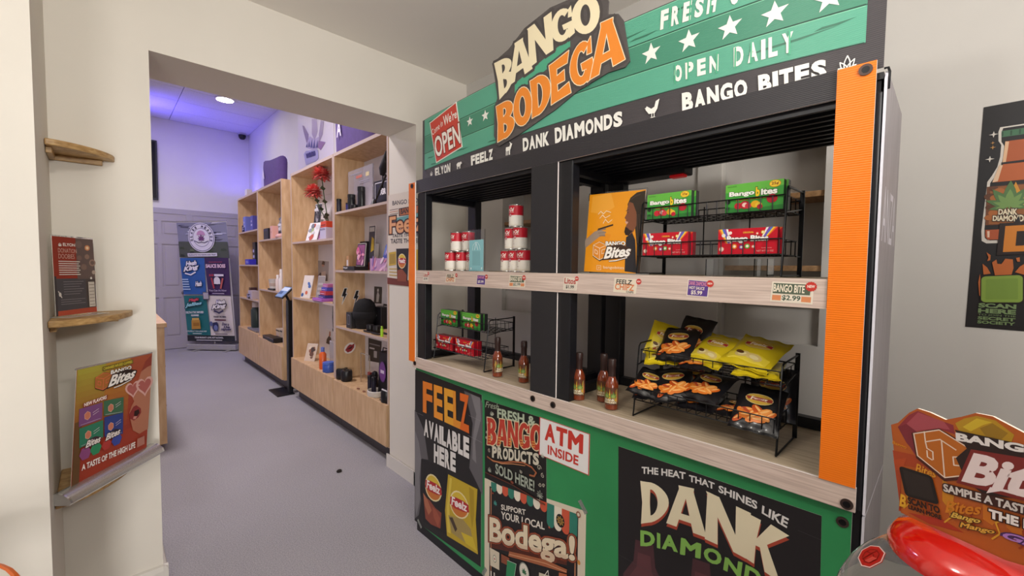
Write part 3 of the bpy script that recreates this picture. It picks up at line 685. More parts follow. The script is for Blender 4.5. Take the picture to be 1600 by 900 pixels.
for k in range(4): pr.line([(-1.451, 0.5572), (-1.273, 0.5671), (-1.085, 0.5578)], .006-.0014*k, ('#5a2a1f', '#241713', '#8d4a33', '#241713')[k])
for c in ((-1.273, 0.5776), (-1.106, 0.5572)): pr.poly(ell(c[0], c[1], .010, .006, 12), '#7e3f2c')
pr.build('poster_print', o)
# ---- SUPPORT YOUR LOCAL BODEGA
q = [(-1.453, -0.1277), (-0.8865, -0.0756), (-0.8882, 0.6133), (-1.459, 0.5256)]
o, pr = sheet('bodega_poster', 'cream bordered poster reading support your local bodega, below the products poster', 'poster', q, XP, '#d9cdb6')
QP = q
def qi(a0, b0, a1, b1): return [bil(QP, a0, b0), bil(QP, a1, b0), bil(QP, a1, b1), bil(QP, a0, b1)]
pr.poly(qi(.06, .03, .94, .955), '#2a2120'); pr.poly(qi(.075, .035, .925, .945), '#b87a56'); pr.poly(qi(.085, .04, .915, .94), '#1c191a')
aw = [(-1.414, 0.5269), (-0.9254, 0.5864)]
cols = ['#2f7a68', '#e6dcc8', '#c9563a']
for i in range(13):
    a, b = i/13, (i+1)/13
    tl_ = (aw[0][0]+(aw[1][0]-aw[0][0])*a, aw[0][1]+(aw[1][1]-aw[0][1])*a); tr_ = (aw[0][0]+(aw[1][0]-aw[0][0])*b, aw[0][1]+(aw[1][1]-aw[0][1])*b)
    w_ = tr_[0]-tl_[0]; h = .022 if i < 9 else .075
    pr.poly([tl_, (tl_[0], tl_[1]-h)]+ell((tl_[0]+tr_[0])/2, (tl_[1]+tr_[1])/2-h, w_/2, w_*.55, 8, 180, 360)+[tr_], cols[i % 3])
c = (-1.383, 0.4328); pr.leaf(c[0], c[1], .020, '#3f8f84')
c = (-1.007, 0.5254); pr.poly(ell(c[0], c[1], .021, .026), '#171415'); pr.line(star(c[0], c[1], .018, .5, 8), .0016, '#d8a94a', closed=True); pr.line(ell(c[0], c[1], .007, .008, 10), .0014, '#d8a94a', closed=True); pr.poly(ell(c[0], c[1], .0025, .0025, 8), '#d8a94a')
for c, r in (((-1.062, 0.4741), .007), ((-1.4, 0.4777), .006)): pr.poly(star(c[0], c[1], r, .35, 8), '#c9563a')
pr.text('SUPPORT', ((-1.343, 0.4259), (-1.192, 0.4664), (-1.193, 0.4902), (-1.344, 0.4503)), '#e4ddd0', .02)
pr.text('YOUR LOCAL', ((-1.343, 0.3843), (-1.086, 0.4525), (-1.086, 0.4834), (-1.343, 0.4187)), '#e4ddd0', .02)
QG = [(-1.419, 0.2094), (-0.9317, 0.3746), (-0.9345, 0.4981), (-1.421, 0.361)]
pr.text('Bodega!', QG, '#e3d3b4', .035, out=((.075, '#5a2a1e'), (.05, '#a5502f'), (.02, '#2a1613')), shear=0)
for k in range(9):
    b = .04+.035*k; pr.line([bil(QG, .02, b+.02), bil(QG, .92, b+.02)], .0007+.0003*(8-k)/8, '#a84b2b')
pr.poly([(-1.287, 0.2632), (-1.202, 0.2928), (-1.08, 0.3317), (-0.9691, 0.3515), (-0.9707, 0.3356), (-1.079, 0.304), (-1.225, 0.2591), (-1.293, 0.2377)], '#a5603d')
pr.line([(-1.287, 0.2499), (-1.179, 0.2857), (-1.08, 0.3178), (-0.9737, 0.3395)], .0025, '#d6a37a')
pr.poly([(-1.416, 0.2164), (-1.351, 0.2246), (-1.35, 0.144), (-1.412, 0.1343)], '#d5c9b2'); c = (-1.382, 0.1807); pr.poly(ell(c[0], c[1], .012, .017), '#2d5a40'); pr.poly(ell(c[0], c[1], .010, .0145), '#e6dcc8'); pr.leaf(c[0], c[1]-.003, .009, '#a13a2a')
pr.poly([(-1.338, 0.2258), (-1.286, 0.2338), (-1.286, 0.1963), (-1.337, 0.1875)], '#8a4a30')
pr.poly([(-1.299, 0.2166), (-1.243, 0.2296), (-1.254, 0.1641), (-1.235, 0.1258), (-1.31, 0.1016)], '#2f8a58'); pr.line([(-1.299, 0.2166), (-1.243, 0.2296), (-1.254, 0.1641)], .0015, '#dbe6d6')
c = (-1.195, 0.2201); pr.poly(ell(c[0], c[1], .030, .040, 24), '#8a8f84'); pr.poly(ell(c[0], c[1], .026, .035, 24), '#ded8c8'); pr.leaf(c[0], c[1]-.006, .024, '#2d6a44')
for x0 in (56, 68, 80): pr.poly([(-1.409, 0.1104), (-1.401, 0.112), (-1.4, 0.0511), (-1.408, 0.0493)] if x0 == 56 else [(-1.387, 0.1147), (-1.379, 0.1163), (-1.378, 0.0586), (-1.386, 0.0569)], '#e4ddd0')
pr.poly([(-1.111, 0.2638), (-1.048, 0.2817), (-1.047, 0.2332), (-1.11, 0.2139)], '#c9bfa8'); pr.line([(-1.089, 0.2548), (-1.063, 0.2976), (-1.058, 0.2599)], .003, '#e4ddd0')
pr.poly([(-1.008, 0.3196), (-0.9687, 0.3328), (-0.9677, 0.286), (-1.007, 0.272)], '#b5623e')
c = (-0.92, 0.5888); pr.poly(ell(c[0], c[1], .010, .012), '#8a4a30'); pr.poly(ell(c[0], c[1], .006, .007), '#d9cdb6')
c = (-0.914, 0.4086); pr.poly(ell(c[0], c[1], .007, .009), '#c98a3c')
pr.build('poster_print', o)
tape(o, (-0.9028, 0.6239), -50, x=1.2511); tape(o, (-1.456, 0.0793), 60, x=1.2511)
# ---- ATM
q = [(-1.123, 0.7485), (-0.8773, 0.7514), (-0.8768, 0.9052), (-1.122, 0.9037)]
o, pr = sheet('atm_sign', 'white sign reading ATM inside in red on the green stand front', 'sign', q, XP-0.0012, '#c23a2e', 0.001)
pr.poly(inset(q, .965), '#e9e6e4')
QA = [(-1.095, 0.8189), (-0.9037, 0.8205), (-0.9027, 0.895), (-1.093, 0.8887)]
pr.letters('ATM', QA, '#c8382c', .05, .06)
pr.text('INSIDE', ((-1.076, 0.7668), (-0.926, 0.771), (-0.925, 0.809), (-1.076, 0.8039)), '#c8382c', .03)
pr.build('sign_print', o)
# ---- DANK DIAMONDS
q = [(-0.7464, 0.3089), (-0.1821, 0.3761), (-0.1925, 0.9021), (-0.7606, 0.8971)]
o, pr = sheet('dank_poster', 'large black Dank Diamonds poster at the right end of the stand front', 'poster', q, XP, '#1f1b1d')
for (x0, z) in ((400, 760), (720, 880)):
    pass
for pts in ([(-0.6883, 0.6041), (-0.6252, 0.6158), (-0.6167, 0.5453), (-0.5804, 0.4911), (-0.5743, 0.285), (-0.7287, 0.2591), (-0.7305, 0.4648), (-0.6932, 0.5305)], [(-0.4992, 0.637), (-0.4502, 0.6453), (-0.4427, 0.5758), (-0.4151, 0.5301), (-0.4115, 0.3409), (-0.5268, 0.3178), (-0.53, 0.52), (-0.5028, 0.5709)]):
    pr.poly(pts, '#4c2c31'); c = Vector((sum(p[0] for p in pts)/8, sum(p[1] for p in pts)/8)); pr.poly([tuple(c+(Vector(p)-c)*.7) for p in pts], '#5f363a')
pr.text('THE HEAT', ((-0.6722, 0.8335), (-0.5279, 0.8674), (-0.5286, 0.8892), (-0.6728, 0.8565)), '#dedad6', .03, arch=.003)
pr.text('THAT', ((-0.5176, 0.8655), (-0.4438, 0.869), (-0.4444, 0.8887), (-0.5182, 0.8861)), '#dedad6', .03, arch=.002)
pr.text('SHINES', ((-0.4333, 0.8665), (-0.3333, 0.8574), (-0.3331, 0.8803), (-0.433, 0.8876)), '#dedad6', .03, arch=.001)
pr.text('LIKE', ((-0.3222, 0.8529), (-0.2637, 0.8385), (-0.2597, 0.8652), (-0.3212, 0.875)), '#dedad6', .03)
DL = [('D', ((-0.6676, 0.6674), (-0.5781, 0.7267), (-0.581, 0.8235), (-0.6742, 0.8088))), ('A', ((-0.5776, 0.7082), (-0.4676, 0.7183), (-0.481, 0.851), (-0.5693, 0.8364))), ('N', ((-0.462, 0.713), (-0.3562, 0.7129), (-0.3521, 0.8425), (-0.4633, 0.8535))), ('K', ((-0.3667, 0.7134), (-0.2797, 0.6942), (-0.2611, 0.8247), (-0.3576, 0.8386)))]
for L, qq in DL:
    q2 = tuple((p[0]+.001, p[1]-.010) for p in qq); pr.blk(L, q2, '#a8442f')
for L, qq in DL: pr.blk(L, qq, '#e8dcbc')
GL = [('D', ((-0.6695, 0.5914), (-0.6187, 0.614), (-0.6213, 0.6611), (-0.671, 0.6443))), ('I', ((-0.6123, 0.6135), (-0.601, 0.6166), (-0.6023, 0.6639), (-0.6137, 0.6634))), ('A', ((-0.5966, 0.6188), (-0.5441, 0.633), (-0.549, 0.6795), (-0.5962, 0.6692))), ('M', ((-0.5381, 0.6301), (-0.4762, 0.6477), (-0.4755, 0.694), (-0.5362, 0.6844))), ('O', ((-0.4675, 0.6477), (-0.4182, 0.6533), (-0.4176, 0.7001), (-0.4678, 0.6909))), ('N', ((-0.4129, 0.6483), (-0.3669, 0.6503), (-0.3632, 0.6954), (-0.4091, 0.6879))), ('D', ((-0.3597, 0.6473), (-0.3178, 0.646), (-0.3141, 0.695), (-0.3555, 0.694))), ('S', ((-0.3105, 0.6434), (-0.2779, 0.6417), (-0.2753, 0.6891), (-0.3077, 0.6917)))]
for L, qq in GL: pr.text(L, qq, '#86b856', .045)
pr.line([(-0.7467, 0.5228), (-0.6621, 0.5211), (-0.5971, 0.528)], .0008, '#4a4446'); pr.line([(-0.2393, 0.8448), (-0.1923, 0.8429)], .0008, '#4a4446')
pr.build('poster_print', o)

# ================================================================== PRICE TAGS ON THE SHELF EDGE
def ptag(label, q, base, words, burst=None, bc='#c7382f'):
    o, pr = sheet('price_tag', label, 'price tag', q, 1.2333, '#e6dccb', 0.0005, 'price tags on the shelf edge')
    pr.poly(inset(q, .92), base)
    for (t, a0, b0, a1, b1, c) in words:
        if t is None: pr.poly([bil(q, a0, b0), bil(q, a1, b0), bil(q, a1, b1), bil(q, a0, b1)], c)
        else: pr.text(t, (bil(q, a0, b0), bil(q, a1, b0), bil(q, a1, b1), bil(q, a0, b1)), c, .025)
    if burst:
        (x, y), r = burst; pr.poly(star(x, y, r, .86, 14), bc)
        pr.text('NEW', (x-r*.62, y-r*.25, x+r*.62, y+r*.3), '#f4e6d8', .03)
    pr.build('tag_print', o)
    return o
dk, gn, rd, orr, pu = '#2b2a26', '#4c5e46', '#b23a2e', '#d77b45', '#5b3f8c'
bb = lambda: [(None, .04, .42, .93, .93, '#55604e'), (None, .04, .08, .96, .34, '#d98a5c'), ('BANGO BITE', .05, .5, .8, .88, '#efe3cd'), (None, .26, .06, .74, .36, '#e6dccb'), ('$2.99', .28, .08, .72, .36, '#3c5240')]
ptag('Bango Bite price tag of $2.99 nearest the right orange upright', [(-0.3177, 1.422), (-0.2272, 1.42), (-0.2257, 1.471), (-0.3144, 1.473)], '#dfd3bf', bb(), ((-0.2312, 1.463), .0125))
ptag('purple Dank Diamonds hot sauce price tag of $5.99 under the right bay', [(-0.5348, 1.425), (-0.4733, 1.423), (-0.4691, 1.469), (-0.5313, 1.473)], pu, [('DANK DIAMONDS', .06, .66, .94, .92, '#d98aa0'), ('HOT SAUCE', .1, .42, .8, .6, '#efe3cd'), ('$5.99', .2, .08, .72, .36, '#f3ead8')], ((-0.4684, 1.462), .0105))
ptag('Feelz Chipz tag below the orange acrylic stand', [(-0.7831, 1.424), (-0.6994, 1.421), (-0.6934, 1.468), (-0.779, 1.471)], '#e6d9c3', [('FEELZ', .1, .6, .78, .92, dk), ('CHIPZ', .06, .18, .9, .62, orr), ('CHIPS', .58, .02, .9, .16, dk)], ((-0.6896, 1.461), .010))
ptag('small red script tag of $1.99 just right of the centre upright', [(-0.9987, 1.421), (-0.937, 1.421), (-0.9319, 1.466), (-0.9949, 1.469)], '#ded4c4', [('Litos', .06, .5, .9, .95, rd), ('$1.99', .2, .1, .8, .4, dk)], ((-0.9357, 1.464), .009))
ptag('Bango Bite price tag of $2.99 left of the centre upright', [(-1.292, 1.421), (-1.197, 1.422), (-1.194, 1.469), (-1.287, 1.471)], '#dfd3bf', bb(), ((-1.202, 1.461), .011))
ptag('small purple hot sauce tag under the teal card in the left bay', [(-1.507, 1.423), (-1.445, 1.422), (-1.442, 1.467), (-1.502, 1.468)], pu, [('DANK', .1, .62, .9, .9, '#d98aa0'), ('$5.99', .15, .15, .8, .45, '#f3ead8')], ((-1.437, 1.46), .0105))
ptag('Feelz Chipz tag in the left bay under the small can pyramid', [(-1.751, 1.425), (-1.67, 1.428), (-1.664, 1.468), (-1.744, 1.468)], '#e3d3bb', [('FEELZ', .1, .55, .8, .92, dk), ('CHIPZ', .06, .1, .9, .55, orr)], ((-1.66, 1.462), .010))
ptag('small script tag of $1.99 beside the left orange upright', [(-1.959, 1.426), (-1.907, 1.426), (-1.901, 1.47), (-1.953, 1.472)], '#ded4c4', [('Litos', .06, .5, .9, .95, rd), ('$1.99', .2, .1, .8, .4, dk)], ((-1.905, 1.466), .009))

# ================================================================== WIRE RACKS
WIRE = mat('#0f0f12', 0.35, 0.3, name='black wire')
def make_rack(label):
    # base at the rack's front left foot: width runs along -y, depth along +x
    W, Dp, Hh = 0.425, 0.20, 0.25
    t = thing('wire_rack', label, 'rack', (0, 0, 0), 'two-tier wire racks on the stand')
    for y in (0, -W):
        m_ = M(); m_.tube([(0.0, y, 0.004), (0.004, y, 0.02), (0.03, y, Hh-0.012), (0.04, y, Hh-0.003), (Dp, y, Hh)], 0.0028, WIRE)
        m_.tube([(0.0, y, 0.004), (Dp, y, 0.004)], 0.0028, WIRE)
        m_.tube([(Dp*.72, y, 0.06), (Dp, y, 0.06)], 0.0022, WIRE); m_.tube([(0.02, y, 0.175), (Dp, y, 0.2)], 0.0022, WIRE)
        m_.build('side_frame', t, smooth=True)
        M().box(Dp-0.004, y-0.006, 0.0, Dp, y+0.006, Hh+0.006, WIRE).build('back_post', t)
    for y in (-W*.33, -W*.67): M().tube([(Dp-0.002, y, 0.06), (Dp-0.002, y, 0.235)], 0.0022, WIRE).build('upright_wire', t, smooth=True)
    for (x0, x1, z, h) in ((-0.004, 0.165, 0.062, 0.042), (0.035, Dp-0.006, 0.185, 0.04)):
        m_ = M()
        def loop(zz): m_.tube([(x0, -0.004, zz), (x0, -W+0.004, zz), (x1, -W+0.004, zz), (x1, -0.004, zz)], 0.002, WIRE, 5, True)
        loop(z); loop(z+h)
        for k in range(5): x = x0+(x1-x0)*k/4; m_.tube([(x, -0.004, z), (x, -W+0.004, z)], 0.0015, WIRE, 4)
        for k in range(15):
            y = -0.006-(W-0.012)*k/14; m_.tube([(x0-0.0005, y, z+h), (x0, y, z), (x1, y, z), (x1, y, z+h)], 0.0014, WIRE, 4)
        for x in (x0+(x1-x0)/3, x0+(x1-x0)*2/3):
            for y in (-0.004, -W+0.004): m_.tube([(x, y, z), (x, y, z+h)], 0.0014, WIRE, 4)
        m_.build('basket', t, smooth=True)
    return t
rk = make_rack('black wire rack of candy boxes on the right end of the upper shelf')
RK1, RK2, RK3 = (1.30, 0.737, 1.4825), (1.295, 1.948, 1.0005), (1.285, 0.728, 1.0005)
rk.location = RK1
copy_thing(rk, RK2, label='black wire rack of candy boxes on the counter in the left bay')
copy_thing(rk, RK3, label='black wire rack full of chip bags on the counter')
# ---------------------------------------------------------------- candy boxes
def make_box(kind):
    g = kind == 'green'; W, D_, Hh = (0.15, 0.022, 0.082) if g else (0.152, 0.022, 0.072)
    c = '#3f9a3c' if g else '#c01228'; c2 = '#2a2a2a' if g else '#7d0c1c'
    t = thing('candy_box', 'x', 'candy box', (0, 0, 0), 'candy boxes in the wire racks')
    M().box(0, -W, 0, D_, 0, Hh, mat(c2, 0.35), front=mat(c, 0.3)).build('carton', t)
    pr = P((0, 0, 0), rough=0.3)
    if g:
        pr.poly([(0.0, Hh*.72), (W*.5, Hh*.62), (W, Hh*.8), (W, Hh), (0, Hh)], '#64b544')
        pr.poly([(0, 0), (W, 0), (W, Hh*.16), (W*.5, Hh*.1), (0, Hh*.2)], '#2d7a33')
        pr.text('Bango', (W*.07, Hh*.53, W*.52, Hh*.74), '#f4f2ea', .04, out=((.05, '#2a4a24'),))
        pr.text('b', (W*.54, Hh*.5, W*.61, Hh*.82), '#f0c52a', .05, out=((.05, '#2a4a24'),))
        pr.text('ites', (W*.63, Hh*.53, W*.9, Hh*.74), '#f4f2ea', .04, out=((.05, '#2a4a24'),))
        pr.poly([(W*.2, Hh*.40), (W*.78, Hh*.42), (W*.78, Hh*.48), (W*.2, Hh*.46)], '#d9b53c')
        pr.text('A TASTE OF THE HIGH LIFE', (W*.22, Hh*.415, W*.76, Hh*.465), '#3a3320')
        pr.poly(ell(W*.86, Hh*.87, W*.095, Hh*.12), '#d98a1f'); pr.poly(ell(W*.86, Hh*.87, W*.085, Hh*.10), '#f3d13a'); pr.text('25¢', (W*.80, Hh*.81, W*.92, Hh*.93), '#8a2a1a', .03)
        for (x, y, r, cc) in ((.24, .22, .07, '#c62436'), (.36, .24, .085, '#b8182c'), (.36, .24, .05, '#e9c7b8'), (.42, .2, .06, '#d43a46'), (.54, .24, .075, '#e0a91e'), (.6, .2, .06, '#e6c23c'), (.62, .14, .05, '#b81f34'), (.82, .38, .09, '#b3202f')):
            pr.poly(ell(W*x, Hh*y, W*r, W*r*.9, 14), cc)
        pr.poly(ell(W*.06, Hh*.38, W*.04, Hh*.08, 10), '#1d2a1c'); pr.rect(W*.025, Hh*.12, W*.09, Hh*.2, '#27502a')
        pr.text('BANGO BITES', (W*.04, Hh*.9, W*.2, Hh*.935), '#1f3a1d')
    else:
        for k, cc in enumerate(('#e2692c', '#efc33c', '#4a6fc0', '#7d4aa8', '#ebe3da')):
            pr.poly([(W*(.0+.035*k), Hh), (W*(.035+.035*k), Hh), (W*(.16+.02*k), Hh*.45), (W*(.14+.02*k), Hh*.42)], cc)
            pr.poly([(W*(1-.035*k), Hh), (W*(.965-.035*k), Hh), (W*(.80-.015*k), Hh*.6), (W*(.82-.015*k), Hh*.58)], cc)
        pr.text('Bango Bites', (W*.16, Hh*.42, W*.86, Hh*.72), '#f3efe9', .05, out=((.05, '#6d0d1c'),))
        pr.text('ORIGINAL', (W*.44, Hh*.80, W*.62, Hh*.87), '#f0b43c', .03)
        for (x, y, r, cc) in ((.1, .75, .035, '#e7e0d6'), (.22, .84, .03, '#f0ece4'), (.68, .78, .03, '#d9463a'), (.77, .82, .03, '#e9d34a'), (.3, .3, .045, '#e08a2c'), (.42, .27, .04, '#7d3f98'), (.52, .3, .045, '#5fa546'), (.62, .28, .04, '#d83a34'), (.07, .2, .045, '#e6b9a8')):
            pr.poly(ell(W*x, Hh*y, W*r, W*r, 12), cc); pr.poly(ell(W*x, Hh*y, W*r*.55, W*r*.55, 10), '#f0dccb')
        pr.text('NET WT 2.1 OZ', (W*.68, Hh*.08, W*.95, Hh*.14), '#e6b9b0'); pr.text('bango bites', (W*.76, Hh*.2, W*.92, Hh*.24), '#e6b9b0')
    pr.build('box_print', t); return t
gb, rb = make_box('green'), make_box('red')
first = {'green': gb, 'red': rb}; used_box = {'green': False, 'red': False}
def put_box(kind, loc, label, rot=0):
    if not used_box[kind]: o = first[kind]; o.location = loc; o['label'] = label; used_box[kind] = True; o.rotation_euler = (0, 0, rot)
    else: copy_thing(first[kind], loc, (0, 0, rot), label)
for (R_, where) in ((RK1, 'upper-shelf rack'), (RK2, 'left-bay counter rack')):
    for kind, x, z, cells in (('green', 0.040, 0.1875, ((-0.012, 'left'), (-0.264, 'right'))), ('red', 0.002, 0.0645, ((-0.020, 'left'), (-0.261, 'right')))):
        for dy, side in cells:
            if R_ is RK2: dy = dy if side == 'left' else dy+0.065
            for k in range(2):
                put_box(kind, (R_[0]+x+0.0235*k, R_[1]+dy-(0.006 if k else 0), R_[2]+z), '%s candy box, %s of the %s pair in the %s' % (kind, ('front', 'back')[k], side, where), (0.0, -0.02)[k])
# ================================================================== HOT SAUCE
def make_bottle():
    t = thing('sauce_bottle', 'x', 'bottle', (0, 0, 0), 'hot sauce bottles on the counter')
    M().lathe([(0.019, 0.0), (0.0235, 0.004), (0.0235, 0.088), (0.0215, 0.098), (0.0145, 0.113), (0.0118, 0.122), (0.0112, 0.14)], (0, 0, 0), mat('#7c3418', 0.12, coat=1.0, name='red hot sauce behind glass'), 24).build('glass', t, smooth=True)
    M().lathe([(0.0128, 0.118), (0.0132, 0.15), (0.0142, 0.153), (0.0142, 0.176), (0.012, 0.181), (0.0, 0.182)], (0, 0, 0), mat('#33211d', 0.35, name='dark shrink sleeve'), 20).build('sleeve', t, smooth=True)
    R_ = 0.0239
    sf = lambda u, v, k: Vector((-(R_+k)*math.cos(u/R_), -(R_+k)*math.sin(u/R_), v))
    pr = P((0, 0, 0), surf=sf, rough=0.35)
    pr.grid(lambda a, b: (-.036+.072*a, .020+.062*b), 20, 1, '#5d3320')
    for k in range(9):
        x = -.030+.0075*k; pr.poly([(x-.005, .030), (x+.005, .030), (x+.003, .052), (x, .066+.006*((k*5) % 3)), (x-.003, .05)], ('#c9852c', '#d9a83a', '#a8542a')[k % 3])
    for a in (-.011, 0.013): pr.leaf(a, .048, .021, '#5f7a3a', n=7)
    for a in (-.011, .013): pr.leaf(a, .048, .013, '#8aa352', n=7)
    pr.text('DANK', (-.018, .034, .020, .043), '#e6d8b8', .05, out=((.06, '#2a1a12'),)); pr.text('DIAMONDS', (-.022, .026, .024, .033), '#e6d8b8', .05, out=((.06, '#2a1a12'),))
    for s_ in (-1, 1): pr.rect(s_*.026-.001, .023, s_*.026+.001, .078, '#c9b07a')
    pr.build('label_print', t)
    return t
bt = make_bottle()
BL = [((1.30, 0.968), 'hot sauce bottle standing alone just right of the centre upright', .3), ((1.352, 0.892), 'hot sauce bottle behind the one nearest the chip rack', .25), ((1.298, 0.822), 'hot sauce bottle nearest to the chip rack, front of two', .3), ((1.319, 1.281), 'hot sauce bottle close to the left side of the centre upright', .1), ((1.299, 1.431), 'hot sauce bottle beside the left wire rack, its label turned away', 1.5)]
for i, ((x, y), lb, rz) in enumerate(BL):
    o = bt if i == 0 else copy_thing(bt, (0, 0, 0), label=lb)
    o.location = (x, y, 1.0005); o.rotation_euler = (0, 0, rz); o['label'] = lb
# ================================================================== SOUP CANS
def make_can():
    t = thing('soup_can', 'x', 'can', (0, 0, 0), 'red and white cans on the upper shelf')
    ST = mat('#c9c6c0', 0.25, 0.9); RD = mat('#c4162b', 0.4); WT = mat('#ece7dd', 0.45)
    M().lathe([(0.0, 0.003), (0.030, 0.003), (0.0325, 0.0), (0.0335, 0.001), (0.0335, 0.004), (0.0325, 0.0055), (0.033, 0.006), (0.033, 0.052), (0.033, 0.0945), (0.0325, 0.095), (0.0335, 0.0965), (0.0335, 0.099), (0.0325, 0.1), (0.031, 0.0975), (0.0, 0.0975)], (0, 0, 0), [ST]*6+[WT, RD]+[ST]*6, 28).build('tin', t, smooth=True)
    R_ = 0.0331
    sf = lambda u, v, k: Vector((-(R_+k)*math.cos(u/R_), -(R_+k)*math.sin(u/R_), v))
    pr = P((0, 0, 0), surf=sf, rough=0.4)
    pr.text('Bo·Od', (-.026, .068, .020, .086), '#f3ebe2', .035, shear=.3)
    pr.line([(-.026+.0045*i, .0645) for i in range(11)], .0014, '#f3ebe2')
    pr.poly(ell(0, .052, .007, .007, 14), '#b5697a'); pr.poly(ell(0, .052, .0048, .0048, 12), '#d9b8b0')
    pr.rect(-.02, .0345, .018, .0355, '#b98a84'); pr.rect(-.014, .0235, -.002, .0245, '#8a6a64')
    for k in range(-8, 9): pr.poly(ell(k*.0055, .011, .0012, .0018, 6), '#d8c69a')
    pr.build('label_print', t); return t
cn = make_can()
CN = []
Z0 = 1.4825
for i, (x, y) in enumerate(((1.33, 1.838), (1.343, 1.758), (1.352, 1.684))): CN.append((x, y, 0, ('left', 'middle', 'half hidden')[i]+' can in the bottom row of the left pyramid'))
for i, (x, y) in enumerate(((1.338, 1.798), (1.349, 1.716))): CN.append((x, y, 1, ('left', 'right')[i]+' can in the top row of the left pyramid'))
for i in range(3): CN.append((1.362-.012*i, 1.437-.0665*i, 0, ('left', 'middle', 'right')[i]+' can in the bottom row of the tall pyramid'))
for i in range(2): CN.append((1.356-.012*i, 1.4035-.0665*i, 1, ('left', 'right')[i]+' can in the middle row of the tall pyramid'))
CN.append((1.35, 1.371, 2, 'single can on top of the tall pyramid'))
for i, (x, y, k, lb) in enumerate(CN):
    o = cn if i == 0 else copy_thing(cn, (0, 0, 0)); o.location = (x, y, Z0+.1003*k); o['label'] = 'red and white '+lb; o.rotation_euler = (0, 0, random.uniform(-.12, .12))
# ================================================================== ACRYLIC HOLDERS
ACR = mat('#f4f6f8', 0.02, trans=1.0, ior=1.35, name='clear acrylic')
# orange poster in an L stand on the upper shelf
os_ = thing('acrylic_stand', 'acrylic stand holding an orange Bango Bites poster on the upper shelf', 'sign holder', (1.33, 0.85, 1.4825), 'acrylic holders')
pr = P((1.31, 0, 1.487), v=(.12, 0, .993), rough=0.3, gap=.00005)
q = [(-0.9612, 0.0035), (-0.7433, -0.0012), (-0.7334, 0.2886), (-0.9663, 0.2969)]
def onO(p, d=0): return Vector((1.31, 0, 1.487))+Vector((0, -1, 0))*p[0]+Vector((.12, 0, .993))*p[1]-Vector((.993, 0, -.12))*d
M().prism([onO(p, -.0012) for p in [(a, max(b, -.003)) for a, b in inset(q, 1.04)]], (0.993*.0022, 0, -.12*.0022), ACR).build('acrylic_sheet', os_)
M().prism([onO(p, -.0005) for p in q], (.993*.0006, 0, -.12*.0006), mat('#e8e2d6', .5)).build('paper', os_)
M().box(1.292, 0.722, 1.4826, 1.36, 0.985, 1.4856, mat('#e6e4e0', .2, trans=.6)).build('acrylic_foot', os_)
pr.k = 12
pr.poly(q, '#e8971c')
pr.poly([(-0.9527, 0.2882), (-0.8724, 0.2926), (-0.8515, 0.2395), (-0.896, 0.2163), (-0.9546, 0.2283)], '#eda437'); pr.poly([(-0.9511, 0.1576), (-0.8566, 0.1389), (-0.8744, 0.0856), (-0.9534, 0.1016)], '#e58f14')
# man in profile with long locks, mouth open towards the stick
sk = '#7c4b33'; hr_ = '#33291f'
pr.poly([(-0.7345, 0.2855), (-0.7675, 0.2819), (-0.7902, 0.2663), (-0.7997, 0.2443), (-0.7931, 0.2142), (-0.7744, 0.2061), (-0.7602, 0.147), (-0.7497, 0.0953), (-0.7435, 0.0013), (-0.7297, 0.0003), (-0.7303, 0.1453)], hr_)
pr.poly([(-0.7947, 0.2524), (-0.7996, 0.2279), (-0.7994, 0.2115), (-0.8066, 0.1956), (-0.8001, 0.1885), (-0.8008, 0.1807), (-0.7945, 0.1763), (-0.798, 0.1674), (-0.8016, 0.1591), (-0.797, 0.1425), (-0.7851, 0.1321), (-0.767, 0.1441), (-0.7579, 0.1661), (-0.7622, 0.2115), (-0.7782, 0.2454)], sk)
pr.poly([(-0.8004, 0.1623), (-0.8032, 0.1461), (-0.7977, 0.1347), (-0.7851, 0.1315), (-0.7702, 0.1475), (-0.7834, 0.1515), (-0.793, 0.1606)], '#2a1c15')
pr.poly([(-0.8034, 0.1848), (-0.7905, 0.18), (-0.7941, 0.1724), (-0.8002, 0.1754)], '#c99a86'); pr.line([(-0.8032, 0.2203), (-0.7934, 0.224)], .002, '#2a1c15'); pr.poly(ell(*((-0.7953, 0.2144)), .0022, .0016, 8), '#1c1512')
pr.poly([(-0.7939, 0.126), (-0.771, 0.1411), (-0.7572, 0.1148), (-0.7422, 0.0014), (-0.7879, 0.0058)], '#26242a')
for x0 in (0, 1, 2, 3): pr.line([[(-0.7602, 0.2049), (-0.7506, 0.1337), (-0.7405, 0.057), (-0.7366, 0.0015)], [(-0.7517, 0.2041), (-0.7408, 0.1332), (-0.7336, 0.057), (-0.7312, 0.0015)], [(-0.7439, 0.2099), (-0.7351, 0.1456), (-0.7305, 0.0821)], [(-0.7867, 0.2594), (-0.772, 0.2694), (-0.7527, 0.2737)]][x0], .0024, '#54433a')
# hand with the stick
pr.poly([(-0.9685, 0.1232), (-0.9298, 0.153), (-0.906, 0.1586), (-0.8812, 0.1503), (-0.8829, 0.1368), (-0.9049, 0.1331), (-0.9223, 0.1214), (-0.965, 0.0914)], '#a08a78')
for a, b in (((-0.9155, 0.157), (-0.8822, 0.1606)), ((-0.9112, 0.1471), (-0.8794, 0.1482)), ((-0.9053, 0.1372), (-0.8813, 0.1361))): pr.line([a, b], .0045, '#8f7866')
pr.line([(-0.9127, 0.161), (-0.8525, 0.1736)], .006, '#3a2c22')

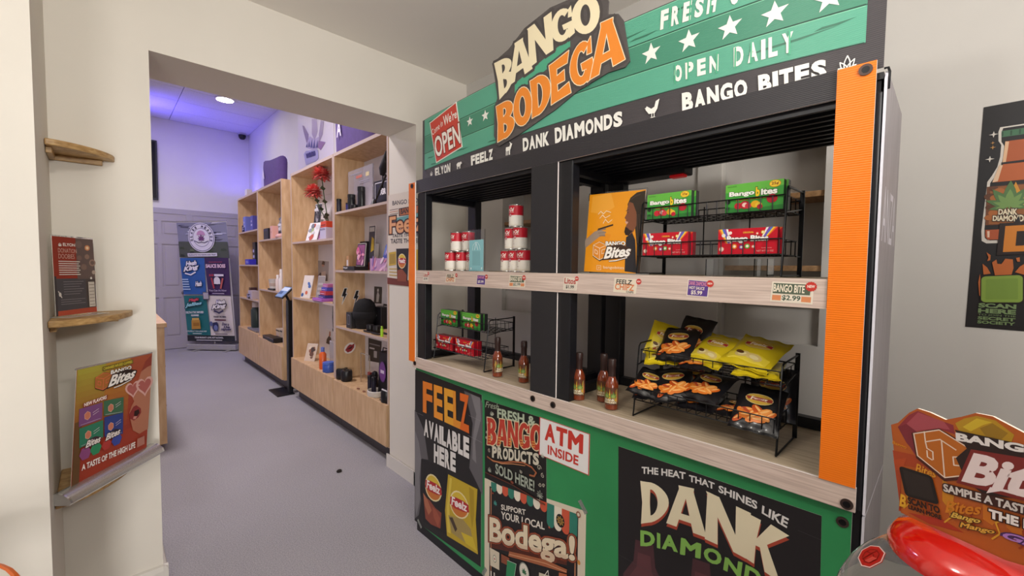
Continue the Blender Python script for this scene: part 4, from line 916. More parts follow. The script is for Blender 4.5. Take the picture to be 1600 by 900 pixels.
for pts in ([(-0.9188, 0.2182), (-0.9093, 0.2285), (-0.8961, 0.2177), (-0.8853, 0.2277), (-0.865, 0.2205)], [(-0.9106, 0.2023), (-0.8997, 0.2139), (-0.8865, 0.2018), (-0.8678, 0.2099)], [(-0.894, 0.1818), (-0.886, 0.1963), (-0.872, 0.1831), (-0.8575, 0.1928)]): pr.line(pts, .0022, '#f3e3c4')
def bb_logo(pr, q, cube='#e08a26', line='#f3e3c4', txt='#f4efe8', lw=.0018, sh='#3a2418'):
    # hexagonal bB mark, BANGO over a script Bites; q is the quad of the whole mark
    B = lambda a, b: bil(q, a, b)
    hexa = [B(0, .25), B(0, .75), B(.17, .92), B(.36, .78), B(.36, .25), B(.18, .06)]
    pr.poly([tuple(Vector(p)+Vector((.0015, -.0015))) for p in inset(hexa, 1.1)], sh); pr.poly(hexa, cube); pr.line(hexa, lw, line, closed=True)
    pr.line([B(0, .75), B(.18, .62), B(.36, .78)], lw, line); pr.line([B(.18, .62), B(.18, .06)], lw, line)
    pr.line([B(.05, .56), B(.05, .38), B(.12, .32), B(.12, .48), B(.05, .55)], lw, line); pr.line([B(.34, .6), B(.24, .54), B(.24, .36), B(.34, .42)], lw, line)
    pr.text('BANGO', (B(.34, .76), B(.86, .80), B(.86, 1.0), B(.34, .96)), txt, .04, out=((.055, sh),))
    pr.text('Bites', (B(.30, .12), B(1.0, .34), B(1.0, .82), B(.30, .68)), txt, .035, shear=.35, out=((.075, sh),))
    pr.line([B(.45, .04), B(.62, .08), B(.9, .26)], lw*3, sh); pr.line([B(.45, .04), B(.62, .09), B(.9, .27)], lw*1.8, txt)
bb_logo(pr, [(-0.9246, 0.044), (-0.7647, 0.0317), (-0.7723, 0.1102), (-0.9297, 0.1217)])
pr.poly([(-0.878, 0.1196), (-0.878, 0.1196), (-0.878, 0.1196)], '#e8971c') if False else None
pr.line([(-0.9048, 0.0261), (-0.8871, 0.0255), (-0.8854, 0.0099), (-0.9031, 0.0104)], .0012, '#f3e3c4', closed=True); pr.line(ell(*((-0.895, 0.018)), .0022, .0026, 10), .001, '#f3e3c4', closed=True)
pr.text('bangobites', ((-0.8745, 0.0114), (-0.7897, 0.0097), (-0.7911, 0.0233), (-0.8759, 0.0249)), '#f3e3c4', 0)
pr.build('poster_print', os_)
# teal card in a narrow holder in the left bay
tc_ = thing('acrylic_stand', 'small acrylic stand with a teal card in the left bay, in front of cans', 'sign holder', (1.30, 1.585, 1.4825), 'acrylic holders')
M().box(1.2985, 1.527, 1.4845, 1.3005, 1.655, 1.683, ACR).build('acrylic_sheet', tc_)
M().box(1.27, 1.527, 1.4826, 1.33, 1.655, 1.4845, ACR).build('acrylic_foot', tc_)
q = [(-1.643, 1.483), (-1.536, 1.484), (-1.536, 1.634), (-1.643, 1.633)]
M().prism([(1.2984, -p[0], p[1]) for p in q], (-0.0006, 0, 0), mat('#8cc5cc', .5)).build('card', tc_)
pr = P((1.2977, 0, 0), rough=.5)
pr.poly([(-1.618, 1.58), (-1.56, 1.579), (-1.559, 1.51), (-1.618, 1.51)], '#7fb4bb')
pr.line([(-1.618, 1.584), (-1.614, 1.607), (-1.597, 1.622), (-1.58, 1.621), (-1.565, 1.605), (-1.559, 1.585)], .0022, '#dff0f0'); pr.line([(-1.602, 1.586), (-1.591, 1.619), (-1.577, 1.586)], .004, '#dff0f0')
for x0, x1 in ((524, 536), (638, 650)): pr.poly([(-1.633, 1.491), (-1.624, 1.491), (-1.624, 1.501), (-1.633, 1.5)] if x0 == 524 else [(-1.552, 1.492), (-1.544, 1.492), (-1.544, 1.503), (-1.552, 1.502)], '#dff0f0')
pr.build('card_print', tc_)
# empty low acrylic tray
et = thing('acrylic_tray', 'empty clear acrylic tray below the candy rack on the upper shelf', 'tray', (1.33, 0.42, 1.4825), 'acrylic holders')
M().box(1.285, 0.34, 1.4827, 1.345, 0.503, 1.4845, ACR).build('tray_floor', et)
for (x0, y0, x1, y1) in ((1.285, 0.34, 1.287, 0.503), (1.343, 0.34, 1.345, 0.503), (1.287, 0.34, 1.343, 0.342), (1.287, 0.501, 1.343, 0.503), (1.287, 0.372, 1.343, 0.374)):
    M().box(x0, y0, 1.4845, x1, y1, 1.533, ACR).build('tray_wall', et)
# ================================================================== CHIP BAGS
def make_bag(kind, seed):
    rnd = random.Random(seed); blk_ = kind == 'black'; W, L, T = 0.062, 0.078, 0.0125
    ph = [rnd.uniform(0, 6) for _ in range(4)]
    def h(a, b):  # a, b in -1..1 : half thickness
        e = max(0, (1-abs(a)**3))*max(0, (1-abs(min(1, abs(b)/.88))**3.2))
        w = 1+.12*math.sin(5*a+ph[0])*math.sin(4*b+ph[1])
        return T*e**.75*w if e > 0 else 0
    def pos(u, v, k, sgn=1):
        a, b = max(-1, min(1, u/W)), max(-1, min(1, v/L)); pinch = 1-.06*(1-abs(b))*abs(a)
        wr = .0022*math.sin(9*a+ph[2])*(abs(b) > .86)+.0016*math.sin(7*b+ph[3])*(abs(a) > .9)
        return Vector((u*pinch, v, sgn*h(a, b)+wr+k+.0004*sgn))
    t = thing('chip_bag', 'x', 'chip bag', (0, 0, 0), 'chip bags in the wire rack')
    NX, NY = 14, 18
    fm = mat('#17161a', .32, coat=.4, name='black foil bag') if blk_ else mat('#d6bd1c', .35, coat=.3, name='yellow foil bag')
    bm_ = mat('#b9b6ae', .3, .4, name='silver foil back')
    m_ = M(); V = []; F = []
    for sg_ in (1, -1):
        k0 = len(V)
        for j in range(NY+1):
            for i in range(NX+1): V.append(pos(-W+2*W*i/NX, -L+2*L*j/NY, 0, sg_))
        for j in range(NY):
            for i in range(NX):
                f = (k0+j*(NX+1)+i, k0+j*(NX+1)+i+1, k0+(j+1)*(NX+1)+i+1, k0+(j+1)*(NX+1)+i); F.append(f if sg_ > 0 else f[::-1])
    n1 = NX*NY; m_.add(V, F, fm); i2 = m_.mx(bm_)
    for k in range(n1, 2*n1): m_.mi[k] = i2
    K0 = (NX+1)*(NY+1)
    edge = [i for i in range(NX+1)]+[j*(NX+1)+NX for j in range(1, NY+1)]+[NY*(NX+1)+i for i in range(NX-1, -1, -1)]+[j*(NX+1) for j in range(NY-1, 0, -1)]
    for a, b in zip(edge, edge[1:]+edge[:1]): m_.f.append((a, K0+a, K0+b, b)); m_.mi.append(0)
    m_.build('pouch', t, smooth=True)
    class PS(P):
        def tess(s, g):
            # cut the shape along a fine grid so that it follows the pouch
            return g
    pr = P((0, 0, 0), surf=lambda u, v, k: pos(u, v, k+.0007), rough=.35, gap=.00012)
    def sub(g):  # subdivide a convex shape into small quads fanning from its centre
        c = sum((Vector(p) for p in g), Vector((0, 0)))/len(g); out = []
        n = len(g)
        for i in range(n):
            a, b = Vector(g[i]), Vector(g[(i+1) % n])
            for r0, r1 in ((0, .34), (.34, .67), (.67, 1)):
                out.append([c+(a-c)*r0, c+(a-c)*r1, c+(b-c)*r1, c+(b-c)*r0] if r0 else [c, c+(a-c)*r1, c+(b-c)*r1])
        return out
    def blob(g, c):
        pr.k += 1
        for q in sub(g): pr.m.add([pr.at(p) for p in q], [tuple(range(len(q)))], pr.mt(c))
    for b in (-.94, .94):
        for k in range(3): pr.line([(-W*.97+2*W*.97*i/14, L*b+.0022*(k-1)) for i in range(15)], .0008, '#0c0c0e' if blk_ else '#b39c12')
    if blk_:
        cs = ['#d2641c', '#e07a26', '#bf4f1a', '#e89340']
        for k in range(11):
            x, y, ro = -.036+.0145*(k % 6)+rnd.uniform(-.005, .005), -.022-.020*(k//6)+rnd.uniform(-.008, .008), rnd.uniform(-50, 50)
            L_ = rnd.uniform(.015, .024); blob(ell(x, y, L_, L_*rnd.uniform(.38, .55), 12, rot=ro), cs[rnd.randrange(4)])
            R0 = math.radians(ro); blob(ell(x-.002*math.sin(R0), y+.003, L_*.75, L_*.16, 10, rot=ro), '#f2b46a')
        blob([(-.04, -.014), (-.03, -.012), (-.012, -.026), (-.016, -.03)], '#b5482a')
    else:
        blob([(-.05, -.055), (.05, -.055), (.052, -.03), (.02, -.02), (-.03, -.02), (-.052, -.03)], '#e2cc3c')
        for (x, y, rx, ry, rot) in ((-.018, -.032, .018, .013, 20), (.014, -.036, .022, .013, -15)):
            blob(ell(x, y, rx, ry, 12, rot=rot), '#d9c07a'); blob(ell(x, y, rx*.6, ry*.5, 10, rot=rot), '#e8d9a0')
        blob(ell(-.026, -.026, .012, .007, 10, rot=-20), '#5a3a1c')
    blob(ell(0, .022, .036, .019, 18), '#d8c690'); blob(ell(0, .022, .034, .0172, 18), '#c9a23c'); blob([(-.034, .016), (.034, .016), (.034, .028), (-.034, .028)], '#a5242c' if not blk_ else '#9a3a2c')
    pr.text('Feelz', (-.022, .016, .022, .029), '#efe3c8', .03, shear=.15)
    pr.build('bag_print', t); return t
bk, yl = make_bag('black', 3), make_bag('yellow', 5)
bused = {'black': 0, 'yellow': 0}
def put_bag(kind, loc, tilt, rz=0.0, roll=0.0, s=1.0, label=''):
    # tilt: how far the bag's top edge is raised; rz turns it about the vertical; local x points to the viewer's right (-y)
    o = (bk if kind == 'black' else yl); o = o if not bused[kind] else copy_thing(o, (0, 0, 0)); bused[kind] = 1
    Rm = Matrix.Rotation(rz, 3, 'Z') @ Matrix(((0, math.cos(tilt), -math.sin(tilt)), (-1, 0, 0), (0, math.sin(tilt), math.cos(tilt)))) @ Matrix.Rotation(roll, 3, 'Z')
    o.location = loc; o.rotation_euler = Rm.to_euler(); o.scale = (s, s, s); o['label'] = label
zu, zl = RK3[2]+.1875, RK3[2]+.065
R = math.radians
for a in (
 ('yellow', (1.375, .675, zu+.022), R(18), .2, .25, .9, 'yellow chip bag at the left end of the top tier'),
 ('yellow', (1.425, .695, zu+.060), R(62), .5, -.3, .85, 'yellow chip bag standing at the back left of the top tier'),
 ('black', (1.385, .625, zu+.062), R(38), -.05, .12, 1.0, 'black chip bag leaning at the left of the top tier'),
 ('black', (1.445, .60, zu+.082), R(60), -.1, -.1, .95, 'dark chip bag upright behind the others on the top tier'),
 ('black', (1.36, .545, zu+.017), R(8), .0, .1, .85, 'black chip bag lying under the two yellow ones on the top tier'),
 ('yellow', (1.39, .508, zu+.058), R(30), -.05, -.2, 1.0, 'yellow chip bag in the middle of the top tier'),
 ('yellow', (1.375, .375, zu+.026), R(8), .05, .1, 1.0, 'yellow chip bag lying at the bottom right of the top tier'),
 ('yellow', (1.392, .392, zu+.066), R(24), .12, -.28, 1.12, 'large yellow chip bag on top at the right of the top tier'),
 ('black', (1.325, .695, zl+.05), R(30), .35, -.3, .85, 'black chip bag poking out at the left end of the bottom tier'),
 ('black', (1.335, .690, zl+.018), R(6), .2, .2, .9, 'black chip bag lowest at the left end of the bottom tier'),
 ('black', (1.345, .615, zl+.058), R(32), .1, .35, 1.0, 'black chip bag turned aslant in the left of the bottom tier'),
 ('black', (1.36, .535, zl+.022), R(10), -.2, .25, 1.0, 'black chip bag lying low in the middle of the bottom tier'),
 ('black', (1.365, .515, zl+.068), R(26), -.1, -.1, 1.0, 'black chip bag on top in the middle of the bottom tier'),
 ('black', (1.42, .58, zl+.075), R(55), .0, .05, .95, 'black chip bag standing at the back of the bottom tier'),
 ('black', (1.36, .425, zl+.018), R(6), -.1, .1, .85, 'black chip bag flat under its right neighbour in the bottom tier'),
 ('black', (1.33, .362, zl+.042), R(40), .1, -.05, 1.0, 'black chip bag facing front at the right end of the bottom tier'),
 ('black', (1.43, .352, zl+.070), R(66), .15, 0, 1.0, 'black chip bag upright at the back right of the bottom tier'),
): put_bag(*a[:6], label=a[6])

# ================================================================== LEFT PIER: CORNER SHELVES
OAK2 = wood('#9c7848', '#b48f5c', '#c6a470', 'golden oak shelf', (9, 9, 30), 0.45)
def corner_shelf(a, b, ztop, label, power=1.7):
    n = 18; t = thing('corner_shelf', label, 'shelf', (-0.139, 2.499, ztop-0.024), 'oak corner shelves on the left pier')
    pts = [(-0.139, 2.499)]
    for i in range(n+1):
        th = math.pi/2*i/n; pts.append((-0.139+a*math.cos(th)**(2/power), 2.499-b*math.sin(th)**(2/power)))
    M().prism([(x, y, ztop-0.024) for x, y in pts], (0, 0, 0.024), OAK2).build('board', t, bevel=0.004)
    M().box(-0.139, 2.482, ztop-0.046, -0.139+a*.8, 2.499, ztop-0.024, OAK2).build('wall_cleat', t, bevel=0.002)
    M().box(-0.139, 2.499-b*.8, ztop-0.046, -0.122, 2.482, ztop-0.024, OAK2).build('wall_cleat', t, bevel=0.002)
    return t
corner_shelf(.19, .195, 1.955, 'empty oak corner shelf, the top one on the left pier')
corner_shelf(.232, .345, 1.298, 'middle oak corner shelf carrying the donation flyer')
corner_shelf(.235, .345, 0.655, 'lowest oak corner shelf under the tabletop banner')
# ---- flyer in an acrylic stand
fl = thing('flyer_stand', 'acrylic stand with a red and grey donation flyer on the middle corner shelf', 'sign holder', (-0.07, 2.34, 1.2985))
OM = Vector((-0.123, 2.276, 0)); UM = Vector((.65, .76, 0)).normalized(); NM = UM.cross(Vector((0, 0, 1)))
def onM(p, d=0): return OM+UM*p[0]+Vector((0, 0, p[1]))+NM*d
q = [(-0.0034, 1.304), (0.16, 1.305), (0.152, 1.595), (-0.0083, 1.598)]
q[0] = (q[0][0], max(q[0][1], 1.303)); q[1] = (q[1][0], max(q[1][1], 1.303))
M().prism([onM(p, -.0005) for p in inset(q, 1.035)], -NM*.002, ACR).build('acrylic_sheet', fl)
M().prism([onM(p, .0006) for p in q], -NM*.001, mat('#e4ddd2', .5)).build('paper', fl)
M().prism([onM((q[0][0]-.004, 1.2986), .045), onM((q[1][0]+.004, 1.2986), .045), onM((q[1][0]+.004, 1.2986), -.03), onM((q[0][0]-.004, 1.2986), -.03)], (0, 0, .0022), mat('#e6e2da', .2, trans=.5)).build('acrylic_foot', fl)
pr = P(OM+NM*.0008, UM, (0, 0, 1), rough=.35)
pr.poly(q, '#4e4441')
pr.poly([bil(q, 0, .46), bil(q, .55, .46), bil(q, .55, 1), bil(q, 0, 1)], '#8e3324'); pr.poly([bil(q, 0, .0), bil(q, 1, .0), bil(q, 1, .07), bil(q, 0, .06)], '#b04a33'); pr.poly([bil(q, 0, .0), bil(q, .05, .0), bil(q, .05, .5), bil(q, 0, .5)], '#3f3a3c')
pr.poly([bil(q, .05, .06), bil(q, .75, .07), bil(q, .75, .47), bil(q, .05, .47)], '#4b484c')
pr.poly([bil(q, .55, .46), bil(q, 1, .46), bil(q, 1, 1), bil(q, .55, 1)], '#655450')
for x, y, r, c in ((.84, .88, .011, '#c9855a'), (.84, .88, .006, '#e6c9a4'), (.82, .76, .010, '#8e7264'), (.95, .68, .014, '#947a6c'), (.95, .68, .008, '#6a5650'), (.72, .62, .012, '#7d665c'), (.62, .74, .010, '#7a615a'), (.97, .55, .008, '#b09c8e'), (.62, .92, .014, '#74605a')): pr.poly(ell(*bil(q, x, y), r, r, 12), c)
c = bil(q, .17, .9); pr.leaf(c[0], c[1]-.004, .010, '#e8e2da', line=.001)
pr.text('ELYON', (bil(q, .24, .885), bil(q, .53, .885), bil(q, .53, .925), bil(q, .24, .925)), '#ece6de', .02)
pr.text('DONATION', (bil(q, .12, .8), bil(q, .56, .8), bil(q, .56, .855), bil(q, .12, .855)), '#c9a294'); pr.text('DOOBIES', (bil(q, .12, .725), bil(q, .5, .725), bil(q, .5, .785), bil(q, .12, .785)), '#c9a294')
for k in range(7): pr.line([bil(q, .12, .69-.028*k), bil(q, .62-.03*(k % 2), .69-.028*k)], .0032, '#d9cfc6')
for k in range(6): pr.line([bil(q, .2, .43-.032*k), bil(q, .68-.05*(k % 3), .43-.032*k)], .0018, '#8a8488')
for k in range(3): pr.line([bil(q, .12, .2-.028*k), bil(q, .7-.1*(k % 2), .2-.028*k)], .0018, '#8a8488')
pr.poly([bil(q, .80, .08), bil(q, .96, .08), bil(q, .96, .42), bil(q, .8, .42)], '#c9c0b4')
for k in range(7): pr.line([bil(q, .82, .11+.045*k), bil(q, .94, .11+.045*k)], .0022, '#7a6a60')
c = bil(q, .88, .47); pr.leaf(c[0], c[1]-.004, .011, '#e8e2da', n=5)
c = bil(q, .1, .27); pr.poly(ell(c[0], c[1], .005, .008, 10), '#d6cfc8'); pr.line([(c[0]-.006, c[1]+.012), (c[0], c[1]), (c[0]+.006, c[1]-.012)], .003, '#d6cfc8')
pr.build('flyer_print', fl)
# ---- tabletop roll-up banner
tb = thing('tabletop_banner', 'small red Bango Bites roll-up banner on the lowest corner shelf', 'banner', (0.02, 2.32, 0.656))
OL = Vector((-0.072, 2.19, 0)); UL = UM; NL = NM
def onL(p, d=0): return OL+UL*p[0]+Vector((0, 0, p[1]))+NL*d
q = [(-0.0413, 0.6909), (0.2975, 0.6848), (0.3422, 1.104), (-0.003, 1.113)]
q[0] = (q[0][0], .69); q[1] = (q[1][0], .69)
SIL = mat('#c9c7c6', .25, .75, name='brushed aluminium'); CHR = mat('#d8d8da', .12, .95)
base = M(); prof = [(.040, .657), (.046, .664), (.040, .680), (.022, .694), (.004, .700), (-.012, .698), (-.024, .686), (-.026, .657)]
base.prism([onL((-.085, z), d) for d, z in prof], UL*.415, SIL); base.build('cassette', tb, smooth=True)
for s_, w_ in ((-.092, .0075), (.330, .0075)): M().prism([onL((s_, z), d) for d, z in prof], UL*w_, CHR).build('end_cap', tb, smooth=True)
M().prism([onL(p, -.002) for p in q], NL*.0012, mat('#d9d2c6', .5)).build('banner_sheet', tb)
M().tube([onL((q[3][0]-.003, q[3][1]+.002), -.002), onL((q[2][0]+.003, q[2][1]+.002), -.002)], .0035, SIL, 8).build('top_rail', tb, smooth=True)
M().tube([onL(((q[0][0]+q[1][0])/2, .69), -.012), onL(((q[3][0]+q[2][0])/2, q[2][1]), -.008)], .004, SIL, 8).build('pole', tb, smooth=True)
pr = P(OL-NL*.0007, UL, (0, 0, 1), rough=.4, gap=.00005)
pr.poly(q, '#a13a26')
def G(a0, b0, a1, b1, c): pr.poly([bil(q, a0, b0), bil(q, a1, b0), bil(q, a1, b1), bil(q, a0, b1)], c)
n = 14
for k in range(n):   # printed run from red at the foot to yellow green at the top
    t_ = k/(n-1); b0 = .3+.7*k/n; b1 = .3+.7*(k+1)/n
    for a0, a1, top in ((0, .34, (0xa8, 0x9c, 0x3a)), (.34, .67, (0xb8, 0x8a, 0x34)), (.67, 1, (0xa8, 0x52, 0x34))):
        col = tuple(int(lo+(hi-lo)*t_**.8) for lo, hi in zip((0x96, 0x34, 0x24), top)); G(a0, b0, a1, b1, '#%02x%02x%02x' % col)
G(0, 0, .08, .55, '#6a4a2a')
# woman's face at the right edge: skin, heart glasses, lips
sk = '#b5765c'
pr.poly([(0.3411, 1.101), (0.3022, 1.075), (0.2789, 1.037), (0.2557, 0.9868), (0.2432, 0.9468), (0.2312, 0.9345), (0.239, 0.9216), (0.2251, 0.9051), (0.211, 0.8753), (0.218, 0.8451), (0.2278, 0.7996), (0.2604, 0.7725), (0.2885, 0.7759), (0.3063, 0.7762), (0.3216, 0.8953)], sk)
pr.poly([(0.3411, 1.101), (0.3022, 1.075), (0.2789, 1.037), (0.3147, 1.05), (0.3357, 1.052)], '#8e3a2c')
def heart(c, r):
    x, y = c; return [(x+r*.062*16*math.sin(t)**3, y+r*.062*(13*math.cos(t)-5*math.cos(2*t)-2*math.cos(3*t)-math.cos(4*t))) for t in [2*math.pi*i/24 for i in range(24)]]
for c, r in (((0.2343, 0.9753), .030), ((0.2957, 0.972), .036)):
    pr.poly(heart(c, r*1.3), '#d9aaa2'); pr.poly(heart(c, r*.98), '#b0605a')
pr.line([(0.258, 0.9826), (0.2682, 0.9818)], .004, '#d7b3ae')
pr.poly([(0.2331, 0.899), (0.2482, 0.901), (0.2713, 0.8792), (0.2724, 0.861), (0.2563, 0.8452), (0.2334, 0.8394), (0.2151, 0.8545), (0.211, 0.8753)], '#8a2c2c'); pr.poly([(0.2374, 0.8787), (0.2601, 0.8794), (0.2638, 0.8625), (0.2498, 0.8532), (0.235, 0.8599)], '#2a1212'); pr.poly([(0.2332, 0.857), (0.2507, 0.8529), (0.2419, 0.8434), (0.2296, 0.8478)], '#c98a80')
pr.poly([(0.1935, 0.9619), (0.2432, 0.9468), (0.2312, 0.9345), (0.239, 0.9216), (0.2251, 0.9051), (0.211, 0.8753), (0.218, 0.8451), (0.1958, 0.812), (0.1649, 0.8241)], '#b5542e') if False else None
# packs
for (pts, c) in (([(-0.0024, 0.9682), (0.0917, 0.9633), (0.0872, 0.8994), (-0.0062, 0.9029)], '#7a4a7e'), ([(0.0968, 0.9668), (0.1869, 0.9551), (0.1829, 0.8906), (0.0945, 0.9083)], '#3f6a4e'), ([(-0.0052, 0.8965), (0.0912, 0.8947), (0.0887, 0.828), (-0.008, 0.8247)], '#2f7a5e'), ([(0.0957, 0.9028), (0.1814, 0.8924), (0.1766, 0.8059), (0.0942, 0.8258)], '#2c3f84')):
    pr.poly(pts, c); cx_ = sum(p[0] for p in pts)/4; cy_ = sum(p[1] for p in pts)/4
    pr.poly(inset(pts, .9), c); pr.line([tuple(Vector(inset(pts, .85)[3])), tuple(Vector(inset(pts, .85)[2]))], .0012, '#c9b8c4')
    hx = [(cx_-.014+.013*math.cos(math.radians(60*i+30)), cy_+.016*math.sin(math.radians(60*i+30))) for i in range(6)]; pr.poly(hx, '#c9785e'); pr.line(hx, .001, '#e6c4b0', closed=True)
    for k in range(2): pr.line([(cx_+.008, cy_+.004-.009*k), (cx_+.032, cy_+.011-.009*k)], .0015, '#d9c9d0')
for (c, r, col) in (((0.0131, 0.7971), .024, '#8e4a7e'), ((0.0558, 0.797), .024, '#2f8a5e'), ((0.1008, 0.7938), .022, '#b23a34'), ((0.147, 0.7943), .024, '#3a4aa0')):
    pr.poly(ell(c[0], c[1], r, r*1.05, 6), col)
pr.text('Bites', ((0.0138, 0.8153), (0.077, 0.8148), (0.078, 0.84), (0.0166, 0.84)), '#f0e6e0', .03, shear=.35, out=((.08, '#3a2430'),)); pr.text('Bites', ((0.0964, 0.8086), (0.1644, 0.8108), (0.1654, 0.836), (0.0988, 0.8336)), '#f0e6e0', .03, shear=.35, out=((.08, '#2a2430'),))
pr.poly([(0.0949, 1.101), (0.2374, 1.1), (0.2367, 1.082), (0.0943, 1.084)], '#6a5a1e'); pr.text('CANNABIS INFUSED GUMMIES', ((0.0986, 1.087), (0.2319, 1.086), (0.2323, 1.097), (0.099, 1.098)), '#d8c63e', .02)
bb_logo(pr, [(0.0606, 1.01), (0.2392, 0.9948), (0.2547, 1.075), (0.0668, 1.085)], cube='#a86a2e', line='#d9674a', lw=.002, sh='#2a1a16')
pr.poly([(0.0108, 0.9851), (0.1117, 0.9867), (0.1097, 0.9705), (0.0102, 0.9688)], '#8a2c22'); pr.text('NEW FLAVORS', ((0.0141, 0.9712), (0.1069, 0.9727), (0.1074, 0.9868), (0.0146, 0.9845)), '#f0e3da', .04)
pr.text('A TASTE OF THE HIGH LIFE', ((-0.005, 0.7391), (0.2332, 0.7236), (0.2342, 0.7492), (-0.0029, 0.7613)), '#efe6e0', .035)
pr.poly([(0.2415, 0.72), (0.2811, 0.7195), (0.2824, 0.7551), (0.2445, 0.7562)], '#b5796a')
pr.build('banner_print', tb)
# ---- wall poster glimpsed between pier and stand
q = [(-2.889, 1.375), (-2.494, 1.367), (-2.494, 2.014), (-2.872, 2.021)]
o, pr = sheet('feelz_wall_poster', 'cream Feelz taste poster on the jamb, half hidden by the left orange upright', 'poster', q, 1.5175, '#d5cabd')
pr.poly([(-2.892, 1.421), (-2.533, 1.405), (-2.533, 1.365), (-2.892, 1.372)], '#6e2f24')
pr.text('BANGO BODEGA', ((-2.813, 1.941), (-2.356, 1.923), (-2.356, 1.954), (-2.813, 1.973)), '#34303a', .02)
pr.poly([(-2.723, 1.911), (-2.398, 1.912), (-2.398, 1.853), (-2.72, 1.856)], '#2c2220'); pr.poly([(-2.71, 1.905), (-2.398, 1.907), (-2.398, 1.86), (-2.707, 1.861)], '#b5683a'); pr.text('BANGO', ((-2.696, 1.868), (-2.502, 1.87), (-2.502, 1.908), (-2.696, 1.907)), '#2c2220', .04)
for k in range(3): pr.line([(-2.853, 1.91), (-2.73, 1.91)] if k == 0 else [(-2.853, 1.895), (-2.73, 1.895)] if k == 1 else [(-2.853, 1.879), (-2.73, 1.879)], .004, ('#5a2f22', '#b5683a', '#5a2f22')[k])
pr.poly([(-2.77, 1.847), (-2.384, 1.86), (-2.384, 1.794), (-2.77, 1.787)], '#5f9a9a')
pr.text('Feelz', ((-2.857, 1.739), (-2.398, 1.738), (-2.398, 1.861), (-2.856, 1.86)), '#dba070', .02, out=((.07, '#241a18'), (.025, '#8a4a2c')))
pr.text('TASTE THE FEELZ', ((-2.818, 1.711), (-2.398, 1.705), (-2.398, 1.726), (-2.818, 1.736)), '#34303a', .02); pr.text('TASTE THE FEELZ', ((-2.839, 1.668), (-2.376, 1.662), (-2.376, 1.69), (-2.839, 1.702)), '#34303a', .02)
pr.poly([(-2.758, 1.629), (-2.587, 1.627), (-2.604, 1.403), (-2.745, 1.407)], '#1c191c'); feelz_oval(pr, [(-2.728, 1.493), (-2.628, 1.494), (-2.628, 1.586), (-2.728, 1.588)])
pr.poly([(-2.742, 1.476), (-2.677, 1.485), (-2.612, 1.444), (-2.62, 1.398), (-2.742, 1.398)], '#8a4630'); pr.poly([(-2.583, 1.619), (-2.398, 1.614), (-2.397, 1.401), (-2.588, 1.399)], '#b99a30')
pr.poly([(-2.865, 1.603), (-2.762, 1.61), (-2.759, 1.515), (-2.865, 1.506)], '#c7a63c'); pr.poly([(-2.854, 1.59), (-2.772, 1.595), (-2.769, 1.524), (-2.854, 1.517)], '#a5873a')
for k in range(3): pr.line([(-2.858, 1.484), (-2.745, 1.485)] if k == 0 else [(-2.858, 1.462), (-2.749, 1.46)] if k == 1 else [(-2.858, 1.439), (-2.749, 1.437)], .006, '#b9962e')
pr.build('poster_print', o)
# ================================================================== RIGHT WALL POSTER
q = [(0.0416, 1.332), (0.49, 1.325), (0.49, 2.02), (0.052, 2.004)]
q[1] = (q[1][0], q[0][1]-.003); q[2] = (q[2][0], q[3][1]+.004)
o, pr = sheet('hot_sauce_poster', 'black hot sauce bottle poster on the wall right of the stand', 'poster', q, 1.9395, '#1a1718', .001)
BC = .235   # axis of the printed bottle
def mir(pts): return pts+[(2*BC-x, y) for x, y in pts[::-1]]
L_ = [(0.0891, 1.89), (0.0922, 1.883), (0.0915, 1.848), (0.0871, 1.819), (0.0777, 1.795), (0.069, 1.777)]
outl = [(0.0848, 1.925), (0.0877, 1.936), (0.0861, 1.895)] + L_
outl = [(0.0877, 1.936), (0.0849, 1.923), (0.0861, 1.896)] + L_
pr.poly(mir(outl+[(0.0631, 1.629), (0.065, 1.599), (0.0749, 1.591)]), '#cfc8be'); pr.poly(mir([tuple(Vector(p)+Vector((.006, -.004))) for p in outl]+[tuple(Vector(p)+Vector((.006, .006))) for p in ((0.0631, 1.629), (0.0657, 1.601), (0.0756, 1.594))]), '#1a1718')
pr.poly(mir([(0.091, 1.924), (0.0918, 1.906)]), '#3f6a4c')
for k in range(16):
    x = -.005
a = (0.0933, 1.923); b = (0.094, 1.907)
for k in range(18): x = a[0]+(2*BC-2*a[0])*k/17; pr.line([(x, a[1]-.002), (x, b[1]+.002)], .0035, '#2a4a35')
pr.poly(mir([(0.0996, 1.892), (0.0992, 1.862), (0.0973, 1.83)]), '#a8542a'); pr.poly([(0.0996, 1.892), (0.1071, 1.89), (0.1033, 1.831), (0.0967, 1.83)], '#d9b08a')
pr.poly(mir([(0.0981, 1.825), (0.0915, 1.801), (0.0805, 1.774)]), '#b05a2c'); pr.poly([(0.0906, 1.823), (0.0976, 1.823), (0.0898, 1.776), (0.0788, 1.774)], '#d9b898')
pr.line([(0.0963, 1.828), (0.138, 1.829)], .006, '#1a1718')
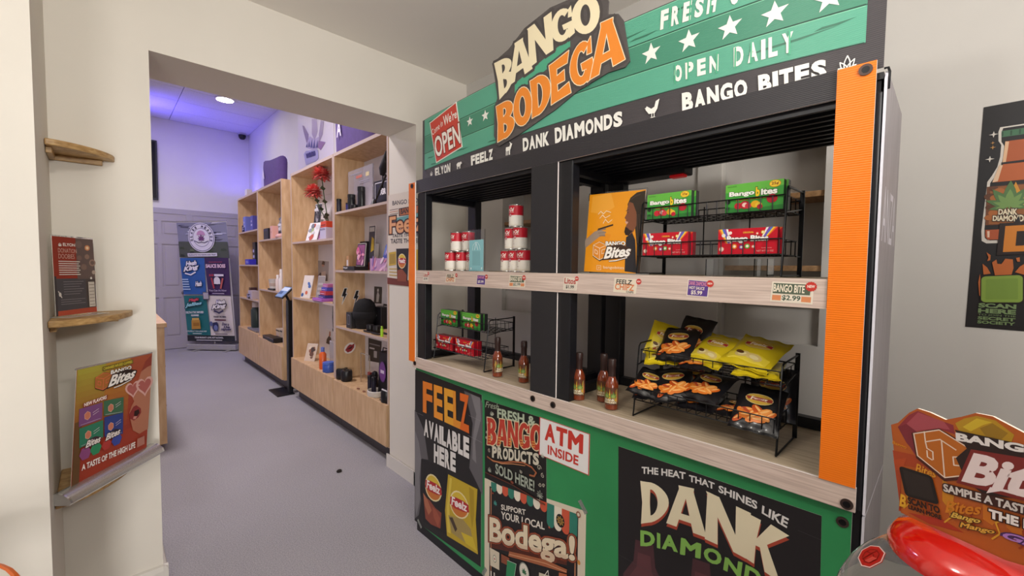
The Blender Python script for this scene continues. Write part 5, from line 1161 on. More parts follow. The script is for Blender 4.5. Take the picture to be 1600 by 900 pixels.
# label
lab = mir([(0.069, 1.762), (0.0705, 1.646)]); pr.poly(lab, '#6e3f22'); pr.poly(inset(lab, .96), '#8a5226')
for (x, y, r) in ((195, 690, .012), (215, 640, .010), (230, 700, .011), (205, 760, .011), (222, 800, .010), (200, 830, .010), (250, 660, .012), (260, 740, .010)):
    p0 = (0.0004, 2.053); p1 = (0.1461, 1.645); px_ = p0[0]+(p1[0]-p0[0])*x/450; py_ = p0[1]+(p1[1]-p0[1])*y/900
    pr.poly(ell(px_+.012, py_-.008, r, r*.8, 10), ('#a5602c', '#5a3520')[int(x) % 2])
for (dx, c, h) in ((-.09, '#c98a2c', .07), (-.06, '#d9a83a', .10), (-.03, '#c97a28', .09), (.0, '#e0b548', .11), (.03, '#c98a2c', .09), (.06, '#d9a83a', .1), (.09, '#c97a28', .07)):
    y0 = ((0.0917, 1.7))[1]; x = BC+dx-.02; pr.poly([(x-.018, y0), (x+.018, y0), (x+.012, y0+h*.5), (x, y0+h), (x-.012, y0+h*.45)], c)
c = (0.1153, 1.7); pr.leaf(c[0], c[1], .075, '#4f7040'); pr.leaf(c[0], c[1], .05, '#6f8f4e')
pr.text('DANK', ((0.0949, 1.676), (0.1328, 1.672), (0.132, 1.691), (0.0948, 1.693)), '#e0d2b4', .04, out=((.09, '#2a1a14'),)); pr.text('DIAMONDS', ((0.0844, 1.658), (0.1511, 1.651), (0.1502, 1.672), (0.0843, 1.674)), '#e0d2b4', .04, out=((.09, '#2a1a14'),))
pr.poly(mir([(0.0711, 1.632), (0.072, 1.611), (0.0773, 1.602)]), '#a8502c'); pr.poly([(0.0747, 1.628), (0.0799, 1.628), (0.0802, 1.609), (0.0761, 1.609)], '#dcb9a0')
for s_ in ((232, 300, .012), (230, 355, .006), (232, 385, .008), (218, 460, .012)):
    p0 = (0.0004, 2.053); p1 = (0.1461, 1.645); pr.poly(star(p0[0]+(p1[0]-p0[0])*s_[0]/450+.002*0, p0[1]+(p1[1]-p0[1])*s_[1]/900, s_[2]*.8, .3, 4), ('#cfc8be', '#b5854a')[s_[1] in (355, 385)])
# flame capital D and the flames round the panel
pr.poly([(0.1089, 1.559), (0.1095, 1.622), (0.1136, 1.643), (0.1271, 1.649), (0.1356, 1.671), (0.1394, 1.646), (0.1521, 1.628), (0.156, 1.599), (0.144, 1.569), (0.1254, 1.562)], '#1a1718')
pr.text('Dank', ((0.1088, 1.563), (.40, ((0.1082, 1.575))[1]), (.40, ((0.1051, 1.648))[1]), (0.1104, 1.641)), '#c97a26', .04, out=((.09, '#241612'),))
for pts in ([(0.0761, 1.564), (0.0851, 1.555), (0.0848, 1.54), (0.0786, 1.537), (0.081, 1.548)], [(0.0697, 1.529), (0.0794, 1.518), (0.0875, 1.499), (0.0731, 1.496)], [(0.0888, 1.533), (0.097, 1.542), (0.0995, 1.529), (0.1075, 1.528), (0.1146, 1.544), (0.129, 1.542), (0.1315, 1.516), (0.1283, 1.495), (0.0962, 1.494)], [(0.1348, 1.546), (0.1417, 1.548), (0.1428, 1.535), (0.138, 1.535)], [(0.1347, 1.504), (0.1434, 1.521), (0.1537, 1.531), (0.1552, 1.496)], [(0.0657, 1.498), (0.0633, 1.472), (0.067, 1.433), (0.0753, 1.411), (0.0705, 1.455)]):
    pr.poly(pts, '#b5602a')
q4 = [(0.0718, 1.411), (0.1533, 1.416), (0.1499, 1.496), (0.069, 1.49)]
def rrect(q, k=.12, n=5):
    out = []
    for (cx, cy, a0) in ((1-k, 1-k, 0), (k, 1-k, 90), (k, k, 180), (1-k, k, 270)):
        for i in range(n+1): a = math.radians(a0+90*i/n); out.append(bil(q, cx+k*math.cos(a), cy+k*math.sin(a)))
    return out
pr.poly(rrect(inset(q4, 1.06)), '#241612'); pr.poly(rrect(q4), '#7f9a3e'); pr.poly(rrect(inset(q4, .78), .05), '#74903a')
gz = '#748a5c'
for t_, y0, y1, bd in (('SCAN', 682, 650, .05), ('HERE', 720, 688, .05), ('TO JOIN THE', 742, 726, 0), ('SECRET', 768, 745, .04), ('SOCIETY', 796, 774, .04)):
    a, b = ((0.0605, 1.69))[0], ((0.1418, 1.683))[0]
    z0 = ((0.1013, 1.409))[1]; z1 = ((0.104, 1.346))[1]; f = lambda y: z0+(z1-z0)*(y-650)/146
    pr.text(t_, (a+.006, f(y0), b, f(y1)), gz, bd)
pr.build('poster_print', o)
# ================================================================== CANDY MACHINE WITH ITS TOPPER
cm = thing('candy_machine', 'clear candy globe machine with red dome lid in the lower right corner', 'candy machine', (0.80, -0.04, 0))
GC = Vector((0.80, -0.04, 1.0)); RG = 0.145
GLS = mat('#f2f5f4', 0.03, trans=1.0, ior=1.2, name='clear globe plastic'); REDP = mat('#d4160c', 0.12, coat=1.0, name='glossy red plastic')
M().lathe([(RG*math.cos(math.radians(-62+a)), RG*math.sin(math.radians(-62+a))) for a in range(0, 119, 6)], GC, GLS, 40).build('globe', cm, smooth=True)
M().lathe([(.081, .1185), (.086, .122), (.087, .131), (.079, .146), (.06, .157), (.03, .164), (.0, .1655)], GC, REDP, 40).build('lid', cm, smooth=True)
M().lathe([(.085, -.15), (.09, -.135), (.072, -.124)], GC, REDP, 32).build('collar', cm, smooth=True)
M().lathe([(.06, -.01), (.085, -.04), (.09, -.07), (.062, -.12)], GC, mat('#c9a56a', .5, name='wrapped gummies'), 24).build('sweets', cm, smooth=True)
M().lathe([(.15, 0.0), (.15, .02), (.04, .05), (.032, .1), (.032, .55), (.05, .58), (.10, .60), (.11, .62), (.11, .83), (.088, .85)], (GC.x, GC.y, 0), REDP, 32).build('pedestal', cm, smooth=True)
NB_ = Vector((-.228, .684, .692)).normalized(); ub = Vector((0, 0, 1)).cross(NB_).normalized(); vb = NB_.cross(ub)
pr = P(GC+NB_*(RG+.0008), ub, vb, rough=.3, gap=.0002)
oct_ = [(-.021, .006), (-.010, .0165), (.008, .019), (.0205, .009), (.0205, -.008), (.009, -.0175), (-.010, -.0175), (-.021, -.008)]
pr.poly(oct_, '#e9c9c4'); pr.poly(inset(oct_, .92), '#b8251f')
pr.line(inset(oct_, .6), .0016, '#8e1814', closed=True); pr.line([(-.012, -.002), (.0, .004), (.012, .0)], .0016, '#8e1814'); pr.line([(-.004, .012), (-.002, -.012)], .0016, '#8e1814'); pr.poly([(.004, .002), (.012, .006), (.012, -.006), (.004, -.010)], '#cf4a40')
M().prism([GC+NB_*(RG+.0002)+ub*p[0]+vb*p[1] for p in oct_], NB_*.0008, mat('#b8251f', .3)).build('badge', cm); pr.build('badge_print', cm)
# topper board
tp = thing('machine_topper', 'orange cut-out Bango Bites topper board above the red globe lid', 'sign', (0.75, -0.05, 1.166))
OT = Vector((0.798, 0.0478, 0)); UT = Vector((-.446, -.895, 0)).normalized(); NT = UT.cross(Vector((0, 0, 1)))
def ext(p, a): return (a, p[1]+.15*(a-p[0]))
def onT(p, d=0): return OT+UT*p[0]+Vector((0, 0, p[1]))+NT*d
out = [(0.0164, 1.166), (-0.0008, 1.284), (0.0075, 1.29), (0.0194, 1.308), (0.0287, 1.317), (0.0424, 1.316), (0.0586, 1.312), (0.0735, 1.321), (0.0861, 1.33), (0.1012, 1.331), (0.1272, 1.321), (.17, 1.338), (.215, 1.332), (.262, 1.31), (.272, 1.21), (.20, 1.187), (.12, 1.168), (.04, 1.166)]
M().prism([onT(p) for p in out], -NT*.004, mat('#b5541e', .4), side=mat('#efe2d2', .5)).build('board', tp)
pr = P(OT+NT*.0003, UT, (0, 0, 1), rough=.35, gap=.00004)
pr.poly(inset(out, .985), '#b5591f')
pr.poly([(0.0031, 1.249), (0.0282, 1.253), (0.0507, 1.242), (0.0148, 1.232), (0.0141, 1.167), (0.0163, 1.168)], '#a8401c')
pr.poly([(0.0077, 1.284), (0.0196, 1.305), (0.0292, 1.314), (0.0475, 1.31), (0.0666, 1.308), (0.0686, 1.297), (0.053, 1.298), (0.0293, 1.286), (0.0291, 1.253)], '#8e2f38'); pr.poly([(0.0175, 1.292), (0.0298, 1.312), (0.0572, 1.309), (0.0638, 1.301), (0.0529, 1.299), (0.0284, 1.286)], '#a84a52'); pr.poly([(0.0077, 1.284), (0.0175, 1.292), (0.0285, 1.286), (0.0308, 1.254), (0.0187, 1.266)], '#7d2832')
pr.poly([(0.0683, 1.311), (0.0765, 1.32), (0.0877, 1.327), (0.1041, 1.327), (0.12, 1.316), (0.118, 1.306), (0.0944, 1.303), (0.0745, 1.299)], '#b58a1e'); pr.poly([(0.0755, 1.309), (0.0878, 1.324), (0.1015, 1.324), (0.0937, 1.318), (0.083, 1.306)], '#cfae2c'); pr.poly([(0.0911, 1.313), (0.1016, 1.323), (0.115, 1.316), (0.1102, 1.307), (0.097, 1.305)], '#96701a')
for g, c in (([(0.0591, 1.236), (0.0719, 1.226), (0.0702, 1.196), (0.0604, 1.207)], '#c9821e'), ([(0.0981, 1.224), (0.1144, 1.218), (0.1072, 1.202), (0.099, 1.205)], '#c9701e'), ([(0.1168, 1.223), (0.1322, 1.214), (0.1305, 1.198), (0.1188, 1.207)], '#c46a1e'), ([(0.0249, 1.171), (0.0615, 1.183), (0.0831, 1.178), (0.0491, 1.169)], '#a8321c'), ([(0.0052, 1.236), (0.0197, 1.245), (0.0168, 1.228), (0.0078, 1.222)], '#b5481e')): pr.poly(g, c)
for k in range(10):
    a = .02+.022*k; z = 1.172+.13*a; pr.line([(a, z), (a+.006, z+.010), (a+.002, z+.021), (a+.010, z+.03)], .0016, ('#d99a2a', '#9a3a18')[k % 2])
pr.text('Bango', ((0.0028, 1.257), (0.02, 1.256), (0.0189, 1.262), (0.0021, 1.263)), '#d98a24', .02, shear=.2); pr.text('Bites', ((0.0642, 1.193), (0.0977, 1.209), (0.097, 1.223), (0.0622, 1.208)), '#cf7a1e', .02, shear=.3); pr.text('Bites', ((0.031, 1.23), (0.0536, 1.233), (0.0531, 1.243), (0.0296, 1.243)), '#d9922a', .02, shear=.3); pr.text('B', ((0.0152, 1.175), (0.0229, 1.176), (0.0221, 1.193), (0.0138, 1.193)), '#e0a52a', .04, shear=.2)
# bB mark
hx = [(0.0269, 1.282), (0.0534, 1.297), (0.0857, 1.284), (0.0871, 1.254), (0.0618, 1.238), (0.0325, 1.254)]
pr.poly([(0.0242, 1.282), (0.0532, 1.299), (0.0882, 1.286), (0.0912, 1.251), (0.0616, 1.233), (0.031, 1.25)], '#4a1a10'); pr.poly(hx, '#b8641c')
for g in (hx, [(0.0382, 1.289), (0.04, 1.276), (0.0549, 1.285), (0.071, 1.278)], [(0.04, 1.276), (0.0421, 1.268), (0.0483, 1.266), (0.0492, 1.256)], [(0.0422, 1.265), (0.0431, 1.257), (0.0482, 1.255)], [(0.0565, 1.284), (0.0618, 1.238)], [(0.0758, 1.271), (0.0687, 1.268), (0.0701, 1.258), (0.0821, 1.262)]): pr.line(g, .0014, '#e6cdb8', closed=g is hx)
pr.poly([(0.0687, 1.303), (0.1277, 1.308), (.165, 1.322), (.165, 1.29), (0.1164, 1.286), (0.0811, 1.284)], '#2a1714')
pr.text('BANGO', ((0.0705, 1.29), ext((0.0705, 1.29), .147), ext((0.0697, 1.3), .147), (0.0697, 1.3)), '#e6ded8', .05)
pr.poly([(0.0715, 1.268), (0.0811, 1.284), (0.103, 1.294), (0.1283, 1.296), (.185, 1.30), (.185, 1.262), (0.1282, 1.246), (0.1003, 1.235), (0.083, 1.243)], '#2a1714')
pr.text('Bites', ((0.078, 1.241), ext((0.078, 1.241), .178), ext((0.0784, 1.28), .178), (0.0784, 1.28)), '#e8d5d2', .045, shear=.25, out=((.075, '#7a2420'),))
pr.poly([(0.1009, 1.238), (0.1038, 1.247), (0.1303, 1.254), (.18, 1.265), (.18, 1.258), (0.1305, 1.249), (0.1131, 1.247)], '#e8d5d2')
qr = [(0.0217, 1.193), (0.0583, 1.2), (0.0491, 1.234), (0.0121, 1.231)]
pr.poly(rrect(qr), '#1c1412'); pr.poly(inset(qr, .8), '#2b211e')
pr.text('SCAN TO', ((0.0252, 1.184), (0.0599, 1.189), (0.0586, 1.198), (0.0239, 1.193)), '#2a1512', .05); pr.text('LEARN MORE', ((0.0261, 1.177), (0.0615, 1.182), (0.0609, 1.188), (0.0254, 1.183)), '#2a1512', .05)
pr.text('SAMPLE A TASTE OF', ((0.0617, 1.22), ext((0.0617, 1.22), .155), ext((0.0609, 1.23), .155), (0.0609, 1.23)), '#ece2da', .04, out=((.09, '#3a1a12'),)); pr.text('THE HIGH LIFE', ((0.1044, 1.21), ext((0.1044, 1.21), .19), ext((0.1039, 1.221), .19), (0.1039, 1.221)), '#ece2da', .05, out=((.09, '#3a1a12'),))
pr.text('Bango', ((0.0703, 1.189), (0.0972, 1.197), (0.0978, 1.205), (0.0701, 1.198)), '#d9b04a', .03, shear=.3, out=((.1, '#5a3a1a'),)); pr.text('Mango', ((0.08, 1.182), (0.1104, 1.192), (0.11, 1.199), (0.0781, 1.19)), '#d9a03a', .03, shear=.3, out=((.1, '#5a3a1a'),))
pr.text('Grape', ((0.117, 1.191), ext((0.117, 1.191), .175), ext((0.1171, 1.202), .175), (0.1171, 1.202)), '#b07ac0', .03, shear=.3, out=((.1, '#4a2a5a'),))
pr.build('topper_print', tp)
# round white table with an orange rim, only its edge in the lower left corner
tbx = thing('round_table', 'round white side table with orange rim, its edge in the lower left corner', 'table', (-0.457, 1.457, 0))
M().lathe([(0, .0), (.295, .0), (.295, .018), (0, .018)], (-0.457, 1.457, 0.75-.018), mat('#dcd6cc', .4), 48).build('tabletop', tbx)
M().tube([(-0.457+.297*math.cos(2*math.pi*i/48), 1.457+.297*math.sin(2*math.pi*i/48), 0.75-.008) for i in range(48)], .010, mat('#d8620a', .35), 8, True).build('rim', tbx, smooth=True)
M().lathe([(.18, 0), (.18, .012), (.03, .03), (.03, 0.75-.02)], (-0.457, 1.457, 0), mat('#b9b5ae', .3, .8), 24).build('pedestal', tbx, smooth=True)
# crumb on the carpet
tag(M().lathe([(0, 0), (.018, .002), (.021, .009), (.012, .018), (0, .02)], (1.207, 3.035, 0), mat('#241c18', .9), 7, 1, .7).build('crumb', None, loc=(1.207, 3.035, 0)), 'dark crumb lying on the grey carpet in the opening', 'crumb')

# ================================================================== BACK ROOM CABINETS
BIR = wood('#bd9870', '#c9a57d', '#d4b38c', 'birch plywood', (4, 4, .8), .45, 6)
BEDGE = mat('#b8a49c', .5, name='pale plywood edge')
WBK = mat('#d9d5da', .5, name='white cabinet back', noise=.02, nscale=4)
XF, XB, ZT = 1.53, 1.82, 2.515
def cabinet(y0, y1, shelves, zbase, label, nfront=1):
    t = thing('display_cabinet', label, 'cabinet', (1.675, (y0+y1)/2, 0), 'birch display cabinets')
    th = .022
    for y in (y0, y1-th): M().box(XF, y, .125, XB, y+th, ZT, BIR, front=BEDGE).build('side_panel', t)
    M().box(XF, y0+th, ZT-.028, XB, y1-th, ZT, BIR, front=BEDGE).build('top_panel', t)
    M().box(XF, y0+th, zbase-.022, XB, y1-th, zbase, BIR, front=BEDGE).build('base_shelf', t)
    M().box(XB-.008, y0+th, .12, XB, y1-th, ZT-.028, WBK).build('back_panel', t)
    M().box(XF+.06, y0, 0, XF+.075, y1, .12, mat('#4a4448', .5)).build('toe_kick', t)
    for z in shelves:
        s = M().box(XF+.004, y0+th, z-.02, XB-.008, y1-th, z, BIR, front=BEDGE).build('shelf', t)
        for y in (y0+th+.004, y1-th-.012): M().box(XF+.05, y, z-.028, XF+.058, y+.008, z-.02, mat('#b9b5b0', .3, .8)).build('shelf_pin', s)
    for k in range(nfront):
        a, b = y0+(y1-y0)*k/nfront, y0+(y1-y0)*(k+1)/nfront
        M().box(XF-.02, a+.002, .135, XF, b-.002, zbase+.004, BIR).build('drawer_front', t, bevel=.002)
    return t
cabinet(2.90, 3.925, (1.987, 1.465, .955), .452, 'birch display cabinet nearest the opening, holding black goods and a purple bag')
cabinet(3.93, 5.13, (1.760, 1.150), .462, 'birch display cabinet with two red flowers on its top shelf')
cabinet(5.47, 6.535, (1.836, 1.182), .528, 'birch display cabinet behind the tablet stand, purple bag on top')
cabinet(6.54, 7.68, (1.995, 1.506, 1.010), .548, 'farthest birch display cabinet, with four tiers beside the rear door')
# ---------------------------------------------------------------- things on the shelves
A_, B_, C_, D_ = 0, 1, 2, 3
KD = mat('#17161b', .35, name='black plastic goods')
def onshelf(p, z, x=1.62): return (x, p[1], z+.0005)
def simple(name, mm, label, cat, group=None, smooth=False, bevel=0, loc=None):
    o = mm.build(name, None, bevel, smooth, loc); return tag(o, label, cat, group)
def carton(name, c, w, d, h, col, label, cat='box', rz=0, deco=None, lid=None):
    # c: centre of the foot; w along y, d along x
    t = thing(name, label, cat, c)
    x, y, z = c
    M().box(x-d/2, y-w/2, z, x+d/2, y+w/2, z+h, mat(col, .4)).build('carton', t, bevel=min(.004, h/6))
    pr = P((x-d/2, y+w/2, z), (0, -1, 0), gap=.0004)
    if deco: deco(pr, w, h)
    else: pr.rect(w*.15, h*.3, w*.85, h*.7, lid or '#c9c4cc')
    pr.build('carton_print', t); return t
def jar(name, c, r, h, col, lidc, label, cat='jar', neck=.6, rough=.3, trans=0):
    t = thing(name, label, cat, c)
    M().lathe([(r*.92, 0), (r, h*.05), (r, h*.68), (r*neck, h*.8)], c, mat(col, rough, trans=trans), 18).build('body', t, smooth=True)
    M().lathe([(r*neck*1.1, h*.79), (r*neck*1.1, h*.98), (r*neck*.9, h)], c, mat(lidc, .35), 18).build('cap', t, smooth=True)
    return t
def card(name, c, w, h, col, label, cat='card', lean=.12, rz=0.0, deco=None, th=.004):
    # upright card leaning back, foot centre c, faces -x turned by rz
    t = thing(name, label, cat, c)
    u = Vector((math.sin(rz), -math.cos(rz), 0)); n_ = u.cross(Vector((0, 0, 1))); v = (Vector((0, 0, 1))-n_*lean).normalized()
    o = Vector(c)-u*(w/2)
    M().prism([o, o+u*w, o+u*w+v*h, o+v*h], -n_*th, mat('#d9d4d2', .5)).build('board', t)
    M().prism([o+u*w*.4-n_*th, o+u*w*.6-n_*th, o+u*w*.6+v*h*.6-n_*th], -n_*h*.15, mat('#c9c4c2', .5)).build('easel_back', t)
    pr = P(o+n_*.0006, u, v, gap=.0004); pr.rect(w*.02, h*.015, w*.98, h*.985, col)
    if deco: deco(pr, w, h)
    pr.build('card_print', t); return t
def blobs(cols, seed, n=10):
    def f(pr, w, h):
        r_ = random.Random(seed)
        for i in range(n): pr.poly(ell(w*r_.uniform(.15, .85), h*r_.uniform(.12, .88), w*r_.uniform(.06, .22), h*r_.uniform(.05, .16), 8, rot=r_.uniform(0, 90)), cols[i % len(cols)])
    return f
def lines(col, n=5, x0=.15, x1=.85, y0=.2, y1=.8):
    def f(pr, w, h):
        for k in range(n): pr.rect(w*x0, h*(y0+(y1-y0)*k/n), w*(x1-.1*(k % 2)), h*(y0+(y1-y0)*(k+.5)/n), col)
    return f
# ---- cabinet with the flowers (second bay), top shelf
S = 1.76
def flower(p, x, label, stem_to):
    c = Vector((x, p[1], p[2])); t = thing('protea_flower', label, 'flower', c, 'red artificial flowers')
    r_ = random.Random(int(p[2]*1000)); m_ = M()
    for k in range(110):
        a = k*2.399; e = math.radians(-30+118*(k/110)); L = .075+.025*r_.random()
        d = Vector((math.cos(a)*math.cos(e), math.sin(a)*math.cos(e), math.sin(e))); s_ = d.cross(Vector((0, 0, 1))); s_ = s_.normalized() if s_.length > .01 else Vector((1, 0, 0)); w_ = s_.cross(d)
        b0 = c+d*.015
        m_.add([b0-s_*.006, b0+d*L*.55-s_*.024+w_*.010, b0+d*L, b0+d*L*.55+s_*.024+w_*.010, b0+s_*.006], [(0, 1, 2, 3, 4)], mat(('#e0605a', '#e8847a', '#cf4844')[k % 3], .5))
    m_.build('petals', t)
    M().tube([c, c+(Vector(stem_to)-c)*.5+Vector((0, .01, -.01)), stem_to], .005, mat('#3a4a2c', .6), 6).build('stem', t, smooth=True)
    m_ = M()
    for k in range(9):
        f = .12+.09*k; q = c+(Vector(stem_to)-c)*f; a = k*2.1; d = Vector((math.cos(a), math.sin(a), .3)).normalized(); s_ = d.cross(Vector((0, 0, 1))).normalized()
        m_.add([q, q+d*.05-s_*.026, q+d*.11, q+d*.05+s_*.026], [(0, 1, 2, 3)], mat('#3f4a30', .6))
    m_.build('leaves', t); return t
v0 = (1.66, 4.389, 2.021)
flower((1.6, 4.627, 2.25), 1.60, 'larger red flower hanging left and low on the top shelf', (1.66, v0[1], S+.16))
flower((1.6, 4.401, 2.397), 1.60, 'upper red flower close to the cabinet top', (1.66, v0[1], S+.16))
vz = thing('glass_vase', 'small glass vase holding the two red flowers', 'vase', (1.66, v0[1], S+.0005))
M().lathe([(.03, 0), (.036, .02), (.032, .09), (.022, .12), (.026, .16), (.024, .16), (.019, .12), (.028, .09), (.030, .02), (.0, .006)], (1.66, v0[1], S+.0005), mat('#cfd3ea', .05, trans=.85, ior=1.3), 18).build('glass', vz, smooth=True)
p = (1.57, 4.632, 1.779); card('leaflet', onshelf(p, S, 1.57), .19, .20, '#dcd9dc', 'white leaflet with small drawings below the red flowers', 'leaflet', .3, .25, blobs(['#8a8c96', '#b8503f', '#6a6c78', '#c9c6cc', '#9aa86a'], 4, 9))
p = (1.66, 4.804, 1.964); card('tall_print', onshelf(p, S, 1.67), .13, .42, '#2f2c34', 'narrow dark print standing behind the white leaflet', 'picture', .12, .2, blobs(['#8f8c96', '#c9c6cc', '#4a4650'], 8, 9))
p = (1.6, 4.505, 1.786); card('pink_card', onshelf(p, S, 1.62), .12, .16, '#b98ab0', 'pink card tucked beside the white leaflet', 'card', .35, .3, lines('#8f6aa0', 4))
p = (1.6, 4.276, 1.787); carton('white_carton', onshelf(p, S, 1.61), .15, .10, .115, '#b9b2cc', 'white carton with dark edge on the flower shelf', 'box', 0, lines('#5a5478', 2, .05, .95, .78, .95))
p = (1.6, 4.288, 1.85); carton('orange_carton', (1.61, ((1.6, 4.276, 1.787))[1], S+.1165), .14, .09, .06, '#c9442a', 'orange carton stacked on a white carton below the flowers', 'box', 0, lines('#7a2418', 1, .1, .9, .3, .6))
# second shelf
S = 1.15
p = (1.57, 4.834, 1.172); card('small_print', onshelf(p, S, 1.57), .17, .25, '#d9cfc8', 'cream card with a blue bird drawing on the middle shelf', 'card', .22, .25, blobs(['#3a5a94', '#4a6aa8', '#c9694a', '#d9cfc8'], 2, 6))
p = (1.6, 4.565, 1.186); card('grey_card', onshelf(p, S, 1.62), .09, .25, '#8f8788', 'tall grey card on the middle shelf', 'card', .2, .5, lines('#a8a0a2', 3))
p = (1.57, 4.345, 1.177); carton('purple_book', onshelf(p, S, 1.60), .24, .16, .03, '#a05ab8', 'flat purple box, lowest of a bright pile', 'box', 0, lines('#d28ac8', 1, .1, .9, .3, .7))
py_ = p[1]
for k, (c, h) in enumerate((('#35307a', .03), ('#b83a4a', .04), ('#4a4ab0', .035), ('#b56a9a', .035))):
    z = S+.0305+(0, .0305, .071, .1065)[k]
    carton('bright_box', (1.61+.008*k, py_-.03, z), .16-.012*k, .11-.008*k, h, c, '%s box in the bright pile on the middle shelf' % ('dark blue', 'red', 'blue', 'mauve')[k], 'box', 0, lines('#d9b0d8', 1, .1, .8, .3, .6))
q = [(-5.197, 1.319), (-4.795, 1.32), (-4.764, 1.56), (-5.151, 1.575)]
def picture(q, x, col, label, deco, name='photo_print', edge='#e0dcda'):
    o, pr = sheet(name, label, 'picture', q, x, edge, .003); pr.gap = .0004
    pr.poly(inset(q, .92), col)
    for g in deco: pr.poly([bil(q, a, b) for a, b in g[0]], g[1])
    pr.build('print', o); return o
picture(q, XB-.0085, '#a09a9c', 'portrait print of a person in a pale coat pinned above the bright pile', [([(.1, .05), (.9, .05), (.85, .35), (.6, .45), (.3, .4)], '#4a4448'), ([(.42, .45), (.75, .5), (.8, .2), (.45, .12)], '#c4b4aa'), ([(.45, .7), (.62, .7), (.64, .86), (.5, .9), (.43, .84)], '#b58a7a'), ([(.42, .8), (.66, .78), (.66, .92), (.5, .97)], '#4a3832'), ([(.08, .05), (.4, .05), (.35, .3), (.15, .3)], '#7a4a8a')])
# hanging chain and items along the bay's right edge
p = (1.8, 4.729, 1.202)
ch = thing('hanging_keychain', 'dark keychain cords hanging at the right edge of the middle shelf', 'keychain', (1.55, 3.945, 1.02))
for k in range(3):
    y = 3.956+.014*k; M().tube([(1.545, y, 1.17), (1.54, y+.003, 1.08-.03*k), (1.543, y, 1.0-.04*k)], .006, mat('#2c2c2e', .5), 6).build('cord', ch, smooth=True)
    M().lathe([(0, 0), (.011, .01), (.011, .03), (0, .04)], (1.543, y, .965-.04*k), mat('#3f4144', .35, .5), 8).build('charm', ch, smooth=True)
M().tube([(1.545, 3.953, 1.17), (1.545, 3.99, 1.172)], .004, KD, 6).build('peg', ch)
# base shelf of that bay
S = .462
p = (1.6, 4.818, 0.4784); card('sandal_strip', onshelf(p, S, 1.60), .13, .19, '#cbb6a4', 'small folded display of patterned strips on the base shelf', 'display card', .35, .55, blobs(['#4a3c3a', '#8a5a48', '#d9c8b4', '#6a4a40'], 6, 10))
p = (1.57, 4.363, 0.5011); jar('orange_bottle', onshelf(p, S, 1.58), .035, .22, '#d9602a', '#5a6ab0', 'orange bottle with a blue neck on the base shelf', 'bottle', .45)
p = (1.56, 4.199, 0.5047); jar('blue_tub', onshelf(p, S, 1.575), .055, .10, '#3a5ab0', '#4a6ac0', 'squat blue tub beside the orange bottle', 'tub', .9)
p = (1.62, 4.339, 0.516); M_ = M(); c0 = onshelf(p, S, 1.68)
simple('clear_pouch', M().box(c0[0]-.01, c0[1]-.09, c0[2], c0[0]+.01, c0[1]+.09, c0[2]+.27, mat('#c9c2c0', .2, trans=.5)), 'cloudy clear pouch standing behind the blue tub', 'pouch', bevel=.008)
q = [(-4.9, 0.6221), (-4.739, 0.6189), (-4.735, 0.7864), (-4.887, 0.7946)]
picture(q, XB-.0085, '#d9d4d2', 'white print with a dark figure at the lower right of the flower bay', [([(.1, .02), (1, .02), (1, .5), (.6, .6), (.2, .3)], '#2c2226'), ([(.6, .55), (.9, .6), (.9, .9), (.65, .9)], '#9a5a48')])
# ---- first cabinet (nearest), top shelf
S = 1.987
for i, (u, h, r, x, lb) in enumerate((((1.57, 3.902, 2.016), .125, .022, 1.57, 'slim black tube at the left of the top shelf'), ((1.57, 3.71, 2.017), .07, .017, 1.57, 'small dark blue bottle next to the wide black jar'), ((1.6, 3.698, 2.027), .145, .034, 1.60, 'wide black jar on the top shelf'), ((1.62, 3.515, 2.031), .19, .036, 1.61, 'tallest black jar on the top shelf'))):
    jar('black_jar', onshelf(u, S, x), r, h, ('#1d1c2c', '#2a2670', '#17171c', '#15161a')[i], '#101014', lb, 'jar', .92)
p = (1.58, 3.56, 2.021); simple('black_puck', M().lathe([(.03, 0), (.034, .006), (.034, .032), (.028, .038), (0, .038)], onshelf(p, S, 1.565), KD, 16), 'round black grinder in front of the black jars', 'grinder', smooth=True)
p = (1.66, 3.518, 2.083)
asn = thing('acrylic_notice', 'clear acrylic notice block standing behind the black jars', 'sign', onshelf(p, S, 1.62))
yl_, yr_ = ((1.62, 3.815, 2.321))[1], ((1.62, 3.338, 2.25))[1]; zt_ = ((1.62, 3.58, 2.349))[2]
M().box(1.620, yr_, S+.001, 1.632, yl_, zt_, mat('#e3dfe8', .05, trans=.8, ior=1.3)).build('block', asn, bevel=.002)
pr = P((1.6195, 0, 0), gap=.0004); z0_ = S+.14
for (x0, x1, y0, y1, c) in ((.35, .6, .62, .72, '#b5604f'), (.75, .88, .6, .75, '#c9b88a'), (.1, .6, .8, .84, '#8f8a98'), (.5, .88, .45, .49, '#8f8a98'), (.5, .88, .38, .41, '#8f8a98')): pr.rect(-yl_+(yl_-yr_)*x0, z0_+(zt_-z0_)*y0, -yl_+(yl_-yr_)*x1, z0_+(zt_-z0_)*y1, c)
pr.build('notice_print', asn)
dbx = thing('dark_sign_box', 'dark sign box with white outlined lettering at the right of the top shelf', 'box', (1.66, 2.98, S+.0005))
q = [(-3.312, 2.046), (-3.036, 2.05), (-3.03, 2.187), (-3.307, 2.192)]
q = [(q[0][0], S+.001), (q[1][0], S+.001), (q[1][0], q[2][1]), (q[0][0], q[3][1])]
M().prism([(1.62, -a[0], a[1]) for a in q], (.04, 0, 0), mat('#1c1822', .35)).build('case', dbx)
pr = P((1.6197, 0, 0), gap=.0004); pr.line(inset(q, .82), .006, '#d9d4de', closed=True); pr.text('XBR', (bil(q, .4, .42), bil(q, .75, .42), bil(q, .75, .66), bil(q, .4, .66)), '#e6e2ea', .05); pr.poly([bil(q, .82, .35), bil(q, .9, .35), bil(q, .9, .6), bil(q, .82, .6)], '#b05060'); pr.build('sign_print', dbx)
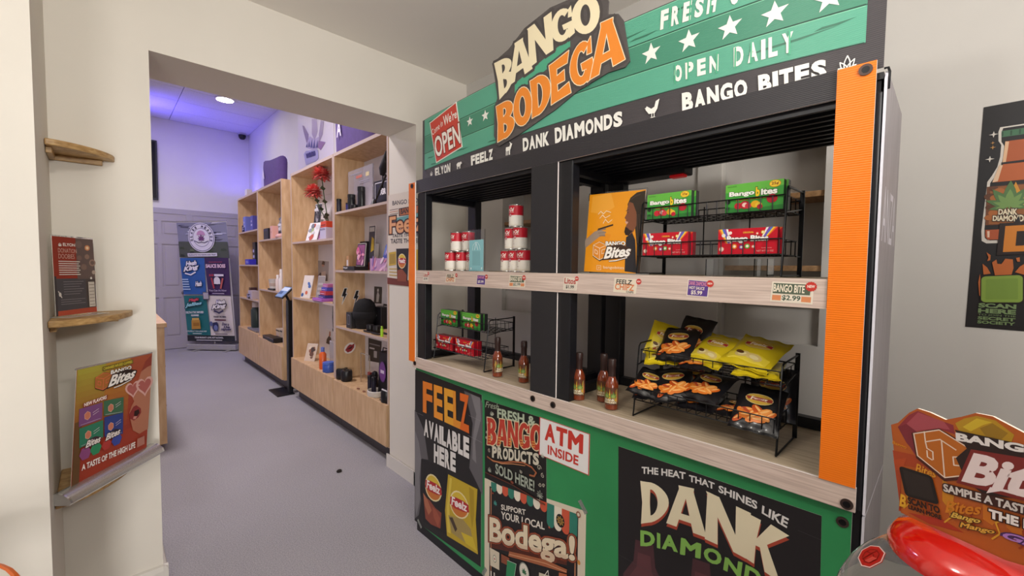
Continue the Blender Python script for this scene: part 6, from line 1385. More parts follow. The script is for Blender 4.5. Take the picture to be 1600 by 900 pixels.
sw = thing('glass_pipe', 'tall twisted black glass piece above the dark sign box', 'glass piece', (1.66, 2.97, 2.19))
c1 = (1.6, 3.046, 2.385); c2 = (1.6, 3.091, 2.313); c3 = (1.6, 3.13, 2.216); 
M().tube([(1.60, c1[1], c1[2]), (1.60, (c1[1]+c2[1])/2+.01, (c1[2]+c2[2])/2), (1.60, c2[1]-.015, c2[2]), (1.60, c2[1]+.02, c2[2]-.05), (1.60, c3[1], c3[2])], [.014, .016, .03, .034, .018], KD, 10).build('body', sw, smooth=True)
c4 = (1.58, 3.028, 2.201); c5 = (1.58, 3.224, 2.032)
M().tube([(1.58, c4[1], c4[2]), (1.58, c5[1], S+.015)], .008, KD, 8).build('stem', sw, smooth=True)
M().lathe([(.026, 0), (.03, .006), (.02, .03), (.01, .05)], (1.58, c5[1], S+.0005), KD, 12).build('foot', sw, smooth=True)
M().tube([(1.605, c3[1], c3[2]), (1.59, c4[1]*.6+c5[1]*.4, c4[2]*.6+S*.4)], .006, KD, 6).build('joint', sw, smooth=True)
# second shelf
S = 1.465
p = (1.6, 3.795, 1.5); carton('tan_carton', onshelf(p, S, 1.62), .05, .04, .13, '#b58a64', 'small tan carton at the left of the second shelf', 'box')
p = (1.57, 3.604, 1.489); bkk = carton('black_case', onshelf(p, S, 1.59), .22, .13, .035, '#17151a', 'flat black case with white lettering under a pink picture', 'case', 0, lambda pr, w, h: pr.text("IT'S JUST", (w*.04, h*.3, w*.45, h*.75), '#e0dce0', .04))
p2 = (1.6, 3.594, 1.534); card('pink_picture', (1.62, p[1]-.02, S+.036), .165, .20, '#1c181e', 'dark framed pink picture standing on the flat black case', 'picture', .1, 0, lambda pr, w, h: (pr.rect(w*.08, h*.06, w*.92, h*.94, '#8a4a78'), blobs(['#c9568a', '#d98aa8', '#6a3a78', '#e0b0c0'], 12, 14)(pr, w, h)))
p = (1.68, 3.694, 1.49); carton('black_carton', onshelf(p, S, 1.73), .12, .06, .26, '#1f1d22', 'tall black carton behind the pink picture', 'box', 0, lines('#d9d6da', 1, .1, .9, .9, .97))
p = (1.72, 3.587, 1.491); card('yellow_poster_card', onshelf(p, S, 1.72), .12, .40, '#45414c', 'tall dark card with a yellow shape, left of the blue display', 'card', .05, 0, lambda pr, w, h: (pr.poly([(w*.4, h*.4), (w*.9, h*.45), (w*.85, h*.7), (w*.5, h*.75)], '#c9a83c'), pr.rect(w*.1, h*.02, w*.3, h*.18, '#a8402c'), pr.rect(w*.1, h*.86, w*.9, h*.96, '#b9b4b0')))
p = (1.6, 3.179, 1.492)
bd2 = thing('blue_display_box', 'blue slanted display box with a pink tray on the second shelf', 'display box', onshelf(p, S, 1.62))
ya, yb_ = p[1]+.085, 2.94
M().prism([(1.56, ya, S+.001), (1.56, yb_, S+.001), (1.56, yb_, S+.10), (1.56, ya, S+.10)], (.10, 0, 0), mat('#b58ab4', .4)).build('tray', bd2)
M().prism([(1.66, ya-.02, S+.10), (1.66, yb_, S+.10), (1.66, yb_, S+.42), (1.66, ya-.07, S+.2)], (.02, 0, 0), mat('#3f55a8', .35)).build('header', bd2)
pr = P((1.5597, ya, S), gap=.0004); blobs(['#d9b0d0', '#8a6ab0', '#e0c8d8', '#c97a9a'], 3, 9)(pr, ya-yb_, .10); pr.build('tray_print', bd2)
pr = P((1.6597, ya-.03, S+.11), gap=.0004); blobs(['#6a8ad0', '#8ab0e0', '#b0a0d8', '#c9c8e8'], 9, 9)(pr, ya-yb_-.04, .14); pr.build('header_print', bd2)
# third shelf
S = .955
hat = thing('black_beanie', 'black knitted beanie on a head form on the third shelf', 'hat', onshelf((1.64, 3.578, 0.9904), S, 1.66))
hc = Vector(hat.location); M().lathe([(.075, 0), (.085, .06), (.098, .10), (.10, .16), (.085, .22), (.05, .255), (0, .265)], hc, mat('#121114', .9, noise=.3, nscale=90, bump=.5), 22).build('crown', hat, smooth=True)
M().lathe([(.10, .09), (.106, .10), (.106, .14), (.10, .15)], hc, mat('#18171b', .9), 22).build('cuff', hat, smooth=True)
p = (1.57, 3.653, 0.9608); carton('radio', onshelf(p, S, 1.575), .10, .06, .14, '#26262a', 'small dark radio-like device left of the beanie', 'device', 0, lambda pr, w, h: (pr.line([(w*.3, h*.25), (w*.7, h*.25), (w*.75, h*.8), (w*.4, h*.85)], .006, '#8a8890', True)))
p = (1.7, 3.484, 1.008); carton('black_box', onshelf(p, S, 1.765), .14, .07, .19, '#19181c', 'square black box behind the beanie', 'box', 0, lambda pr, w, h: pr.poly(ell(w*.4, h*.6, .012, .008, 8), '#8a8890'))
for i, (u, x, l) in enumerate((((1.6, 3.351, 1.011), 1.60, 'left'), ((1.6, 3.254, 1.01), 1.61, 'right'))):
    jar('black_pot', onshelf(u, S, x), .03, .06, '#17161a', '#232226', '%s one of two small black pots in front of the square box' % l, 'pot', .9)
for i, (u, L, w_, lb) in enumerate((((1.56, 3.312, 0.9836), .13, .008, 'black pen-like vaporizer lying left'), ((1.555, 3.163, 0.9893), .12, .010, 'black pen-like vaporizer lying right'), ((1.62, 3.099, 0.9904), .10, .009, 'black cable end at the right of the third shelf'))):
    c = onshelf(u, S, u[0]); simple('vaporizer_pen', M().tube([(c[0], c[1]+L/2, c[2]+w_), (c[0], c[1], c[2]+w_), (c[0]+.01, c[1]-L/2, c[2]+w_)], [w_, w_*.9, w_*.6], KD, 8), lb, 'vaporizer', smooth=True)
p = (1.56, 3.054, 0.9623); lt = thing('green_lighter', 'bright green lighter standing at the front of the third shelf', 'lighter', onshelf(p, S, 1.555)); c = lt.location
M().lathe([(.011, 0), (.0115, .06), (.0105, .062)], c, mat('#a4d928', .3), 12).build('body', lt, smooth=True); M().lathe([(.009, .062), (.009, .078), (.005, .082)], c, mat('#8ab020', .3, .3), 10).build('top', lt, smooth=True)
q = [(-3.708, 1.159), (-3.555, 1.165), (-3.546, 1.316), (-3.698, 1.317)]
picture(q, XB-.0085, '#2c2a2c', 'black print with a pale figure on the back above the beanie', [([(.3, .08), (.6, .08), (.7, .5), (.5, .75), (.35, .5)], '#b9b5b2'), ([(.4, .72), (.62, .72), (.6, .88), (.44, .88)], '#c9c6c2')], edge='#2c2a2c')
q = [(-3.529, 1.006), (-3.447, 1.005), (-3.441, 1.167), (-3.523, 1.167)]
picture(q, XB-.0085, '#26242a', 'narrow black print with white lettering near the cabinet edge', [([(.2, .7), (.8, .7), (.8, .9), (.2, .9)], '#d0ccca'), ([(.3, .4), (.7, .4), (.75, .62), (.3, .6)], '#c0bcba'), ([(.2, .12), (.8, .12), (.8, .32), (.2, .3)], '#cfcbc9')], edge='#26242a')
# stickers on the dividing panel (normal -y, on the far side of the bay)
YD = 3.9035-.0005
for i, (x0, z0_) in enumerate(((((1.605, 3.903, 1.225))[0], ((1.605, 3.903, 1.225))[2]), (((1.718, 3.903, 1.201))[0], ((1.718, 3.903, 1.201))[2]))):
    t = thing('bolt_sticker', '%s lightning bolt sticker on the cabinet side' % ('left', 'right')[i], 'sticker', (x0, YD, z0_), 'lightning bolt stickers')
    s_ = .042; bolt = [(.2, 1), (.9, 1), (.55, .3), (.9, .3), (-.35, -1.1), (.05, -.1), (-.5, -.1)]
    M().prism([(x0+a*s_*1.0+.0, YD, z0_+b*s_*1.7) for a, b in bolt], (0, -.0008, 0), mat('#151318', .4)).build('sticker_base', t)
    pr = P((x0, YD-.0009, z0_), (1, 0, 0)); pr.line([(a*s_, b*s_*1.7) for a, b in bolt], .006, '#d6d0cc', closed=True); pr.build('sticker_outline', t)
lp = (1.662, 3.903, 0.7297); t = thing('lips_sticker', 'red lips sticker on the cabinet side panel', 'sticker', (lp[0], YD, lp[2])); M().prism([(lp[0]+.055*math.cos(a), YD, lp[2]+.05*math.sin(a)+.012*math.cos(a)) for a in [k*math.pi/10 for k in range(20)]], (0, -.0008, 0), mat('#d9cfca', .4)).build('sticker_base', t)
pr = P((lp[0], YD-.0009, lp[2]), (1, 0, 0)); pr.poly([(-.045, -.015), (-.02, .02), (0, .035), (.02, .028), (.045, .04), (.04, .0), (.015, -.03), (-.02, -.04)], '#8e2a30'); pr.poly([(-.03, -.008), (0, .006), (.032, .018), (.01, -.01)], '#3a1418'); pr.build('sticker_print', t)
# base shelf of the nearest cabinet
S = .452
p = (1.57, 3.912, 0.455)
for i, (dy, r, lb) in enumerate(((.02, .055, 'left'), (-.085, .05, 'right'))):
    c = (1.585, p[1]+dy-.03, S+.0005); simple('black_speaker', M().lathe([(r*.85, 0), (r, .012), (r, .085), (r*.85, .10), (r*.5, .10), (r*.45, .092), (0, .092)], c, KD, 20), '%s of two round black speakers on the base shelf' % lb, 'speaker', 'round black speakers', True)
q = [(-3.828, 0.6001), (-3.578, 0.6192), (-3.557, 0.8212), (-3.825, 0.8198)]
picture(q, XB-.0085, '#2a272c', 'black poster with white panels behind the tall purple-badged bag', [([(.1, .55), (.5, .55), (.5, .62), (.1, .62)], '#b9b5b8'), ([(.45, .2), (.7, .2), (.7, .5), (.45, .5)], '#a8a4a8'), ([(.1, .75), (.9, .75), (.9, .8), (.1, .8)], '#8a868a')], edge='#2a272c')
bgx = thing('black_gift_bag', 'tall black bag with a purple disc at the right of the base shelf', 'bag', (1.66, 2.98, S+.0005))
gy = (1.6, 3.22, 0.5388); y1_, z1_ = gy[1], ((1.6, 3.133, 0.8107))[2]
M().prism([(1.60, y1_, S+.001), (1.60, 2.93, S+.001), (1.61, 2.935, z1_), (1.61, y1_-.01, z1_)], (.10, 0, 0), mat('#16141a', .5)).build('body', bgx, bevel=.004)
for x in (1.62, 1.70): M().tube([(x, y1_-.05, z1_), (x, y1_-.06, z1_+.035), (x, 2.99, z1_+.035), (x, 2.98, z1_)], .005, KD, 6).build('handle', bgx, smooth=True)
dc = (1.6, 3.134, 0.655); pr = P((1.5995, 0, 0), gap=.0005); pr.poly(ell(-dc[1], dc[2], .058, .085, 24), '#4a2a5e'); pr.poly(ell(-dc[1], dc[2], .052, .077, 24), '#6a3a7e'); pr.rect(-dc[1]-.03, dc[2]-.012, -dc[1]+.03, dc[2]+.014, '#c9b8d0'); pr.build('disc', bgx)
p = (1.6, 3.414, 0.56); t = thing('black_figurine', 'small black figurine in front of the poster on the base shelf', 'figurine', onshelf(p, S, 1.67)); c = Vector(t.location)
M().lathe([(.03, 0), (.034, .03), (.026, .08), (.03, .11), (.02, .14), (0, .15)], c, KD, 12).build('body', t, smooth=True); M().box(c.x-.03, c.y+.03, c.z+.09, c.x-.01, c.y+.075, c.z+.13, mat('#8a3a34', .4)).build('plaque', t)
for i, u in enumerate(((1.56, 3.298, 0.536), (1.56, 3.227, 0.5508))):
    jar('dark_tube', onshelf(u, S, 1.57), .018, .15, '#211d2e', '#15131a', '%s dark tube in front of the figurine' % ('left', 'right')[i], 'tube', .95)
p = (1.56, 3.202, 0.5209); c = onshelf(p, S, 1.575)
simple('white_ring_tray', M().lathe([(.075, 0), (.08, .01), (.08, .045), (.074, .048), (.07, .044), (.07, .014), (0, .012)], c, mat('#cfc6bc', .45), 24, .8, 1), 'round white tray at the front of the base shelf', 'tray', smooth=True)
p = (1.555, 2.989, 0.5393); t = thing('black_grinder', 'black grinder with pale crescent at the front right of the base shelf', 'grinder', onshelf(p, S, 1.56)); c = Vector(t.location)
M().lathe([(.04, 0), (.045, .01), (.045, .08), (.036, .10), (0, .10)], c, KD, 18).build('body', t, smooth=True); M().tube([c+Vector((-.035*math.cos(a), .0-.038*math.sin(a), .085+.02*math.cos(a))) for a in (-.2, .3, .8, 1.3)], .006, mat('#d0ccd0', .3), 6).build('crescent', t, smooth=True)
for i, u in enumerate(((1.545, 3.474, 0.4818), (1.545, 3.364, 0.4795), (1.545, 3.063, 0.5026), (1.545, 2.936, 0.5144))):
    c = onshelf(u, S, 1.55); simple('loose_charm', M().lathe([(0, 0), (.018, .002), (.016, .007), (0, .009)], c, mat(('#7a4a3a', '#8a5a48', '#6a5a50', '#5a4a44')[i], .5), 8, .6, 1.2), '%s small charm lying along the front edge of the base shelf' % ('first', 'second', 'third', 'fourth')[i], 'charm', 'loose charms')
# clear rod stand
p = (1.6, 3.67, 0.5233); t = thing('acrylic_rack', 'clear acrylic rack behind the round black speakers', 'rack', onshelf(p, S, 1.66)); c = Vector(t.location)
for dy in (0, -.17): M().box(c.x, c.y+dy-.004, c.z, c.x+.008, c.y+dy+.004, c.z+.27, mat('#d9c8b4', .1, trans=.7)).build('rod', t)
M().box(c.x, c.y-.17, c.z+.262, c.x+.008, c.y, c.z+.27, mat('#e6dccf', .1, trans=.5)).build('bar', t)
# ---- cabinet behind the tablet
S = 1.836
p = (1.57, 6.233, 1.857); carton('black_pack', onshelf(p, S, 1.60), .21, .10, .145, '#1d1a26', 'black pack on the top shelf behind the tablet stand', 'box', 0, lines('#5a5478', 1, .1, .9, .8, .9))
p = (1.57, 5.966, 1.86); carton('pink_pack', onshelf(p, S, 1.58), .10, .07, .16, '#d9a49c', 'pink pack beside the black pack', 'box', 0, lines('#a8645c', 1, .3, .7, .5, .6))
p = (1.62, 5.968, 1.87); card('grey_print', onshelf(p, S, 1.62), .16, .36, '#77747a', 'grey leaning print at the right of the same shelf', 'picture', .35, .35, blobs(['#a8a4aa', '#55525a', '#c0bcc2'], 15, 9))
p = (1.56, 5.691, 1.856); simple('pink_slipper', M().lathe([(.05, 0), (.055, .02), (.03, .05), (0, .055)], onshelf(p, S, 1.575), mat('#c99a94', .6), 14, 1, 1.9), 'pale pink slipper at the foot of the grey print', 'slipper', smooth=True)
S = 1.182
p = (1.58, 6.089, 1.216); t = thing('white_cup', 'white paper cup with a print on the shelf left of the tablet', 'cup', onshelf(p, S, 1.60)); c = t.location
M().lathe([(.045, 0), (.062, .14), (.064, .142), (.058, .142), (.042, .01), (0, .01)], c, mat('#dcd6d2', .5), 20).build('cup', t, smooth=True); M().lathe([(.053, .05), (.0575, .09)], c, mat('#b9a49a', .5), 20).build('band', t, smooth=True)
p = (1.55, 6.045, 1.201); simple('black_tray', M().box(1.54, p[1]-.14, S+.001, 1.60, p[1]+.1, S+.022, KD), 'thin black tray in front of the white cup', 'tray', bevel=.004)
for i, (u, h, r, col, lb) in enumerate((((1.57, 5.808, 1.185), .20, .026, '#d9c8c4', 'white bottle left of the amber one'), ((1.64, 6.014, 1.244), .27, .036, '#b98a78', 'amber bottle standing at the back'), ((1.57, 5.668, 1.192), .22, .028, '#dcd4d4', 'white bottle nearest the tablet'))):
    jar('toiletry_bottle', onshelf(u, S, (1.57, 1.67, 1.57)[i]), r, h, col, '#e6e0de', lb, 'bottle', .55)
S = .528
for i, (u, w_, d_, h, col, lb) in enumerate((((1.56, 6.162, 0.5516), .32, .10, .05, '#221e22', 'long black case lying on the base shelf'), ((1.64, 6.182, 0.5861), .16, .08, .13, '#c4b09a', 'cream carton with black top at the back of the base shelf'), ((1.56, 5.935, 0.522), .24, .11, .06, '#141318', 'flat black box at the front right of the base shelf'), ((1.62, 5.925, 0.5825), .09, .06, .16, '#bda994', 'narrow cream carton at the right of the base shelf'))):
    carton(('black_case', 'cream_carton', 'flat_box', 'cream_carton')[i], onshelf(u, S, (1.565, 1.70, 1.565, 1.66)[i]), w_, d_, h, col, lb, 'box', 0, lines('#2a2628' if 'cream' in lb else '#8a7468', 1, .0, 1, .75, .99))
# ---- farthest cabinet
for (S, items) in ((1.995, (((1.57, 7.375, 2.067), .16, .10, '#26225a', 'dark blue carton left on the top tier of the farthest cabinet'), ((1.6, 7.308, 2.066), .14, .22, '#6a74c8', 'pale blue carton in the middle of the top tier'), ((1.57, 6.883, 2.037), .13, .2, '#4a4aa0', 'blue carton right on the top tier'))),
  (1.506, (((1.57, 7.176, 1.522), .24, .08, '#2c2ab8', 'bright blue box at the front of the second tier'), ((1.64, 7.322, 1.574), .15, .34, '#1d2230', 'tall dark carton at the back of the second tier'))),
  (1.010, (((1.57, 7.145, 1.034), .2, .07, '#8a7a80', 'greyish carton on the third tier'), ((1.6, 7.049, 1.055), .22, .12, '#b9aab4', 'pale carton on the third tier'), ((1.66, 7.622, 1.057), .12, .14, '#4a3438', 'brown carton at the back of the third tier')))):
    for (u, w_, h, col, lb) in items: carton('small_carton', onshelf(u, S, {0: 1.58}.get(0) if 'back' not in lb else 1.70), w_, .09, h, col, lb, 'box', 0, lines('#a8a4d0', 2, .2, .8, .3, .8))
S = .548
p = (1.6, 7.147, 0.5755); jar('dark_flask', onshelf(p, S, 1.64), .075, .38, '#2c3836', '#c9bcb8', 'dark flask with a pale cap on the lowest tier', 'flask', .7)
p = (1.56, 7.035, 0.5579); simple('grey_tray', M().box(1.54, p[1]-.28, S+.001, 1.70, p[1]+.22, S+.03, mat('#77737c', .4)), 'flat grey tray under the dark flask', 'tray', bevel=.005)
bpy.data.objects['dark_flask'].location.z += .0305
# ---------------------------------------------------------------- on top of the cabinets
PUR = mat('#55407e', .7, name='purple canvas', noise=.08, nscale=20)
def tote(y0, y1, x0, x1, h, label, sag=.02):
    t = thing('purple_tote_bag', label, 'bag', ((x0+x1)/2, (y0+y1)/2, ZT+.0005), 'purple tote bags on the cabinets')
    n = 10; V = []; F = []; R_ = 20
    for k, (z, g) in enumerate(((0, .96), (.05, 1), (h*.5, 1.02), (h*.85, 1.04), (h, 1.0))):
        for i in range(R_):
            a = 2*math.pi*i/R_; cx_, cy_ = math.cos(a), math.sin(a); e = 2.8
            rx = (abs(cx_)**e+abs(cy_)**e)**(-1/e)
            V.append(((x0+x1)/2+(x1-x0)/2*g*rx*cx_, (y0+y1)/2+(y1-y0)/2*g*rx*cy_, ZT+.001+z+(sag*math.sin(3*a) if k == 4 else 0)))
    for k in range(4):
        for i in range(R_): F.append((k*R_+i, k*R_+(i+1) % R_, (k+1)*R_+(i+1) % R_, (k+1)*R_+i))
    F.append(tuple(range(R_))[::-1]); F.append(tuple(range(4*R_, 5*R_)))
    M().add(V, F, PUR).build('body', t, smooth=True)
    pr = P((x0-.012, 0, 0), gap=.001); yc = y0+(y1-y0)*.72; pr.text('A', (-yc-.05, ZT+h*.38, -yc+.05, ZT+h*.72), '#d9d2e6', .03); pr.build('emblem', t); return t
tote(5.95, 6.65, 1.60, 1.78, .36, 'purple tote bag on the cabinet behind the tablet stand')
tote(3.35, 4.16, 1.60, 1.80, .44, 'larger purple tote bag on the cabinet nearest the opening')
p = (1.6, 7.347, 2.582); simple('white_block', M().box(1.57, p[1]-.06, ZT+.001, 1.64, p[1]+.06, ZT+.11, mat('#c9c4d0', .4)), 'small white block on top of the farthest cabinet', 'block', bevel=.005)
# leaf posters on the right wall above the cabinets
q = [(-6.658, 2.89), (-5.348, 2.889), (-5.303, 3.482), (-6.657, 3.66)]
q = [(q[0][0], 2.42), (q[1][0], 2.42), (q[1][0], 3.95), (q[0][0], 3.95)]
o, pr = sheet('leaf_poster', 'white wall poster of a lilac leaf above the flower cabinet', 'poster', q, 2.099, '#d9d3de', .004); pr.gap = .0006
for pts, c in (([(-6.473, 3.49), (-6.394, 3.463), (-6.22, 3.31), (-6.225, 3.172), (-6.3, 3.204), (-6.398, 3.348)], '#8a7898'), ([(-6.091, 3.487), (-5.903, 3.442), (-5.884, 3.271), (-5.995, 3.177), (-6.097, 3.284)], '#a898b8'), ([(-5.767, 3.393), (-5.658, 3.351), (-5.706, 3.199), (-5.82, 3.124), (-5.84, 3.228)], '#9a8aa8'), ([(-6.3, 3.204), (-6.171, 3.274), (-5.994, 3.194), (-5.818, 3.199), (-5.868, 3.051), (-5.999, 3.042), (-6.251, 3.125)], '#b5a8cc'), ([(-5.838, 3.145), (-5.609, 3.079), (-5.778, 3.009), (-5.89, 3.072)], '#8f6a98'), ([(-6.418, 3.076), (-6.329, 3.104), (-5.868, 3.034), (-5.848, 2.922), (-5.965, 2.901), (-6.335, 2.911)], '#a8a4d0')):
    pr.poly(pts, c)
for k in range(5): pr.poly([(-6.241, 3.14), (-6.188, 3.216), (-6.161, 3.125)] if k == 0 else [(-6.152, 3.114), (-6.09, 3.213), (-6.064, 3.097)] if k == 1 else [(-6.055, 3.087), (-5.985, 3.192), (-5.97, 3.074)] if k == 2 else [(-5.951, 3.07), (-5.874, 3.16), (-5.877, 3.063)] if k == 3 else [(-6.322, 3.156), (-6.269, 3.198), (-6.261, 3.137)], '#54508a')
pr.text('wana', ((-6.327, 2.994), (-5.954, 2.973), (-5.952, 3.04), (-6.325, 3.065)), '#35306a', .06)
pr.build('poster_print', o)
q = [(q[1][0]+.05, 2.42), (-2.95, 2.42), (-2.95, 3.95), (q[1][0]+.05, 3.95)]
o, pr = sheet('blank_poster', 'plain white wall board behind the larger purple tote bag', 'poster', q, 2.099, '#d9d3de', .004); pr.gap = .0006; pr.poly(inset(q, .97), '#dcd7e2'); pr.build('poster_print', o)
# ---------------------------------------------------------------- tablet stand in the gap
ts = thing('tablet_stand', 'black floor stand with a tilted tablet in the gap between cabinets', 'tablet stand', (1.50, 5.42, 0))
M().prism([(a, b, 0) for a, b in ((1.40, 5.26), (1.585, 5.26), (1.585, 5.62), (1.40, 5.62))], (0, 0, .014), mat('#17161b', .4)).build('base_plate', ts, bevel=.004)
M().box(1.525, 5.275, .014, 1.575, 5.345, 1.10, mat('#141318', .35)).build('column', ts, bevel=.006)
tc0 = Vector((1.491, 5.28, 1.192)); ax = Vector((0, .135, 0)); az = Vector((.70, 0, .71)); ay = Vector((.71, 0, -.70))
M().obox(tc0, ax, az*.085, ay*.010, mat('#15151a', .3)).build('tablet_case', ts, bevel=.006)
pr = P(tc0-ay*.0105-az*.085+ax, (0, -1, 0), az, gap=.0008, rough=.15); pr.rect(.010, .010, .26, .16, mat('#6a86b0', .2, emit=.35)); pr.rect(.02, .10, .25, .15, mat('#b9c4d6', .2, emit=.35)); pr.rect(.02, .05, .15, .09, '#3a5a8a'); pr.build('screen', ts)
M().tube([tc0+ay*.010, (1.55, 5.30, 1.08)], .014, KD, 8).build('neck', ts, smooth=True)
# ---------------------------------------------------------------- roll-up banner by the rear door
rb_ = thing('rollup_banner', 'tall roll-up banner of four coloured panels standing before the grey double door', 'banner', (1.38, 8.92, 0))
OB = Vector((1.0845, 9.23, 0)); UB = Vector((.6937, -.7203, 0)).normalized(); VB = Vector((-.0451, .0468, 1)); NB = UB.cross(VB).normalized()
def onB(p, d=0): return OB+UB*p[0]+VB*p[1]+NB*d
q = [(-0.0144, 0.151), (0.8435, 0.1792), (0.842, 2.261), (-0.0517, 2.238)]
M().prism([onB((q[0][0]-.01, .015), .06), onB((q[1][0]+.01, .015), .06), onB((q[1][0]+.01, .015), -.06), onB((q[0][0]-.01, .015), -.06)], (0, 0, .10), SIL).build('cassette', rb_, bevel=.012)
for a in (.15, .7): M().prism([onB((a, 0), .16), onB((a+.06, 0), .16), onB((a+.06, 0), -.16), onB((a, 0), -.16)], (0, 0, .016), SIL).build('foot', rb_)
M().prism([onB(p) for p in q], -NB*.002, mat('#cfc9d2', .5)).build('banner_sheet', rb_)
M().tube([onB(q[3], -.001), onB(q[2], -.001)], .012, SIL, 8).build('top_rail', rb_, smooth=True)
M().tube([onB(((q[0][0]+q[1][0])/2, .1), -.05), onB(((q[3][0]+q[2][0])/2, q[2][1]), -.02)], .01, SIL, 8).build('pole', rb_, smooth=True)
pr = P(OB+NB*.001, UB, VB, gap=.0006, rough=.45)
pr.poly([(-0.048, 2.22), (0.8402, 2.24), (0.8466, 1.62), (-0.037, 1.625)], '#7f7f96')
r_ = random.Random(3); qq = [(-0.0291, 1.89), (0.8433, 1.898), (0.8402, 2.24), (-0.048, 2.22)]
for k in range(26):
    a, b = r_.uniform(0, .8), r_.uniform(0, .95); pr.poly([bil(qq, a, b), bil(qq, min(1, a+r_.uniform(.1, .3)), min(1, b+r_.uniform(-.04, .06))), bil(qq, min(1, a+.2), min(1, b+.05)), bil(qq, a+.02, min(1, b+.05))], ('#c9c8da', '#54526a', '#a8a8c0', '#39374a')[k % 4])
qq = [(-0.0315, 1.625), (0.8439, 1.62), (0.8433, 1.898), (-0.0286, 1.895)]; pr.poly(qq, '#4a4f4a')
for k in range(14): a, b = r_.uniform(0, .9), r_.uniform(0, .85); pr.poly([bil(qq, a, b), bil(qq, min(1, a+.1), b), bil(qq, min(1, a+.08), b+.12), bil(qq, a+.02, b+.15)], ('#3a4436', '#5f6a54', '#2c3230')[k % 3])
pr.poly([(-0.019, 1.611), (0.416, 1.616), (0.393, 0.985), (-0.0081, 0.9797)], '#2c5aa0'); pr.poly([(0.4172, 1.629), (0.8439, 1.62), (0.8289, 0.9694), (0.4306, 0.9775)], '#3a2450'); pr.poly([(-0.01, 0.9582), (0.3911, 0.9636), (0.4119, 0.2662), (-0.0007, 0.2728)], '#1f6a70'); pr.poly([(0.429, 0.9587), (0.8278, 0.9561), (0.8401, 0.2679), (0.4174, 0.2663)], '#d6ccc8'); pr.poly([(-0.0069, 0.2646), (0.8398, 0.2652), (0.8396, 0.1656), (-0.0107, 0.1619)], '#23252c')
c = (0.3982, 1.968)
for k_, (r1, col) in enumerate(((.235, '#cfcada'), (.222, '#4a4668'), (.212, '#d3cedc'), (.150, '#4a4668'), (.143, '#d6d2de'))): pr.poly(ell(c[0], c[1], r1, r1*1.07, 32), col)
for i, L in enumerate('GLASS MEADOW'):
    a = math.radians(195-210*i/11); x, y = c[0]+.18*math.cos(a), c[1]+.19*math.sin(a); d = a-math.pi/2
    if L != ' ':
        uu = Vector((math.cos(d), math.sin(d))); vv = Vector((-math.sin(d), math.cos(d))); o_ = Vector((x, y)); pr.text(L, (o_-uu*.016-vv*.022, o_+uu*.016-vv*.022, o_+uu*.016+vv*.022, o_-uu*.016+vv*.022), '#2c2846', .05)
pr.poly(ell(c[0], c[1]+.04, .075, .08, 20, 0, 180), '#b98ab0'); pr.leaf(c[0], c[1]-.04, .10, '#6a3a6e', n=7); pr.union(P.stroke([(c[0]-.12, c[1]-.06), (c[0]-.05, c[1]-.09), (c[0], c[1]-.08), (c[0]+.05, c[1]-.09), (c[0]+.12, c[1]-.06)], .012), '#4a4668')
pr.poly([(0.1334, 1.693), (0.6582, 1.706), (0.6586, 1.648), (0.1391, 1.634)], '#cfcad6'); pr.text('PRODUCTS YOU KNOW AND TRUST', ((0.1515, 1.65), (0.6436, 1.663), (0.643, 1.687), (0.1509, 1.674)), '#2c2846', .03)
def script(t, q, c='#e6e2ea', o_='#1d2a4a'): pr.text(t, q, c, .05, shear=.3, out=((.1, o_),))
script('Hash', ((0.0855, 1.466), (0.2851, 1.495), (0.2813, 1.575), (0.0823, 1.552))); script('King', ((0.0362, 1.346), (0.3158, 1.411), (0.3137, 1.509), (0.035, 1.453)))
pr.line([(0.0664, 1.346), (0.16, 1.321), (0.2463, 1.367)], .022, '#e6e2ea')
for k in range(5): pr.line([(0.0046, 1.239), (0.1034, 1.24)] if k == 0 else [(0.0064, 1.199), (0.1108, 1.2)] if k == 1 else [(0.008, 1.156), (0.1124, 1.158)] if k == 2 else [(0.0096, 1.114), (0.1195, 1.115)] if k == 3 else [(0.0057, 1.071), (0.1321, 1.072)], .02, '#a8c0e0')
script('Hash', ((0.2298, 1.122), (0.3455, 1.129), (0.3478, 1.216), (0.232, 1.207)))
pr.text('SAUCE BOSS', ((0.4445, 1.444), (0.7937, 1.448), (0.7939, 1.514), (0.4449, 1.51)), '#d9b8cc', .05); pr.line([(0.508, 1.545), (0.7397, 1.548)], .014, '#8a3a5a')
pr.text('510', ((0.4917, 1.298), (0.5682, 1.299), (0.569, 1.339), (0.4925, 1.338)), '#b83a4a', .05); pr.text('LIQ DIEM', ((0.5819, 1.299), (0.7481, 1.298), (0.7489, 1.338), (0.5826, 1.339)), '#d9d0dc', .05)
c = (0.6248, 1.228); pr.poly(ell(c[0], c[1], .055, .065, 18), '#d9d3dc'); pr.rect(c[0]-.055, c[1]-.06, c[0]+.055, c[1]-.01, '#d9d3dc'); pr.line([(0.5324, 1.264), (0.5617, 1.099)], .028, '#a83a44'); pr.line([(0.7286, 1.261), (0.6815, 1.095)], .028, '#b85a54'); pr.text('You Can At Now', ((0.4689, 1.039), (0.7805, 1.041), (0.7807, 1.075), (0.469, 1.071)), '#b9aac4', .02); pr.line([(0.5286, 1.003), (0.7335, 1.003)], .012, '#b9aac4')
c = (0.4073, 0.9611); pr.rect(c[0]-.055, c[1]-.065, c[0]+.055, c[1]+.065, '#4a4452'); pr.rect(c[0]-.045, c[1]-.055, c[0]+.045, c[1]+.055, '#a8a2ac')
script('Magic', ((0.0946, 0.8391), (0.2782, 0.8658), (0.2785, 0.93), (0.0952, 0.9061)), '#c94a5a', '#2a1420'); script('Jellies', ((0.0195, 0.7388), (0.327, 0.7968), (0.3277, 0.8664), (0.0186, 0.8193)), '#8ac4d0', '#12343a')
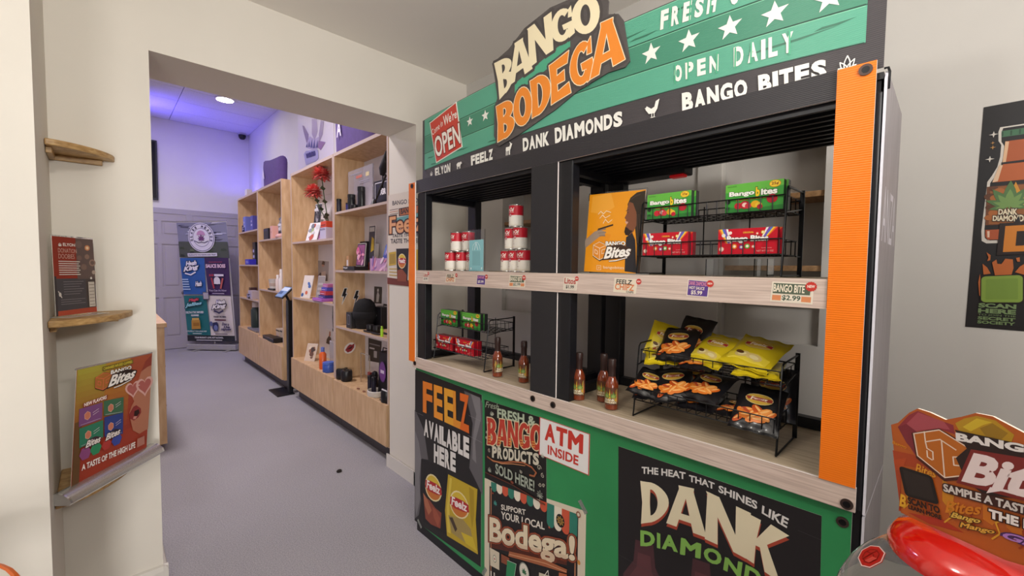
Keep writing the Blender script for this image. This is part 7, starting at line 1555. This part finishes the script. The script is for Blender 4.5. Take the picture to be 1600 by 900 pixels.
pr.text('DELTA 8 THC INFUSED', ((0.0278, 0.6476), (0.3448, 0.6577), (0.3454, 0.6952), (0.0284, 0.6853)), '#d9d6da', .04); pr.text('GUMMIES', ((0.1171, 0.6006), (0.2548, 0.6027), (0.2549, 0.6349), (0.1173, 0.6328)), '#d9d6da', .05)
pr.poly([(0.1163, 0.5307), (0.2655, 0.5383), (0.2684, 0.385), (0.1078, 0.3744)], '#b5843a'); pr.poly([(0.131, 0.5712), (0.2524, 0.5758), (0.2545, 0.5382), (0.1274, 0.5308)], '#c9a45a'); pr.poly([(0.1403, 0.4907), (0.2507, 0.4951), (0.2512, 0.4386), (0.1405, 0.4315)], '#9a6a2a')
pr.text('AVAILABLE AT YOUR LOCAL SHOP', ((0.01, 0.3297), (0.3736, 0.3302), (0.3729, 0.3544), (0.0095, 0.3539)), '#c9d0d0', .03); pr.line([(0.1233, 0.3018), (0.2775, 0.3017)], .012, '#c9d0d0')
script('Hash', ((0.581, 0.8191), (0.7518, 0.8349), (0.7464, 0.8989), (0.5813, 0.886)), '#e6e0e0', '#2a2444'); script('King', ((0.5024, 0.7029), (0.7609, 0.7495), (0.7578, 0.8403), (0.5026, 0.7993)), '#e6e0e0', '#2a2444'); pr.line([(0.5435, 0.7035), (0.6225, 0.6671), (0.6942, 0.7057)], .03, '#3a3454')
pr.text('HASH ROSIN', ((0.5222, 0.5852), (0.7411, 0.5832), (0.7412, 0.6153), (0.5223, 0.6174)), '#2c2438', .06); pr.text('510 LIQ DIEM', ((0.534, 0.5317), (0.7365, 0.5295), (0.7361, 0.5563), (0.5336, 0.5585)), '#5a2c3a', .06)
pr.poly([(0.498, 0.4962), (0.576, 0.5109), (0.5988, 0.4575), (0.579, 0.3551), (0.5121, 0.3432), (0.4843, 0.402)], '#2a2c54'); pr.poly(ell(*((0.5452, 0.4083)), .035, .05, 14), '#6a74a8'); pr.poly(ell(*((0.4689, 0.477)), .03, .045, 10), '#54608a')
script('Don u', ((0.6587, 0.4531), (0.7894, 0.4444), (0.7908, 0.4927), (0.6602, 0.5014)), '#3a3254', '#b0a8b0'); script('Live', ((0.6875, 0.4052), (0.7963, 0.3962), (0.7977, 0.4445), (0.6862, 0.4535)), '#3a3254', '#b0a8b0'); script('Highness', ((0.6362, 0.3506), (0.8205, 0.359), (0.8191, 0.4073), (0.6376, 0.399)), '#3a3254', '#b0a8b0')
pr.line([(0.5358, 0.3005), (0.7443, 0.3013)], .014, '#5a5060')
pr.text('YOUR PRODUCT. LOVE. NOT ALCOHOL.', ((0.1572, 0.2188), (0.6717, 0.222), (0.6715, 0.2516), (0.1571, 0.2484)), '#d0ccd4', .04); pr.line([(0.1904, 0.1896), (0.6417, 0.1919)], .012, '#d0ccd4')
pr.build('banner_print', rb_)
# ---------------------------------------------------------------- wooden counter on the left, seen past the pier
ct = thing('wood_counter', 'light wood counter end seen past the edge of the left pier', 'counter', (-.3, 5.0, 0))
M().box(-1.2, 4.32, .06, .345, 5.7, 1.0, BIR).build('body', ct)
M().box(-1.22, 4.30, 1.0, .36, 5.72, 1.035, BIR).build('worktop', ct, bevel=.003)
for z in (.36, .68): M().box(.345, 4.34, z, .349, 5.68, z+.006, mat('#6a5440', .6)).build('panel_joint', ct)
M().box(-1.15, 4.36, 0, .30, 5.66, .06, mat('#3a3438', .6)).build('toe_kick', ct)
